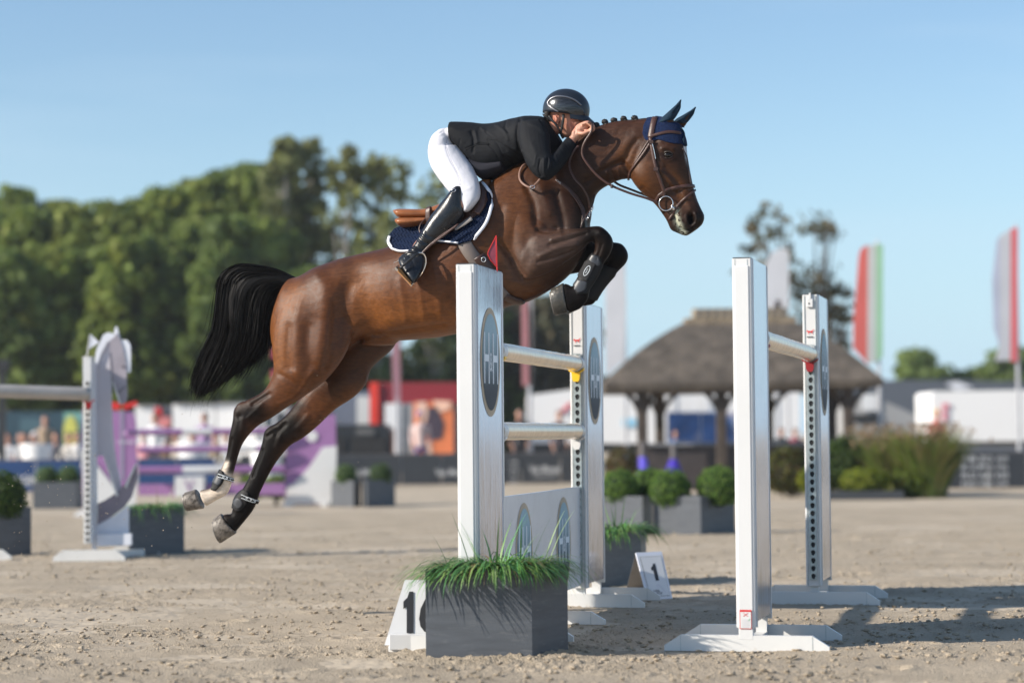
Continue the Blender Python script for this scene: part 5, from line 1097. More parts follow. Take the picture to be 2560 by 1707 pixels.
    e = HP(1449, 300, .058); V, Fe = ellipsoid(e, T_*.009, N_*.006, UP*.006, 12, 8); obj('eye', V, Fe, mat('eye', (0.1, 0.07, 0.05), 0.1), th, smooth=True)
    # jacket
    S = [loft([(1131, 306, 1136, 366, 0, .150), (1150, 306, 1160, 390, 0, .158), (1180, 307, 1184, 420, 0, .16), (1210, 310, 1208, 440, 0, .158), (1245, 307, 1246, 432, 0, .17), (1282, 298, 1286, 418, 0, .185), (1315, 292, 1326, 402, 0, .20), (1340, 291, 1378, 402, 0, .165), (1358, 293, 1400, 384, 0, .125), (1370, 300, 1408, 362, 0, .085)], 5, 40, 2.3)]
    for sg in (1, -1):
        S.append(loft([(1296, 306, 1366, 304, sg*.15, .07), (1295, 340, 1374, 340, sg*.20, .073), (1303, 378, 1376, 366, sg*.235, .068), (1316, 410, 1378, 386, sg*.26, .063), (1336, 438, 1382, 396, sg*.275, .058), (1366, 452, 1386, 400, sg*.27, .056), (1398, 428, 1380, 388, sg*.235, .052), (1419, 401, 1400, 366, sg*.19, .045), (1433, 380, 1412, 350, sg*.148, .039), (1442, 364, 1420, 342, sg*.132, .036)], 5, 26, 2.15))
    co, F = fuse(S, 0.0045, 5)
    wr = [([(1132, 322), (1160, 330), (1190, 322)], 5, .003), ([(1178, 330), (1184, 350), (1182, 380)], 3.5, -.006), ([(1188, 330), (1194, 356)], 4, .005), ([(1205, 322), (1235, 345), (1270, 368), (1305, 380)], 4, .005), ([(1215, 330), (1250, 358), (1290, 382)], 3, -.006), ([(1240, 312), (1262, 330), (1270, 350)], 4, .004), ([(1265, 304), (1262, 318), (1270, 330)], 3, -.005),
          ([(1300, 300), (1292, 330), (1296, 370), (1310, 400)], 3.5, -.008), ([(1220, 350), (1242, 358), (1262, 400)], 2.5, -.004), ([(1165, 372), (1195, 361), (1222, 362)], 2.2, -.004), ([(1222, 362), (1240, 385), (1250, 410)], 2.2, -.004), ([(1270, 380), (1290, 400), (1308, 405)], 4, .005), ([(1260, 390), (1285, 410)], 3, -.005),
          ([(1350, 400), (1346, 425), (1352, 440)], 2.6, -.007), ([(1360, 398), (1360, 430), (1366, 446)], 2.6, .005), ([(1370, 396), (1368, 420)], 2.2, -.006), ([(1340, 392), (1335, 415)], 3, .004), ([(1378, 392), (1382, 415)], 3, -.004), ([(1386, 385), (1394, 405)], 2.5, .003), ([(1400, 370), (1412, 388)], 2.5, -.0025), ([(1412, 358), (1424, 374)], 2, -.002),
          ([(1326, 310), (1345, 318), (1362, 335)], 5, .004), ([(1350, 300), (1362, 318), (1372, 345)], 2.5, -.005), ([(1330, 360), (1340, 385)], 6, .003), ([(1150, 350), (1146, 372)], 2.5, -.003)]
    co = sculpt(co, F, wr); uvj = pix(co); Nj = normals(co, F); co = co+Nj*((fbm(uvj[:, 0]/16+uvj[:, 1]/40, uvj[:, 1]/30, 3, 44)-0.5)*0.0025)[:, None]
    jm = mat('black_jacket_cloth', (0.0065, 0.0075, 0.010), 0.75, var=0.15, scale=40, bump=0.12, bscale=160, spec=0.22); j = obj('jacket', co, F, jm, th, smooth=True)
    JB = BVHTree.FromPolygons([Vector(v) for v in co], [tuple(f) for f in F.tolist()])
    V, Fc = loft([(1372, 296, 1396, 336, 0, .082), (1366, 290, 1390, 345, 0, .082)], 3, 24); 
    VV, FF = strap(JB, [(1163, 375), (1195, 362), (1222, 362)], 0.006, 0.003, 0.001, 8); obj('pocket_seam', VV, FF, jm, j, smooth=True)
    mk2 = mat('grey_jacket_lining', (0.022, 0.022, 0.03), 0.7, spec=0.2)
    # the front skirts of the jacket, hanging open below the waist
    V, Fl = fuse([loft([(1172, 392, 1180, 412, .0, .14), (1190, 396, 1200, 446, .0, .15), (1222, 400, 1226, 452, .0, .15), (1262, 398, 1266, 436, .0, .14)], 4, 18)], .005, 3); obj('front_skirt', V, Fl, mk2, j, smooth=True)
    mb = MB(); mb.tube([HP(1407, 343, .03), HP(1414, 352, .02)], .012, 10); 
    # breeches
    S = [loft([(1165, 318, 1180, 385, 0, .125), (1145, 313, 1158, 365, 0, .135), (1120, 322, 1140, 360, 0, .13), (1100, 332, 1130, 372, 0, .13)], 4, 30, 2.2), loft([(1098, 331, 1128, 322, 0, .10), (1084, 346, 1134, 334, 0, .145), (1076, 366, 1143, 352, 0, .165), (1074, 390, 1152, 376, 0, .165), (1080, 412, 1165, 398, 0, .15)], 5, 34, 2.2)]
    for sg in (1, -1):
        S.append(loft([(1074, 378, 1146, 364, sg*.075, .10), (1073, 400, 1158, 382, sg*.095, .105), (1082, 424, 1172, 403, sg*.13, .098), (1096, 446, 1184, 424, sg*.165, .088), (1113, 468, 1194, 446, sg*.20, .078), (1130, 489, 1200, 470, sg*.235, .068), (1146, 506, 1199, 494, sg*.255, .060), (1156, 518, 1188, 512, sg*.262, .054), (1160, 530, 1174, 526, sg*.265, .048)], 5, 30, 2.15))
    co, F = fuse(S, 0.005, 5)
    co = sculpt(co, F, [([(1108, 345), (1118, 344)], 5, .003), ([(1118, 344), (1116, 370), (1126, 400), (1142, 430), (1152, 462)], 1.6, -.0035), ([(1119, 462), (1136, 460), (1152, 462)], 1.8, -.003), ([(1090, 338), (1105, 330)], 2, -.004), ([(1128, 335), (1128, 350)], 2, -.004), ([(1150, 480), (1175, 470)], 4, .002)])
    uvb = pix(co); Nb = normals(co, F); co = co+Nb*((fbm(uvb[:, 0]/16, uvb[:, 1]/20, 3, 54)-0.5)*0.003)[:, None]
    wm = mat('white_breeches_cloth', (0.60, 0.60, 0.645), 0.75, var=0.03, scale=50, bump=0.08, bscale=180); br = obj('breeches', co, F, wm, th, smooth=True)
    BB = BVHTree.FromPolygons([Vector(v) for v in co], [tuple(f) for f in F.tolist()])
    seam = mat('grey_seam', (0.35, 0.35, 0.4), 0.8); VV, FF = strap(BB, [(1132, 328), (1120, 342), (1117, 368), (1127, 398), (1142, 430), (1151, 450), (1153, 464)], 0.0022, 0.0008, 0.0004, 8); obj('seam', VV, FF, seam, br)
    VV, FF = strap(BB, [(1120, 466), (1136, 461), (1150, 462)], 0.0018, 0.0008, 0.0004, 8); obj('seam', VV, FF, seam, br)
    # boots
    bm = mat('polished_black_boot_leather', (0.008, 0.009, 0.012), 0.3, var=0.2, scale=14, rvar=0.07, bump=0.08, bscale=60, coat=0.0)
    for sg, lab in ((1, 'tall polished black boot, toe in the stirrup'), (-1, 'tall black boot on the far side of the horse')):
        leg = loft([(1140, 466, 1156, 468, sg*.262, .040), (1128, 476, 1160, 482, sg*.265, .060), (1114, 494, 1160, 504, sg*.27, .066), (1102, 508, 1162, 532, sg*.275, .066), (1089, 525, 1148, 554, sg*.28, .064), (1076, 542, 1130, 574, sg*.285, .060), (1065, 560, 1110, 590, sg*.29, .054), (1054, 580, 1092, 603, sg*.295, .047), (1044, 598, 1076, 618, sg*.30, .042), (1032, 616, 1064, 632, sg*.31, .042), (1014, 634, 1062, 645, sg*.325, .044)], 5, 30, 2.15)
        ft = loft([(1006, 636, 1058, 634, sg*.32, .036), (996, 650, 1062, 652, sg*.335, .044), (1003, 668, 1058, 672, sg*.36, .046), (1014, 684, 1050, 688, sg*.385, .044), (1026, 700, 1043, 700, sg*.40, .034), (1032, 708, 1038, 706, sg*.405, .02)], 5, 24, 2.4)
        co, F = fuse([leg, ft], 0.0045, 4)
        co = sculpt(co, F, [([(1063, 581), (1072, 590), (1086, 594)], 2.2, -.004), ([(1056, 588), (1068, 598), (1080, 602)], 2.2, .004), ([(1050, 597), (1060, 606), (1074, 610)], 2.0, -.004), ([(1044, 606), (1056, 614)], 2.2, .004), ([(1038, 614), (1048, 622), (1062, 624)], 2.0, -.004), ([(1030, 622), (1042, 630)], 2.2, .003),
                            ([(1128, 484), (1136, 478)], 2.5, .003), ([(1024, 640), (1034, 660), (1040, 690)], 3, -.002)])
        bo = obj('boot', co, F, bm, th, smooth=True); bo['label'] = lab
        if sg > 0:
            BO = BVHTree.FromPolygons([Vector(v) for v in co], [tuple(f) for f in F.tolist()])
            VV, FF = strap(BO, [(1012, 636), (1026, 631), (1044, 632), (1058, 638)], 0.009, 0.003, 0.003, 6); obj('spur_strap', VV, FF, bm, bo, smooth=True)
            for k in range(5): 
                VV, FF = strap(BO, [(1032+k*4-2, 626-k*5), (1040+k*4, 628-k*5)], 0.003, 0.0025, 0.002, 4); obj('lace', VV, FF, M['black'], bo)
            VV, FF = strap(BO, [(996, 660), (1008, 680), (1026, 704)], 0.008, 0.004, 0.002, 6); obj('sole', VV, FF, mat('sole_edge', (0.09, 0.06, 0.04), 0.6), bo)
            mb = MB(); c_ = surf(1134, 476, [BO], 0.006); mb.tube([c_+T_*0.012*math.cos(t)+UP*0.009*math.sin(t) for t in np.linspace(0, 2*math.pi, 12)], 0.0018, 6, 0, False); mb.build('emblem', [STEEL], bo)
            mb = MB(); mb.tube(catmull([HP(1012, 646, .37), HP(1000, 650, .36), HP(990, 655, .34), HP(985, 657, .33)], 3), 0.003, 6); mb.build('spur', [STEEL], bo)
    # helmet
    hc = HP(1416, 273, 0); ux = HP(1474, 286, 0)-HP(1359, 272, 0); a_ = np.linalg.norm(ux)/2; ux = ux/np.linalg.norm(ux); uz = np.cross(N_, ux); uz = -uz if uz[2] < 0 else uz
    nu, nv = 48, 20; V = []
    for j in range(nv+1):
        for i in range(nu):
            ph = 2*math.pi*i/nu; f = (math.pi/2*1.14)*j/nv
            x, y, z = math.sin(f)*math.cos(ph), math.sin(f)*math.sin(ph), math.cos(f)
            flare = 1+0.02*max(0, f-1.35)
            V.append(hc+ux*(a_*1.0*x*flare)+N_*(0.112*y)+uz*(0.120*z*(1 if z > 0 else 1.5)))
    Fh = [[j*nu+i, (j+1)*nu+i, (j+1)*nu+(i+1) % nu, j*nu+(i+1) % nu] for j in range(nv) for i in range(nu)]; V = np.array(V)
    inn = hc+(V-hc)*0.93; n = len(V); rim = [[nv*nu+i, n+nv*nu+i, n+nv*nu+(i+1) % nu, nv*nu+(i+1) % nu] for i in range(nu)]
    sh = mat('matte_black_helmet', (0.012, 0.016, 0.024), 0.36, var=0.05); he = obj('helmet', np.concatenate([V, inn]), Fh+[[x+n for x in f[::-1]] for f in Fh]+rim, sh, th, smooth=True)
    HB = BVHTree.FromPolygons([Vector(v) for v in V], Fh)
    # glossy side panel
    def hpatch(name, poly, off, tk, m):
        hco, hF = fuse([(V, Fh+[[nv*nu+i for i in range(nu)]])], 0.004, 1); mk_ = inpoly(pix(hco), poly)&(wof(hco) > 0.01); a, b = shell(hco, hF, mk_, off, tk); return obj(name, a, b, m, he, smooth=True)
    cb = mat('carbon_side_panel', (0.03, 0.032, 0.036), 0.24, 0.4, var=0.9, scale=20, stretch=(1, 1, 14), coat=0.4)
    hpatch('side_panel', [(1370, 258), (1380, 247), (1400, 242), (1424, 246), (1440, 255), (1456, 270), (1465, 284), (1460, 297), (1440, 290), (1410, 280), (1394, 278), (1382, 270)], 0.0, .004, cb)
    VV, FF = strap(HB, [(1396, 280), (1380, 270), (1370, 259), (1378, 248), (1394, 242), (1418, 244), (1438, 252), (1452, 264)], 0.008, 0.003, 0.004, 8); obj('trim_line', VV, FF, mat('pewter_trim', (0.25, 0.25, 0.27), 0.3, 0.8), he, smooth=True)
    # peak
    mb = MB(); P0 = []; P1 = []
    for t in np.linspace(-1.25, 1.25, 17):
        d_ = ux*(a_*1.0*math.cos(t))+N_*(0.112*math.sin(t)); P0.append(hc+d_*0.99-uz*0.028); P1.append(hc+d_+ux*(0.046*math.cos(t)**1.5 if math.cos(t) > 0 else 0)-uz*0.062)
    P0, P1 = np.array(P0), np.array(P1); n = len(P0); PV = np.concatenate([P0, P1, P1-uz*0.004, P0-uz*0.012])
    mb.add(PV, [[i, i+1, n+i+1, n+i] for i in range(n-1)]+[[n+i, n+i+1, 2*n+i+1, 2*n+i] for i in range(n-1)]+[[2*n+i, 2*n+i+1, 3*n+i+1, 3*n+i] for i in range(n-1)]); mb.build('peak', [sh], he, smooth=True)
    # harness
    hm = mat('black_harness', (0.013, 0.014, 0.016), 0.55); mb = MB()
    mb2 = lambda pts, wd, nm: obj(nm, *strap(None, pts, wd, .003), hm, th, smooth=True)
    mb2([(1409, 286, .088), (1408, 300, .086), (1405, 318, .075), (1402, 333, .062), (1408, 346, .035)], 0.016, 'chin_strap'); mb2([(1372, 290, .080), (1384, 305, .084), (1394, 318, .078), (1402, 330, .066)], 0.012, 'chin_strap')
    V, Fk = loft([(1360, 286, 1366, 300, 0, .078), (1370, 292, 1378, 305, 0, .085), (1388, 306, 1392, 316, .02, .066)], 3, 18); obj('neck_pad', V, Fk, hm, th, smooth=True)
rider()
# ================================================================== jump with the horse-head wing on the left
def px_poly(pts, Y): return [P(u, v, Y) for u, v in pts]
def left_jump():
    Y = 21.2
    th = thing('horse_head_wing', 'grey cut-out horse head jump wing with keyhole post on the left', 'jump wing', XG(222, Y, 0))
    z = lambda u, v, Yy=Y: P(u, v, Yy)
    mb = MB(); a, b = z(207, 891), z(227, 891); a0, b0 = z(209.5, 1358), z(229.5, 1358)
    mb.prism([a, b, b0, a0], (0.01, 0.10, 0)); mb.build('post', [M['white_clean']], th)
    mb = MB(); mb.prism([z(227.5, 906), z(241, 906, Y+.25), z(242, 1372, Y+.25), z(230, 1374)], (0.003, 0.02, 0)); mb.build('side_panel', [M['palegrey']], th)
    c = (z(218, 1000)+z(219, 1000))/2; mb = MB(); c0 = np.array([z(218.5, 1100)[0], Y-0.002, 0]); keyhole_track(mb, c0, np.array([1, 0, 0]), 0.16, 1.66, 0.045, 0, 1, 0.004, 0.056); mb.build('keyhole_track', [M['white'], M['dark']], th)
    # cut-out: neck, mane, head
    neck = [(237, 905), (238, 890), (243, 872), (252, 852), (262, 838), (275, 832), (285, 838), (292, 852), (289, 880), (281, 900), (277, 930), (279, 960), (279, 1010), (282, 1070), (286, 1120), (292, 1160), (303, 1215), (306, 1242), (296, 1244), (277, 1190), (258, 1138), (243, 1141)]
    mane = [(237, 912), (238, 888), (243, 868), (252, 850), (257, 838), (266, 832), (276, 831), (283, 836), (287, 820), (290, 815), (293, 817), (301, 848), (318, 850), (326, 862), (327, 884), (326, 930), (319, 932), (312, 905), (300, 870), (285, 850), (268, 855), (252, 885), (243, 912)]
    head = [(275, 850), (286, 842), (292, 833), (300, 848), (308, 872), (313, 898), (317, 925), (316, 950), (318, 975), (317, 995), (313, 1006), (306, 1012), (300, 1005), (294, 985), (283, 958), (277, 930), (274, 890)]
    for nm, pl, Yy, m, t in (('neck_board', neck, Y+0.26, M['grey'], .02), ('mane_board', mane, Y+0.235, M['palegrey'], .018), ('head_board', head, Y+0.225, mat('mauve_grey_paint', (0.33, 0.30, 0.34), 0.45), .02)):
        mb = MB(); mb.prism(px_poly(pl, Yy), (0, t, 0)); mb.build(nm, [m], th)
    mb = MB(); mb.prism(px_poly([(244, 1258), (262, 1250), (290, 1232), (315, 1205), (330, 1180), (340, 1160), (342, 1172), (341, 1200), (330, 1240), (310, 1268), (280, 1290), (244, 1318)], Y+0.2), (0, .02, 0)); mb.build('curved_band', [mat('taupe_band', (0.24, 0.21, 0.25), 0.5)], th)
    mb = MB(); mb.prism(px_poly([(243, 1312), (280, 1292), (322, 1262), (322, 1345), (243, 1345)], Y+0.19), (0, .015, 0)); mb.build('lower_board', [M['palegrey']], th)
    wt = M['white_clean']
    for pl in ([(324, 1200), (333, 1180), (341, 1160), (338, 1158), (328, 1178), (312, 1212), (316, 1222)], [(256, 1134), (260, 1136), (296, 1238), (291, 1242)], [(281, 954), (285, 956), (302, 1008), (298, 1010)]):
        mb = MB(); mb.prism(px_poly(pl, Y+0.18), (0, .01, 0)); mb.build('white_edge', [wt], th)
    mb = MB(); mb.prism(px_poly([(306, 912), (308.5, 914), (308, 920), (305.5, 919)], Y+.215), (0, .006, 0)); mb.build('painted_eye', [M['black']], th)
    mb = MB(); mb.tube([P(u, v, Y+.22) for u, v in ((297, 981), (303, 974), (310, 968), (316, 966))], 0.006, 6); mb.tube([P(u, v, Y+.222) for u, v in ((275, 880), (277, 915), (281, 950))], 0.003, 6); mb.build('bridle_line', [mat('line_grey', (0.18, 0.17, 0.2), 0.5)], th)
    mb = MB(); mb.prism(px_poly([(242, 1336), (328, 1333), (328, 1362), (242, 1365)], Y+0.1), (0, .06, 0)); mb.build('base_board', [M['palegrey']], th)
    mb = MB(); p = np.array([1, 0, 0]); foot(mb, np.array([XG(223, 21.05, 0)[0], 21.05, 0]), p, 0.66, 0.10); mb.build('foot', [M['white']], th)
    mb = MB(); foot(mb, np.array([XG(333, 22.0, 0)[0], 22.0, 0]), p, 0.50, 0.085); mb.build('foot', [M['white']], th)
    mb = MB(); mb.box((XG(240, 21.1)[0], 21.1, 0), (0.3, 0.85, 0), (0.06, 0, 0), (0, 0, 0.07)); mb.build('base_beam', [M['white']], th)
    f = thing('jump_flag', 'small white flag on top of the horse head wing', 'flag', z(218, 893)); mb = MB(); mb.tube([z(217, 893), z(226, 836)], .006, 6); mb.build('stick', [M['white_clean']], f)
    mb = MB(); mb.prism(px_poly([(226, 834), (248, 856), (222, 873)], Y), (0, .004, 0)); mb.build('pennant', [M['palegrey']], f)
    # its pole, running out of the frame
    a = P(232, 985, 21.1)-np.array([0, 0, 0]); b = P(-420, 965, 20.3); pole(b, a-np.array([0.02, .05, 0]), 'grey and sand striped pole reaching in from the left edge', bands=(), r=0.062, m='greypole')
    cup(P(222, 990, 21.12), np.array([0, -1., 0]), np.array([1., 0, 0]), M['redb'], 'bright red cup on the horse head wing post')
    mb = MB(); foot(mb, np.array([XG(-60, 21.3, 0)[0]-.0, 21.3, 0]), p, 0.66, 0.10); t2 = thing('wing_foot', 'rounded end of a white wing foot at the far left edge', 'jump foot', (XG(-60, 21.3)[0], 21.3, 0)); mb.build('foot', [M['white']], t2)
left_jump()

def purple_wing1():
    Y = 33.0; th = thing('purple_wing', 'purple and white jump wing seen behind the horse head wing', 'jump wing', XG(270, Y, 0))
    mb = MB(); mb.prism(px_poly([(206, 1022), (332, 1030), (338, 1045), (341, 1080), (340, 1120), (343, 1160), (341, 1200), (336, 1290), (210, 1290), (205, 1200), (206, 1120)], Y), (0, .06, 0)); mb.build('board', [M['purple']], th)
    mb = MB(); mb.prism(px_poly([(205, 1120), (242, 1162), (280, 1210), (302, 1244), (316, 1222), (330, 1190), (343, 1158), (342, 1210), (337, 1292), (210, 1292)], Y-.02), (0, .018, 0)); mb.build('white_swoosh', [M['white_clean']], th)
    mb = MB(); mb.tube([P(314, 1082, Y-.3), P(344, 1081, Y-.06)], 0.035, 12); mb.build('pole_stub', [M['purple']], th)
    mb = MB(); mb.prism(px_poly([(301, 1025), (309, 1025), (309, 1200), (301, 1200)], Y-.01), (0, .008, 0)); mb.build('grey_post', [mat('lilac_grey', (0.28, 0.26, 0.36), .5)], th)
    mb = MB(); text_on(mb, 'LONGINES', P(315, 1105, Y-.02), (1, 0, 0), UP, .26, .04, .002, 0); mb.build('lettering', [M['letter']], th)
    mb = MB(); q = P(280, 1290, Y)
    for s in (-.35, .35): foot(mb, np.array([q[0]+s, Y+.03, 0]), (1, 0, 0), .4, .1)
    mb.build('foot', [M['white_clean']], th)
    for k, pl in enumerate(([(275, 1003), (302, 1008), (300, 1024), (272, 1022)], [(306, 1012), (340, 1002), (345, 1012), (310, 1024)])):
        f = thing('jump_flag', ('left' if k == 0 else 'right')+' red flag on the purple wing by the horse head', 'flag', P(305, 1024, Y)); mb = MB(); mb.prism(px_poly(pl, Y), (0, .01, 0)); mb.build('pennant', [M['redb']], f)
def purple_wing2():
    Y = 37.0; th = thing('purple_wing', 'purple jump wing with white diagonal base behind the horse hind legs', 'jump wing', XG(770, Y, 0))
    mb = MB(); mb.prism(px_poly([(716, 1060), (740, 1045), (838, 1035), (842, 1260), (712, 1260)], Y), (0, .06, 0)); mb.build('board', [M['purple']], th)
    mb = MB(); mb.prism(px_poly([(718, 1215), (735, 1208), (772, 1168), (806, 1118), (842, 1114), (840, 1200), (828, 1262), (806, 1268), (800, 1258), (738, 1258), (730, 1268), (710, 1268)], Y-.03), (0, .025, 0)); mb.build('white_base', [M['white_clean']], th)
    mb = MB(); disc(mb, P(780, 1090, Y-.02), (1, 0, 0), UP, .09, .09, 0, 0, 24); mb.build('round_logo', [M['white_clean']], th)
    mb = MB(); mb.box(P(708, 1270, Y-.05), (.12, 0, 0), (0, .4, 0), (0, 0, .1)); mb.box(P(800, 1270, Y-.05), (.12, 0, 0), (0, .4, 0), (0, 0, .1)); mb.build('foot', [M['white_clean']], th)
    # its poles and planks back to the first purple wing
    for k, (v, wmid, lab) in enumerate(((1080, (.3, .5), 'top purple and white pole of the blurred purple jump'), (1124, (.62, .8), 'middle purple pole of the blurred purple jump'), (1175, (.3, .62), 'purple plank with white middle of the blurred purple jump'))):
        t = thing('purple_pole', lab, 'jump pole', P(345, v, 36.6), 'poles of the blurred purple jump'); a, b = P(346, v, 36.6), P(712, v-3, 36.9); r = .05 if k < 2 else .06
        V, F = tube_vf([a, b], r, 14); obj('shaft', V, F, M['purple'], t, smooth=False); V, F = tube_vf([a+(b-a)*wmid[0], a+(b-a)*wmid[1]], r+.003, 14); obj('white_band', V, F, M['white_clean'], t)
    t = thing('purple_plank', 'low purple plank along the ground of the blurred jump', 'jump filler', P(345, 1236, 36.8)); mb = MB(); mb.prism(px_poly([(346, 1210), (712, 1207), (712, 1236), (346, 1238)], 36.8), (0, .04, 0)); mb.build('plank', [M['purple']], t)
    t = thing('logo_box', 'white box with purple emblem in the blurred purple jump', 'box', P(437, 1240, 36.6)); mb = MB(); mb.prism(px_poly([(437, 1192), (509, 1190), (509, 1240), (437, 1240)], 36.5), (0, .25, 0)); mb.build('box', [M['white_clean']], t)
    mb = MB(); text_on(mb, 'V', P(473, 1214, 36.49), (1, 0, 0), UP, .16, .2, .002, 0); mb.build('emblem', [M['purple']], t)
purple_wing1(); purple_wing2()

# ================================================================== arena boards
def boards():
    def run(u0, u1, Y0, Y1, H, m, name, lab, writes, grp, cat='banner fence', n=6):
        a, b = XG(u0, Y0, 0), XG(u1, Y1, 0); a[2] = b[2] = 0; d = (b-a)/n; ux = d/np.linalg.norm(d)
        th = thing(name, lab, cat, a, grp)
        for k in range(n):
            mb = MB(); q = a+d*k; mb.box(q+ux*.01+UP*.03, d-ux*.02, np.cross(UP, ux)*.03, UP*(H-.03)); mb.build('board', [m], th)
        mb = MB(); mb.box(a+UP*H, d*n, np.cross(UP, ux)*.05, UP*.03); mb.build('top_rail', [mat('rail_'+name, (0.12, 0.11, 0.11), .5)], th)
        for (u, v, s, w_, h_) in writes:
            t = (XG(u, (Y0+Y1)/2, .3)[0]-a[0])/(b[0]-a[0]); Yc = Y0+(Y1-Y0)*t; mb = MB(); text_on(mb, s, P(u, v, Yc-.02), ux, UP, w_, h_, .004, 0, bold=.02); mb.build('lettering', [M['white_clean']], th)
    run(-260, 205, 48, 48.2, .68, M['navy'], 'banner_fence', 'navy banner boards along the arena at the far left', [(60, 1200, 'LONGINES', 1.0, .2)], 'banner boards round the arena', n=4)
    run(345, 540, 48.3, 48.4, .68, M['navy'], 'banner_fence', 'navy banner boards behind the purple poles', [], 'banner boards round the arena', n=2)
    run(600, 1500, 51, 52, .70, M['darkgrey'], 'banner_fence', 'charcoal sponsor boards with white lettering behind the horse', [(915, 1180, 'Van Mossel', .75, .16), (1130, 1180, 'Van Mossel', .75, .16), (1362, 1172, 'Van Mossel', .70, .18), (1362, 1190, 'AUTOMOTIVE GROUP', .55, .05), (1285, 1155, 'SOPIM', .18, .06), (1285, 1172, 'BODE', .17, .06), (1285, 1188, 'IV', .12, .06), (1285, 1205, 'EZVIT', .17, .06)], 'banner boards round the arena', n=9)
    wr = [(2413+du*1, 1146+r*21, s, .14, .10) for r, row in enumerate(('ABZO', 'KWPO', 'RDAE', 'NOVE')) for du, s in zip((0, 20, 42, 60), row)]
    wr += [(2505, 1146+r*21, s, .24, .09) for r, s in enumerate(('AZELHOF', 'STAL', 'FEI', 'EQUITIME'))]
    run(2375, 2760, 44, 44.5, .70, M['darkgrey'], 'banner_fence', 'dark sponsor board full of small white logos at the right edge', wr, 'banner boards round the arena', n=4)
boards()

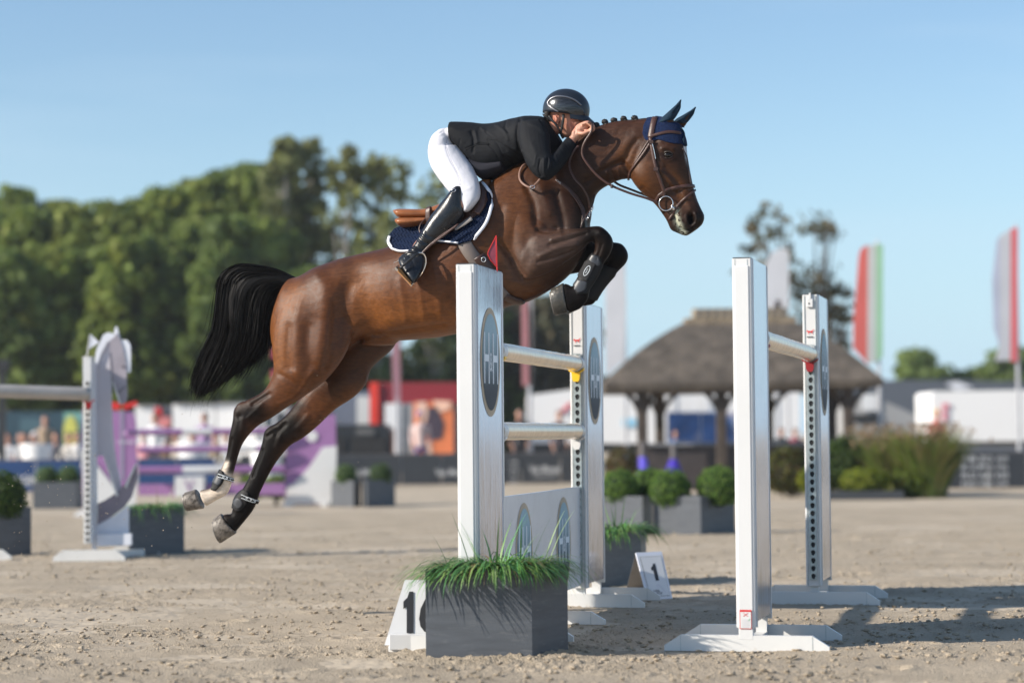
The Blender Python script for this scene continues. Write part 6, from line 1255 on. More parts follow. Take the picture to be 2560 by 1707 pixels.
# ================================================================== buildings, lorries, tents
def boxthing(name, lab, cat, pl, Y, D, m, grp=None, extra=None):
    """pixel outline pl (clockwise from top left) at depth Y, D metres deep; the lowest corners are dropped to the ground"""
    t = thing(name, lab, cat, (XG(pl[0][0], Y, 0)[0], Y, 0), grp); q = px_poly(pl, Y); mb = MB(); mb.prism(q, (0, D, 0)); mb.build('hull', [m], t); return t
WT = mat('white_canvas', (0.80, 0.80, 0.80), 0.6, var=0.03, scale=.3); WT2 = mat('offwhite_canvas', (0.62, 0.62, 0.60), .6, var=.04, scale=.3)
def rect(u0, v0, u1, v1): return [(u0, v0), (u1, v0), (u1, v1), (u0, v1)]
def sub(t, name, pl, Y, D, m):
    mb = MB(); mb.prism(px_poly(pl, Y), (0, D, 0)); return mb.build(name, [m], t)
def setting():
    # left: dark lorry, billboard, white tents
    t = boxthing('lorry', 'long dark teal lorry behind the crowd at the far left', 'lorry', rect(-200, 1028, 160, 1128), 62, 2.4, mat('teal_paint', (0.025, 0.06, 0.085), .4), 'lorries parked beyond the arena')
    for k in range(2): sub(t, 'side_stripe', rect(-60+k*110, 1045, 0+k*110, 1080), 61.95, .04, mat('teal_light', (0.06, 0.12, 0.15), .4))
    for k in range(3): sub(t, 'wheel', [(20+k*50+12*math.cos(a), 1140+12*math.sin(a)) for a in np.linspace(0, 6.28, 14)[:-1]], 61.9, .3, M['black'])
    t = boxthing('billboard', 'mint billboard with a yellow shape beside the teal lorry', 'billboard', rect(160, 1030, 212, 1120), 60, .2, mat('mint_print', (0.16, 0.36, 0.33), .5))
    sub(t, 'yellow_shape', [(176+18*math.cos(a), 1082+44*math.sin(a)) for a in np.linspace(0, 6.28, 16)[:-1]], 59.95, .03, mat('yellow_print', (0.55, 0.55, 0.12), .5)); sub(t, 'leg', rect(165, 1118, 170, 1195), 60.1, .1, M['darkgrey']); sub(t, 'leg', rect(200, 1118, 205, 1195), 60.1, .1, M['darkgrey'])
    for k, (u0, u1, v0, lab) in enumerate(((338, 388, 1012, 'leftmost white lorry box behind the crowd'), (432, 538, 1008, 'middle white lorry box behind the crowd'), (541, 640, 1006, 'white lorry box just left of the hind legs'))):
        t = boxthing('lorry', lab, 'lorry', rect(u0, v0, u1, 1150), 62, 2.5, WT, 'lorries parked beyond the arena')
        for j in range(2): sub(t, 'wheel', [(u0+15+j*(u1-u0-30)+9*math.cos(a), 1160+10*math.sin(a)) for a in np.linspace(0, 6.28, 14)[:-1]], 61.9, .3, M['black'])
        sub(t, 'roof_edge', rect(u0-1, v0-3, u1+1, v0+1), 61.9, 2.7, M['darkgrey'])
    boxthing('lorry', 'dark cab between two white lorry boxes', 'lorry', rect(390, 1014, 430, 1150), 62.5, 2.2, mat('cab_grey', (.12, .12, .14), .4), 'lorries parked beyond the arena')
    t = thing('red_sign', 'red and white inflatable sign in front of the white lorries', 'sign', XG(400, 58, 0)); sub(t, 'red_part', [(386, 1018), (400, 1018), (404, 1040), (394, 1046), (386, 1036)], 58, .3, M['redb']); sub(t, 'pink_part', [(384, 1048), (424, 1040), (424, 1066), (396, 1068), (390, 1080), (382, 1074)], 58, .3, mat('pink_print', (.65, .22, .22), .5)); sub(t, 'pole', rect(392, 1070, 396, 1198), 58.1, .05, M['palegrey'])
    t = boxthing('white_van', 'white van seen between the hind legs', 'van', rect(655, 1015, 716, 1170), 60, 2, WT2); sub(t, 'window', rect(662, 1030, 690, 1066), 59.95, .03, mat('van_glass', (.05, .07, .09), .15)); sub(t, 'window', rect(694, 1030, 712, 1066), 59.95, .03, M['darkgrey'])
    # grey marquee and black food stall
    t = boxthing('grey_marquee', 'blue grey marquee behind the purple wing', 'tent', [(830, 1000), (870, 980), (925, 976), (925, 1130), (830, 1130)], 66, 3, mat('blue_grey_canvas', (.14, .16, .21), .6)); sub(t, 'side_wall', rect(892, 990, 925, 1060), 65.9, .05, WT2)
    t = boxthing('food_stall', 'black catering trailer behind the planters', 'trailer', [(785, 1072), (795, 1062), (960, 1060), (978, 1078), (980, 1135), (978, 1160), (786, 1160)], 56, 2.5, mat('black_trailer', (.02, .022, .026), .35))
    sub(t, 'hatch', rect(876, 1092, 965, 1130), 55.95, .04, M['dark']); sub(t, 'name_board', rect(890, 1072, 935, 1086), 55.94, .03, mat('menu_board', (.12, .12, .12), .5)); sub(t, 'hatch', rect(792, 1092, 862, 1130), 55.95, .04, M['dark'])
    # red stand
    t = boxthing('red_stand', 'dark red exhibition stand with orange posters', 'stall', rect(926, 956, 1150, 1015), 60, 3, mat('dark_red_fascia', (.27, .02, .03), .5, var=.05))
    sub(t, 'red_column', rect(924, 956, 946, 1060), 59.9, .4, mat('signal_red', (.75, .05, .03), .5)); sub(t, 'dark_column', rect(947, 1010, 962, 1060), 59.95, .3, mat('maroon', (.13, .01, .015), .5)); sub(t, 'white_panel', rect(962, 1008, 1004, 1140), 59.9, .1, WT)
    sub(t, 'grey_panel', rect(1006, 1008, 1034, 1140), 59.95, .1, mat('grey_panel', (.28, .30, .31), .5)); po = sub(t, 'poster', rect(1034, 1004, 1134, 1142), 59.9, .1, mat('orange_poster', (.85, .24, .09), .5, var=.2, scale=.8))
    for pl, c in (([(1040, 1005), (1065, 1003), (1070, 1040), (1058, 1062), (1044, 1050)], (.85, .55, .42)), ([(1083, 1000), (1128, 1003), (1126, 1022), (1100, 1030), (1086, 1020)], (.9, .55, .40)), ([(1070, 1020), (1092, 1015), (1110, 1060), (1104, 1096), (1078, 1100), (1064, 1070)], (.07, .05, .07)), ([(1060, 1105), (1078, 1104), (1080, 1140), (1062, 1140)], (.9, .6, .45))):
        mb = MB(); mb.prism(px_poly(pl, 59.88), (0, .015, 0)); m = mat('poster_print', c, .5); o = mb.build('print', [m], po)
    boxthing('dark_banner', 'dark upright banner at the right of the red stand', 'banner', rect(1134, 1010, 1152, 1140), 59.8, .1, M['darkgrey'])
    # behind the poles
    t = boxthing('lorry', 'white lorry with a pink slash seen between the jump poles', 'lorry', [(1318, 988), (1440, 972), (1560, 965), (1668, 962), (1668, 1108), (1318, 1108)], 61, 2.5, WT, 'lorries parked beyond the arena')
    sub(t, 'pink_slash', [(1398, 1030), (1424, 1004), (1432, 1010), (1404, 1038)], 60.95, .02, mat('pink_slash', (.7, .16, .18), .5)); sub(t, 'blue_mark', rect(1556, 1046, 1590, 1066), 60.95, .02, mat('pale_blue_print', (.3, .6, .8), .5)); sub(t, 'underside', rect(1320, 1108, 1668, 1130), 61.2, 2, M['darkgrey'])
    for u in (1350, 1480, 1600): sub(t, 'wheel', [(u+11*math.cos(a), 1152+14*math.sin(a)) for a in np.linspace(0, 6.28, 14)[:-1]], 60.9, .3, M['black'])
    t = boxthing('white_marquee', 'white marquee seen through the thatched hut', 'tent', [(1560, 962), (2000, 955), (2000, 1108), (1560, 1108)], 64, 6, WT)
    sub(t, 'mural', rect(1664, 1030, 1870, 1106), 63.9, .05, mat('blue_mural', (.06, .16, .42), .5, var=.5, scale=.9, dirt=(.45, .42, .5), dirt_lo=.5, dirt_hi=.6, dirt_scale=1.0)); 
    for k in range(4): sub(t, 'wall_seam', rect(1666+k*85, 962, 1668+k*85, 1106), 63.88, .02, WT2)
    sub(t, 'lower_wall', rect(1560, 1108, 2000, 1165), 64.2, 3, mat('grey_skirt', (.13, .14, .16), .6))
    t = boxthing('dark_barn', 'long dark roofed building at the right', 'building', [(2120, 1110), (2120, 962), (2215, 950), (2400, 950), (2760, 962), (2760, 1130), (2120, 1130)], 105, 12, mat('slate_roof', (.085, .10, .125), .6, var=.05, scale=.3))
    sub(t, 'rooflight', [(2365, 958), (2395, 954), (2435, 970), (2390, 976)], 104.9, .05, M['palegrey'])
    t = boxthing('lorry', 'big white lorry trailer with red lettering at the right edge', 'lorry', [(2330, 984), (2338, 978), (2720, 972), (2720, 1100), (2334, 1104)], 60, 2.5, WT, 'lorries parked beyond the arena')
    sub(t, 'red_print', [(2356, 1008), (2374, 1008), (2372, 1022), (2360, 1022), (2370, 1036), (2366, 1050), (2356, 1050)], 59.95, .02, mat('faded_red_print', (.7, .25, .3), .5)); sub(t, 'underside', rect(2360, 1100, 2720, 1116), 60.3, 2, mat('underside', (.2, .2, .2), .6))
    for u in (2440, 2475, 2620): sub(t, 'wheel', [(u+12*math.cos(a), 1150+14*math.sin(a)) for a in np.linspace(0, 6.28, 14)[:-1]], 59.9, .3, M['black'])
    t = boxthing('small_shed', 'small pale gabled shed between hut and lorry', 'shed', [(2135, 1035), (2138, 1000), (2215, 1004), (2282, 1034), (2330, 1046), (2330, 1110), (2135, 1110)], 72, 4, mat('pale_shed', (.36, .36, .36), .6)); sub(t, 'white_door', rect(2155, 985, 2192, 1026), 71.9, .05, WT); sub(t, 'dark_gap', rect(2135, 1036, 2200, 1054), 71.92, .05, M['dark'])
setting()

def hut():
    Yf, Yb = 44.6, 49.6; th = thing('thatched_hut', 'open timber hut with a thatched roof and ridge cap', 'hut', (XG(1860, 47)[0], 47, 0))
    el_, er = P(1513, 962, Yf), P(2208, 948, Yf); zl = el_[2]; x0, x1 = el_[0]-.02, er[0]+.02; zr = er[2]
    rx0, rx1 = P(1726, 800, 47)[0], P(1972, 800, 47)[0]; rz = P(1850, 800, 47)[2]; ym = (Yf+Yb)/2
    # curved hip roof: grid interpolated between the eave rectangle and the ridge
    n = 14; seg = 64; V = []
    def eave(t):
        c = [(x0, Yf), (x1, Yf), (x1, Yb), (x0, Yb)]; k = int(t*4) % 4; f = t*4-int(t*4); a, b = c[k], c[(k+1) % 4]; return np.array([a[0]*(1-f)+b[0]*f, a[1]*(1-f)+b[1]*f])
    def top(t):
        c = [(rx0, ym-.12), (rx1, ym-.12), (rx1, ym+.12), (rx0, ym+.12)]; k = int(t*4) % 4; f = t*4-int(t*4); a, b = c[k], c[(k+1) % 4]; return np.array([a[0]*(1-f)+b[0]*f, a[1]*(1-f)+b[1]*f])
    for j in range(n+1):
        s = j/n
        for i in range(seg):
            e, r = eave(i/seg), top(i/seg); q = e*(1-s)+r*s; ze = zl+(zr-zl)*(q[0]-x0)/(x1-x0); z = ze+(rz-ze)*(s*0.86+0.14*math.sin(s*math.pi/2)+0.08*math.sin(s*math.pi))
            V.append((q[0], q[1], z+0.03*(rng.rand()-.5)))
    F = [[j*seg+i, j*seg+(i+1) % seg, (j+1)*seg+(i+1) % seg, (j+1)*seg+i] for j in range(n) for i in range(seg)]; V = np.array(V)
    lo = V[:seg].copy(); lo[:, 2] -= 0.13; lo[:, :2] = (lo[:, :2]-[(x0+x1)/2, ym])*0.985+[(x0+x1)/2, ym]; V = np.concatenate([V, lo]); b = (n+1)*seg
    F += [[b+i, b+(i+1) % seg, (i+1) % seg, i] for i in range(seg)]+[[b+i for i in range(seg)][::-1]]
    obj('thatch', V, F, mat('weathered_thatch', (.105, .086, .068), .95, var=.4, scale=3.2, bump=1, bscale=18, bdist=.06, stretch=(1, 1, .6)), th, smooth=False)
    cap = mat('ridge_cap', (.28, .22, .15), .9, var=.3); mb = MB(); mb.box((rx0-.12, ym-.35, rz-.12), (rx1-rx0+.24, 0, 0), (0, .7, 0), (0, 0, .16)); mb.build('ridge_cap', [cap], th)
    mb = MB(); mb.box((rx0+.05, ym-.25, rz+.04), (rx1-rx0-.1, 0, 0), (0, .5, 0), (0, 0, .2)); rc = mb.build('ridge_comb', [mat('ridge_comb', (.34, .28, .2), .9)], th)
    for k in range(11):
        mb = MB(); x = rx0+.12+k*.17; mb.prism([(x, ym-.262, rz+.06), (x+.06, ym-.262, rz+.06), (x+.12, ym-.262, rz+.23), (x+.06, ym-.262, rz+.23)], (0, .01, 0)); mb.build('binding', [mat('binding', (.09, .08, .08), .9)], rc)
    wood = mat('dark_oak_post', (.06, .045, .035), .8, var=.3, bump=.4, bscale=12)
    for (u, Y) in ((1606, 45.0), (1804, 45.0), (1922, 49.2), (2122, 45.0), (1650, 49.2), (2080, 49.2)):
        q = XG(u, Y, 1); mb = MB(); mb.cbox((q[0], Y, 1.1), .2, .2, 2.2, 0, .02); mb.build('post', [wood], th)
        for s in (-1, 1):
            mb = MB(); mb.tube(catmull([(q[0]+s*.05, Y, 1.55), (q[0]+s*.16, Y, 1.78), (q[0]+s*.42, Y, 2.05)], 4), .055, 8); mb.build('brace', [wood], th)
    mb = MB(); mb.box((x0+.5, 44.9, 2.02), (x1-x0-1, 0, 0), (0, .18, 0), (0, 0, .12)); mb.box((x0+.5, 49.1, 2.02), (x1-x0-1, 0, 0), (0, .18, 0), (0, 0, .12)); mb.build('beam', [wood], th)
    t = thing('bar_counter', 'grey topped bar counter inside the thatched hut', 'bar', (XG(1860, 46)[0], 46, 0)); mb = MB(); xa, xb = XG(1610, 46)[0], XG(2110, 46)[0]
    mb.box((xa, 45.6, 0), (xb-xa, 0, 0), (0, .5, 0), (0, 0, .88)); mb.build('front', [mat('brown_counter', (.055, .045, .045), .6, var=.2)], t); mb = MB(); mb.box((xa-.05, 45.5, .88), (xb-xa+.1, 0, 0), (0, .7, 0), (0, 0, .06)); mb.build('top', [mat('zinc_top', (.2, .21, .23), .4)], t)
    for k, (u0, u1, v0, v1, c, lab) in enumerate(((1585, 1630, 1142, 1198, (.13, .10, .60), 'pale violet cloth skirt stand left of the box balls'), (1662, 1708, 1148, 1186, (.045, .02, .36), 'deep violet cloth skirt stand behind the box balls'))):
        Y = 42.0; cc = XG((u0+u1)/2, Y, 0); t = thing('skirted_stand', lab, 'stand', cc, 'violet skirted stands by the hut'); V = []; sg = 16
        zt, zb = P(u0, v0, Y)[2], P(u0, v1, Y)[2]; r0, r1 = (u1-u0)*.32/2*Y/FPX*1.3, (u1-u0)/2*Y/FPX
        for z, r in ((max(zb, .02)-.12, r1*1.05), (zb, r1), (zt, r0), (zt+.002, .01)):
            for i in range(sg): a = 6.283*i/sg; V.append(cc+np.array([math.cos(a)*r*(1+.05*math.sin(3*a)), math.sin(a)*r, max(z, 0.01)]))
        F = [[j*sg+i, j*sg+(i+1) % sg, (j+1)*sg+(i+1) % sg, (j+1)*sg+i] for j in range(3) for i in range(sg)]; obj('skirt', V, F, [mat('violet_cloth', c, .7), WT], t, smooth=True, mi=[1]*sg+[0]*sg*2)
        mb = MB(); mb.tube([cc+UP*zt, cc+UP*(zt+.28)], .05, 8); mb.build('pole', [mat('stone_pole', (.14, .13, .13), .7)], t)
hut()

def flags():
    def fl(u, Y, vtop, vbot, lab, outline, stripes, pr=.045, upole=None, colp=(.5, .5, .52)):
        up_ = upole or u; b = XG(up_, Y, 0); b[2] = 0; t = thing('feather_flag', lab, 'flag', b, 'tall banner flags round the arena')
        mb = MB(); zt = P(up_, vtop, Y)[2]; mb.tube([b, b+UP*zt], [pr, pr*.7], 10); mb.build('pole', [mat('flag_pole', colp, .4, .3)], t)
        for k, (pl, c) in enumerate(stripes):
            q = px_poly(pl, Y-.06); V = []; n = len(q)
            mb = MB(); mb.prism(q, (0, .012, 0)); mb.build('stripe' if len(stripes) > 1 else 'cloth', [mat('flag_cloth', c, .7, var=.06, scale=1, leaf=.35)], t)
    wc = (.80, .80, .82)
    fl(2205, 50, 600, 1140, 'red, white and green vertical flag right of the hut', None, [([(2147, 640), (2152, 622), (2170, 612), (2168, 910), (2152, 890), (2133, 870), (2134, 800)], (.85, .22, .19)), ([(2170, 614), (2190, 611), (2189, 905), (2168, 910)], (.75, .75, .72)), ([(2190, 611), (2208, 612), (2207, 892), (2190, 905)], (.48, .76, .52))], upole=2202)
    fl(2550, 50, 560, 1140, 'blue, white and red vertical flag at the right edge', None, [([(2492, 600), (2500, 590), (2500, 870), (2484, 820), (2480, 700)], (.62, .65, .76)), ([(2500, 590), (2527, 572), (2526, 900), (2488, 902), (2500, 860)], (.72, .72, .75)), ([(2527, 572), (2545, 568), (2544, 905), (2526, 903)], (.85, .22, .24))])
    fl(1972, 56, 618, 1140, 'plain white vertical flag with red emblem above the hut roof', None, [([(1914, 660), (1930, 632), (1952, 620), (1972, 628), (1972, 775), (1910, 772)], wc), ([(1936, 772), (1940, 750), (1950, 750), (1954, 772)], (.7, .1, .1))])
    fl(1515, 56, 655, 1130, 'tall white vertical flag right of the far silvery wing', None, [([(1512, 650), (1540, 628), (1562, 640), (1566, 760), (1562, 900), (1520, 935), (1514, 940)], wc)], upole=1566)
    fl(1322, 54, 740, 1140, 'pink and white flag seen behind the jump poles', None, [([(1304, 740), (1320, 740), (1328, 780), (1330, 960), (1306, 965)], (.62, .30, .32)), ([(1318, 740), (1331, 740), (1331, 962), (1322, 963)], (.62, .60, .62))], upole=1326, pr=.06)
    fl(992, 54, 800, 1140, 'faded pink flag hanging on a grey pole before the red stand', None, [([(976, 800), (998, 800), (1002, 1005), (984, 1005)], (.50, .27, .32))], upole=994, pr=.075)
    fl(684, 50, 860, 1140, 'narrow red and white flag peeping out behind the horse rump', None, [([(678, 866), (690, 866), (690, 945), (678, 950)], (.65, .12, .18)), ([(678, 895), (690, 895), (690, 925), (678, 925)], (.75, .7, .72))], upole=688)
    t = thing('lamp_mast', 'dark slim mast at the far left edge', 'mast', (XG(5, 50)[0], 50, 0)); mb = MB(); q = XG(5, 50, 0); q[2] = 0; mb.cbox(q+UP*1.35, .14, .14, 2.7, 0, .01); mb.cbox(q+UP*2.75, .3, .2, .25, 0, .02); mb.build('mast', [M['black']], t)
flags()

# ================================================================== trees
PAL = {'mid': [(.18, .235, .05), (.21, .265, .055), (.155, .205, .045), (.24, .275, .06)], 'dark': [(.14, .195, .05), (.16, .22, .055), (.12, .17, .045), (.18, .23, .06)], 'birch': [(.20, .22, .08), (.23, .25, .085), (.16, .18, .065), (.25, .25, .09)], 'brown': [(.15, .13, .07), (.11, .11, .06), (.18, .15, .09), (.09, .09, .05)]}
bark = mat('bark', (.09, .075, .06), .9, var=.3, bump=.5, bscale=8); palebark = mat('pale_bark', (.3, .28, .25), .8, var=.4, scale=3)
def crown_local(H, Wd, z0, n, size, pal, clump=40, gap=.0, seed=0, spread=.16, shape=1.0, vs=.75):
    r = np.random.RandomState(seed); k = clump
    a = r.rand(k)*6.283; zz = z0+(H-z0)*(r.rand(k)**.85); f = (zz-z0)/(H-z0); rad = Wd*np.sqrt(np.clip(np.sin(np.pi*np.clip(.12+.86*f, 0, 1))**shape, 0, 1))*np.sqrt(.25+.75*r.rand(k))
    C_ = np.stack([np.cos(a)*rad, np.sin(a)*rad, zz], 1); sz = (H*spread)*(0.5+.7*r.rand(k)); pick = r.randint(0, k, n)
    d = r.randn(n, 3); d /= np.linalg.norm(d, axis=1)[:, None]; pts = C_[pick]+d*(sz[pick]*(.45+.55*r.rand(n)))[:, None]*np.array([1, 1, vs]); pts[:, 2] = np.clip(pts[:, 2], z0*.6, H*1.02)
    nr = d+r.randn(n, 3)*.5; nr /= np.linalg.norm(nr, axis=1)[:, None]; t = np.cross(nr, r.randn(n, 3)); t /= np.linalg.norm(t, axis=1)[:, None]; b = np.cross(nr, t); s = size*(.6+.8*r.rand(n, 1))
    V = np.stack([pts-t*s, pts+b*s*.7, pts+t*s, pts-b*s*.7], 1).reshape(-1, 3); cl = np.array(PAL[pal])[r.choice(4, k, p=[.35, .3, .2, .15])]*(.8+.4*r.rand(k, 1))
    return V, np.arange(4*n).reshape(-1, 4), np.repeat(cl[pick]*(.8+.4*r.rand(n, 1)), 4, 0), C_
def make_tree(name, lab, loc, H, Wd, z0, n, size, pal, grp, seed, clump=40, spread=.16, trunk=.16, bk=None, limbs=6, shape=1.0, vs=.75):
    t = thing(name, lab, 'tree', loc, grp); V, F, c, C_ = crown_local(H, Wd, z0, n, size, pal, clump, seed=seed, spread=spread, shape=shape, vs=vs)
    o = obj('crown', V, F, M['leaf'], t, local=True); attr_color(o, c); o['kind'] = 'stuff'
    mb = MB(); mb.tube([(0, 0, -.1), (.05, 0, H*.35), (-.04, .03, H*.85)], [trunk, trunk*.7, trunk*.25], 8)
    for k in range(limbs):
        c0 = C_[(k*7) % len(C_)]; z = max(z0*.7, c0[2]*.55); mb.tube([(0, 0, z), (c0[0]*.5, c0[1]*.5, (z+c0[2])/2), tuple(c0)], [trunk*.45, trunk*.3, trunk*.1], 6)
    mb.build('trunk', [bk or bark], t, local=True); return t
def trees():
    grp = 'trees of the wood beyond the arena'
    # line of the wood on the left: (u, top v, half width px, kind)
    L = []
    sky_ = [(-60, 560), (0, 545), (38, 478), (62, 530), (100, 535), (145, 512), (185, 525), (225, 545), (262, 515), (300, 520), (335, 505), (372, 515), (410, 480), (448, 488), (485, 455), (520, 460), (553, 432), (590, 430), (622, 405), (655, 418), (690, 430)]
    for k, (u, v) in enumerate(sky_): L.append((u, v+8, 44+(k*7) % 16, 'dark' if k % 3 == 1 else 'mid'))
    L += [(20, 640, 80, 'dark'), (120, 630, 80, 'mid'), (215, 640, 80, 'dark'), (310, 610, 80, 'mid'), (400, 600, 80, 'dark'), (480, 580, 80, 'mid'), (560, 560, 80, 'dark'), (640, 560, 80, 'mid'), (715, 600, 70, 'dark'), (770, 680, 70, 'dark')]
    word = {'dark': 'dark green', 'mid': 'mid green'}
    for k, (u, v, hw, kd) in enumerate(L):
        Y = 78+(k % 3)*2 if k < 21 else 71+(k % 3); b = XG(u, Y, 0); H = P(u, v, Y)[2]; Wd = hw*Y/FPX*1.5
        spots = ['at the far left end of the wood', 'low, at the left edge', 'with the pointed top near the left edge', 'just right of the pointed top', 'low before the first hollow', 'rounded, left of the horse head wing', 'narrow, above the horse head wing', 'lowest in the skyline hollow', 'just right of the skyline hollow', 'flat topped, left of centre', 'slightly raised, left of centre', 'in the second small dip', 'at the first step up of the skyline', 'just after the first step up', 'at the second step up of the skyline', 'above the horse tail, left', 'above the horse tail', 'just right of the tail in the skyline', 'tallest of the dense wood', 'dense, beside the tallest one', 'dense, beside the airy birches',
                 'front row, far left', 'front row, above the horse head wing left', 'front row, behind the horse head wing', 'front row, right of the horse head wing', 'front row, left of the tail', 'front row, behind the tail tip', 'front row, behind the tail', 'front row, above the tail root', 'front row, above the rump', 'front row, behind the horse back']
        desc = f"{word[kd]} tree {spots[k]}"
        make_tree('woodland_tree', desc, (b[0], Y, 0), H*1.0, Wd*1.0, .6, 6500, .16, kd, grp, 100+k, clump=110, spread=.065, shape=1.1, vs=1.1)
    B = [(712, 360, 42, 1500, 'airy birch tree nearest the dense wood'), (775, 352, 40, 1000, 'airy birch tree with a narrow tall crown above the rump'), (862, 356, 48, 900, 'tall sparse birch tree with the highest top of the skyline'), (935, 400, 52, 650, 'thin birch tree at the left of the rider'), (995, 415, 46, 420, 'sparse birch twigs just behind the rider seat'), (800, 560, 70, 1100, 'low leafy birch tree above the horse back'), (1095, 425, 40, 300, 'wispy birch tree hidden behind the rider'), (745, 470, 50, 900, 'leafy birch tree between the tall ones')]
    for k, (u, v, hw, n, lab) in enumerate(B):
        Y = 76+k % 2; b = XG(u, Y, 0); H = P(u, v, Y)[2]; make_tree('birch_tree', lab, (b[0], Y, 0), H, hw*Y/FPX*.95, H*.22, n, .19, 'birch', 'airy birch trees behind the horse', 200+k, clump=36, spread=.055, trunk=.14, bk=palebark, limbs=12, shape=.7)
    # low trees seen under the belly and between the jump poles
    for k, (u, v, hw, pal, lab) in enumerate(((900, 880, 60, 'dark', 'low dark tree under the horse belly, left'), (985, 900, 60, 'dark', 'low dark tree under the horse belly beside the pink flag'), (1075, 860, 60, 'mid', 'rounded tree under the horse belly, right'), (1130, 840, 50, 'dark', 'dark tree touching the near silvery wing'), (1235, 800, 60, 'dark', 'dark tree behind the near silvery wing'), (1300, 745, 45, 'brown', 'brownish tree between the wings, left'), (1365, 755, 50, 'brown', 'brownish tree between the wings above the pole'), (1420, 800, 45, 'brown', 'brown tree behind the far silvery wing'))):
        Y = 84+k % 3; b = XG(u, Y, 0); H = P(u, v, Y)[2]; make_tree('distant_tree', lab, (b[0], Y, 0), H, hw*Y/FPX, .5, 1500, .22, pal, 'low trees beyond the showground', 300+k, clump=20, spread=.2)
    # bare-ish autumn tree behind the hut
    for k, (u, v, hw, n, lab) in enumerate(((1935, 525, 85, 620, 'sparse autumn tree rising behind the thatched hut'), (2050, 545, 75, 480, 'second sparse autumn tree right of the hut ridge'), (2080, 700, 60, 380, 'low sparse autumn tree behind the right of the hut'))):
        Y = 66+k; b = XG(u, Y, 0); H = P(u, v, Y)[2]; make_tree('autumn_tree', lab, (b[0], Y, 0), H, hw*Y/FPX, H*.3, n, .12, 'brown', 'sparse autumn trees behind the hut', 400+k, clump=46, spread=.06, trunk=.11, limbs=30, shape=.6)
    for k, (u, v, hw, pal, lab) in enumerate(((2312, 885, 32, 'dark', 'round tree above the dark barn roof'), (2395, 938, 50, 'dark', 'low hedge tree on the skyline right of the round tree'), (2290, 945, 60, 'dark', 'low hedge tree at the foot of the round tree'), (2470, 928, 45, 'dark', 'skyline tree between the hedge and the edge flag'), (2540, 880, 50, 'dark', 'dark tree at the right edge behind the flag'), (2640, 870, 70, 'dark', 'tree just beyond the right edge'))):
        Y = 112+k % 2; b = XG(u, Y, 0); H = P(u, v, Y)[2]; make_tree('distant_tree', lab, (b[0], Y, 0), H, hw*Y/FPX, .5 if k else 1.8, 1100, .30, pal, 'low trees beyond the showground', 500+k, clump=16, spread=.22)
trees()
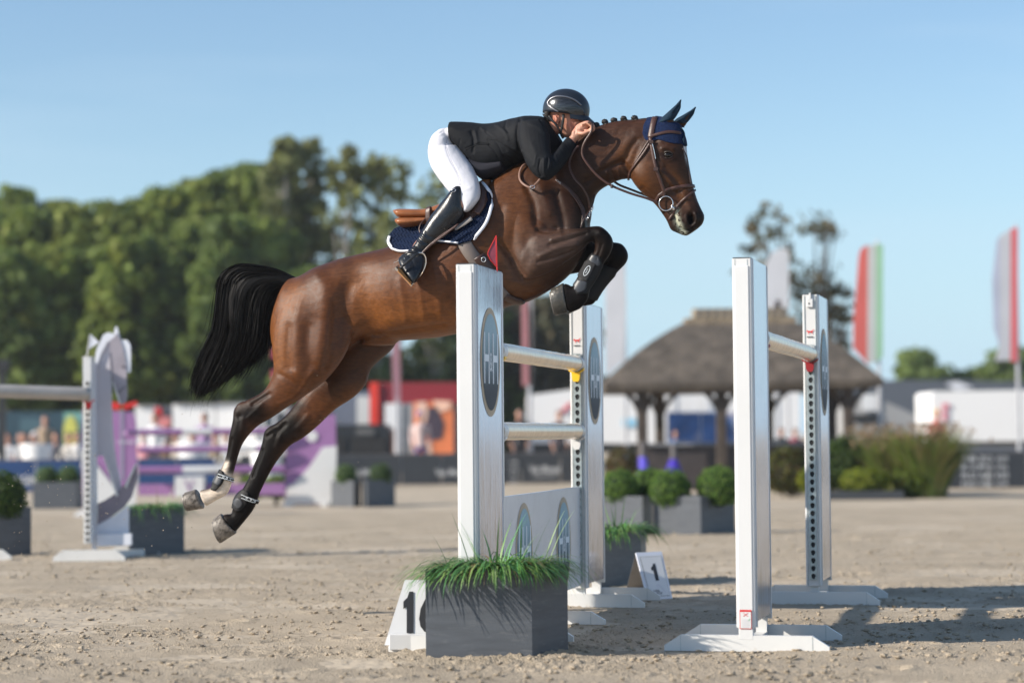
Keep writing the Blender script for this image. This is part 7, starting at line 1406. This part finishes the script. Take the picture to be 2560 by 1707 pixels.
def shrubs():
    def shrub(lab, u, Y, zc, rx, rz, n, size, cols, grassy=False, name='shrub'):
        b = XG(u, Y, 0); t = thing(name, lab, 'shrub', (b[0], Y, 0), 'planting right of the hut')
        if grassy:
            r = np.zeros((n, 3)); a = rng.rand(n)*6.283; q = np.sqrt(rng.rand(n))*rx*.5; r[:, 0] = np.cos(a)*q; r[:, 1] = np.sin(a)*q; d = np.stack([np.cos(a), np.sin(a), 0*a], 1)
            V, F, ix = grass_vf(r, d, rz*(.6+.6*rng.rand(n)), .03+.02*rng.rand(n), np.stack([.05+.25*rng.rand(n), .5+1.0*rng.rand(n)], 1)); o = obj('blades', V, F, M['grass'], t, local=True); attr_color(o, (np.array(cols)[rng.randint(0, len(cols), n)]*(.7+.6*rng.rand(n, 1)))[ix]); o['kind'] = 'stuff'
            m = n//5; p = np.stack([rng.randn(m)*rx*.5, rng.randn(m)*rx*.4, rz*(.75+.35*rng.rand(m))], 1); V, F = leaf_cloud(p, rng.randn(m, 3), .05, 1); o = obj('plumes', V, F, M['leaf'], t, local=True); attr_color(o, np.repeat(np.array([(.32, .22, .13)])*(.7+.6*rng.rand(m, 1)), 4, 0)); o['kind'] = 'stuff'
        else:
            q = rng.randn(n, 3); q /= np.linalg.norm(q, axis=1)[:, None]; p = q*np.array([rx, rx*.8, rz])*(.7+.35*rng.rand(n, 1)); p[:, 2] = np.abs(p[:, 2]+zc); V, F = leaf_cloud(p, q, size); o = obj('leaves', V, F, M['leaf'], t, local=True); attr_color(o, np.repeat(np.array(cols)[rng.randint(0, len(cols), n)]*(.7+.6*rng.rand(n, 1)), 4, 0)); o['kind'] = 'stuff'
            mb = MB(); 
            for k in range(5): mb.tube([(0, 0, 0), (rx*.4*math.cos(k*1.3), rx*.3*math.sin(k*1.3), zc+rz*.3)], [.02, .008], 5)
            mb.build('stems', [bark], t, local=True)
    G1 = [(.17, .25, .04), (.24, .29, .05), (.11, .17, .03)]; G2 = [(.05, .09, .02), (.08, .13, .03)]; G3 = [(.22, .20, .07), (.28, .22, .10), (.15, .19, .05)]
    shrub('dark leafy shrub left of the far right wing', 1975, 40, .45, .5, .42, 1600, .05, [(.06, .07, .02), (.09, .06, .02), (.12, .13, .03)])
    shrub('yellow green low shrub behind the far right wing', 2040, 39, .3, .3, .25, 900, .045, [(.22, .24, .02), (.14, .18, .02)])
    shrub('dark green bush right of the far right wing', 2110, 40, .55, .4, .5, 1500, .05, G2); shrub('bright yellow green low shrub in the black trough', 2165, 38.6, .3, .42, .22, 1500, .04, [(.17, .22, .02), (.24, .26, .03), (.11, .15, .02)])
    shrub('tall clump of green grass with tan plumes', 2240, 39.5, 0, .6, 1.0, 1500, .04, G1+G3, True, 'grass_clump'); shrub('tallest clump of grass with pinkish plumes beside the board', 2315, 39, 0, .7, 1.15, 1800, .04, G1+G3, True, 'grass_clump'); shrub('brownish grass clump against the hut post', 2190, 41, 0, .5, 1.15, 900, .04, G3, True, 'grass_clump'); shrub('olive shrub between the tall grasses', 2285, 38.8, .35, .4, .38, 1200, .04, [(.12, .16, .02), (.08, .12, .02)])
    a, b = XG(2030, 38.2), XG(2258, 38.2); t = thing('trough', 'black planting trough under the yellow green shrubs', 'trough', (a[0], 38.2, 0)); mb = MB(); mb.box((a[0], 38.1, 0), (b[0]-a[0], 0, 0), (0, .4, 0), (0, 0, .14)); mb.build('box', [M['darkgrey']], t)
    shrub('green bedding plants in the purple jump, left', 630, 37.6, .3, .25, .2, 500, .04, G1); shrub('green bedding plants in the purple jump, right', 690, 37.6, .3, .25, .2, 500, .04, G1)
    shrub('autumn plant left of the violet stand', 1555, 41, .55, .3, .35, 700, .045, [(.10, .10, .03), (.14, .09, .04)])
shrubs()

# ================================================================== people in the background
def crowd():
    sk = mat('skin_plain', (.5, .27, .19), .5); hr = mat('hair_plain', (.06, .04, .03), .6)
    def body():
        S = []
        def cap(a, b, r0, r1, n=5): p = np.linspace(0, 1, n)[:, None]; pts = np.array(a)*(1-p)+np.array(b)*p; return tube_vf(pts, list(np.linspace(r0, r1, n)), 10)
        S.append(tube_vf([(0, 0, .86), (0, 0, 1.0), (0, 0, 1.2), (0, 0, 1.38), (0, 0, 1.46)], [.15, .14, .155, .17, .08], 14)); S.append(cap((0, 0, 1.42), (0, 0, 1.55), .055, .055)); S.append(ellipsoid((0, -.01, 1.62), (.078, 0, 0), (0, .095, 0), (0, 0, .115), 14, 10)); S.append(ellipsoid((0, -.105, 1.61), (.014, 0, 0), (0, .02, 0), (0, 0, .025), 8, 6))
        for s in (-1, 1):
            S.append(cap((s*.09, 0, .9), (s*.10, 0, .48), .085, .058)); S.append(cap((s*.10, 0, .48), (s*.10, .02, .08), .056, .038)); S.append(ellipsoid((s*.10, -.06, .05), (.045, 0, 0), (0, .13, 0), (0, 0, .05), 10, 6))
            S.append(cap((s*.18, 0, 1.40), (s*.23, .02, 1.13), .05, .042)); S.append(cap((s*.23, .02, 1.13), (s*.20, -.12, .92), .04, .03)); S.append(ellipsoid((s*.195, -.15, .88), (.025, 0, 0), (0, .04, 0), (0, 0, .05), 8, 6))
        return fuse(S, .016, 3)
    co, F = body(); N = normals(co, F)
    def seated():
        def cap(a, b, r0, r1, n=5): p = np.linspace(0, 1, n)[:, None]; pts = np.array(a)*(1-p)+np.array(b)*p; return tube_vf(pts, list(np.linspace(r0, r1, n)), 10)
        S = [tube_vf([(0, 0, .46), (0, .02, .60), (0, .03, .78), (0, .02, .94), (0, 0, 1.02)], [.16, .15, .155, .17, .08], 14), cap((0, 0, .98), (0, 0, 1.12), .055, .055), ellipsoid((0, -.01, 1.19), (.078, 0, 0), (0, .095, 0), (0, 0, .115), 14, 10)]
        for s in (-1, 1):
            S += [cap((s*.09, 0, .50), (s*.12, -.42, .50), .085, .06), cap((s*.12, -.42, .50), (s*.12, -.40, .08), .058, .04), ellipsoid((s*.12, -.46, .05), (.045, 0, 0), (0, .13, 0), (0, 0, .05), 10, 6), cap((s*.18, .02, .97), (s*.24, -.04, .70), .05, .042), cap((s*.24, -.04, .70), (s*.14, -.26, .60), .04, .03), ellipsoid((s*.13, -.29, .59), (.03, 0, 0), (0, .045, 0), (0, 0, .035), 8, 6)]
        return fuse(S, .016, 3)
    sco, sF = seated()
    for (u0, u1, Yb, lab) in ((-10, 215, 52.0, 'long low bench under the left spectators'), (352, 580, 52.0, 'long low bench behind the purple jump')):
        a_, b_ = XG(u0, Yb, 0), XG(u1, Yb, 0); t = thing('bench', lab, 'bench', (a_[0], Yb, 0), 'spectator benches'); mb = MB(); mb.box((a_[0], Yb-.2, .38), (b_[0]-a_[0], 0, 0), (0, .4, 0), (0, 0, .04)); mb.build('seat', [M['greypole']], t)
        for f in (.02, .5, .96):
            mb = MB(); mb.box((a_[0]+(b_[0]-a_[0])*f, Yb-.15, 0), (.06, 0, 0), (0, .3, 0), (0, 0, .378)); mb.build('leg', [M['darkgrey']], t)
    ppl = [(20, 52, 'white shirt', (.7, .7, .7), (.05, .05, .08)), (52, 54, 'grey shirt', (.25, .26, .28), (.05, .06, .12)), (85, 52, 'white shirt and white hat', (.75, .75, .72), (.3, .28, .22)), (112, 55, 'tan jacket', (.35, .26, .18), (.04, .04, .05)), (60, 50.5, 'rust jumper', (.45, .13, .04), (.05, .05, .06)), (140, 53, 'dark coat', (.05, .05, .07), (.1, .1, .15)), (172, 54, 'pale shirt', (.6, .56, .5), (.08, .08, .1)), (192, 52, 'white blouse', (.75, .72, .68), (.3, .3, .35)),
           (362, 53, 'pink shirt', (.65, .3, .33), (.5, .5, .52)), (388, 51, 'white shirt', (.75, .75, .75), (.06, .06, .1)), (415, 54, 'brown coat', (.2, .13, .08), (.05, .05, .05)), (440, 52, 'cream jumper', (.65, .58, .48), (.1, .09, .1)), (482, 50.5, 'bright white shirt', (.82, .82, .82), (.6, .6, .6)), (512, 54, 'lilac top', (.35, .22, .4), (.1, .1, .2)), (540, 52, 'khaki coat', (.3, .24, .16), (.05, .05, .05)), (566, 54, 'white shirt, half behind the hind leg', (.75, .75, .75), (.1, .1, .2)),
           (1052, 53, 'blue cap and pale shirt', (.6, .45, .42), (.1, .1, .3)), (1955, 50.5, 'dark shirt behind the bar of the hut', (.04, .05, .06), (.04, .04, .05)), (1990, 51, 'maroon shirt behind the bar of the hut', (.25, .05, .08), (.04, .04, .05)), (1690, 51, 'blue shirt behind the left of the bar', (.10, .16, .3), (.1, .1, .12)), (1300, 54, 'black jacket, seen between the jump poles', (.03, .03, .035), (.04, .04, .05)), (1400, 55, 'dark jacket beside the white lorry', (.05, .04, .05), (.06, .06, .07)), (2345, 55, 'yellow hat behind the tall grasses', (.45, .12, .1), (.1, .1, .1))]
    first = None
    for k, (u, Y, desc, sh, tr) in enumerate(ppl):
        sit = k < 16 and k not in (3, 9, 13); Y = 52.0 if sit else Y
        b = XG(u, Y, 0); b[2] = 0; where = 'in the left crowd' if u < 230 else ('behind the purple jump' if u < 600 else ('at the red stand' if u == 1052 else ''))
        if k < 23 and u < 620: where += [' at the far left edge', ', second from the left edge', ' beside the billboard side', ' in the middle', ' nearest the navy boards', ' before the teal lorry', ' before the billboard', ' next to the keyhole post', ', first right of the horse head wing', ' under the red sign', ' before the dark cab', ' before the middle lorry', ' in front of the middle', ' right of the middle', ' near the hind hoof', ''][k] if k < 16 else ''
        t = thing('person', f'{desc} spectator {where}'.strip(), 'person', b, 'spectators beyond the boards', rz=random.uniform(-.4, .4)); s = (.95+.05*rng.rand())*(.72 if k in (19, 17, 18) else 1)
        co_, F_ = (sco, sF) if sit else (co, F); zo = -.44 if sit else 0; fc = co_[F_].mean(1)-[0, 0, zo]; mi = np.where(fc[:, 2] > 1.46, 0, np.where(fc[:, 2] > .90, 1, 2)); mi = np.where((np.abs(fc[:, 0]) > .15)&(fc[:, 2] < .97), 0, mi)
        o = obj('body', co_, F_, [sk, mat('shirt', sh, .8), mat('trousers', tr, .8)], t, smooth=True, mi=mi, local=True); o.scale = (s, s, s)
        V, Fh = ellipsoid((0, .012, 1.65), (.088, 0, 0), (0, .098, 0), (0, 0, .105), 12, 8); V[:, 1] += (V[:, 2] < 1.62)*.03; V[:, 2] += zo*.975
        h = obj('hat' if 'hat' in desc or 'cap' in desc else 'hair', V, Fh, (mat('hat', (.75, .75, .75) if 'white hat' in desc else ((.04, .08, .4) if 'cap' in desc else (.6, .35, .05)), .7) if 'hat' in desc or 'cap' in desc else hr), t, smooth=True, local=True); h.scale = (s, s, s)
    # round white bar tables among the crowd
    for k, (u, Y, lab) in enumerate(((92, 51, 'round white draped table in the left crowd'), (484, 49.8, 'white draped table behind the purple poles'), (665, 50, 'white draped table between the hind legs'))):
        b = XG(u, Y, 0); b[2] = 0; t = thing('draped_table', lab, 'table', b, 'white draped tables beyond the boards'); V = []; sg = 20
        for z, r in ((.02, .42), (.5, .30), (.98, .36), (1.02, .36), (1.025, .01)):
            for i in range(sg): a = 6.283*i/sg; V.append((math.cos(a)*r*(1+(.08*math.sin(5*a) if z < .5 else 0)), math.sin(a)*r, z))
        obj('cloth', V, [[j*sg+i, j*sg+(i+1) % sg, (j+1)*sg+(i+1) % sg, (j+1)*sg+i] for j in range(4) for i in range(sg)], WT, t, smooth=True, local=True)
crowd()

# ================================================================== the air
def haze():
    m = bpy.data.materials.new('haze'); m.use_nodes = True; nt = m.node_tree; nt.nodes.clear(); o = nt.nodes.new('ShaderNodeOutputMaterial'); v = nt.nodes.new('ShaderNodeVolumePrincipled')
    v.inputs['Color'].default_value = (0.95, 0.97, 1.0, 1); v.inputs['Density'].default_value = 0.0005; v.inputs['Anisotropy'].default_value = 0.2; nt.links.new(v.outputs[0], o.inputs['Volume'])
    mb = MB(); mb.box((-60, -4, -1), (120, 0, 0), (0, 150, 0), (0, 0, 18)); h = mb.build('haze', [m]); props(h, 'thin pale summer haze over the showground', 'haze', kind='stuff')
haze()
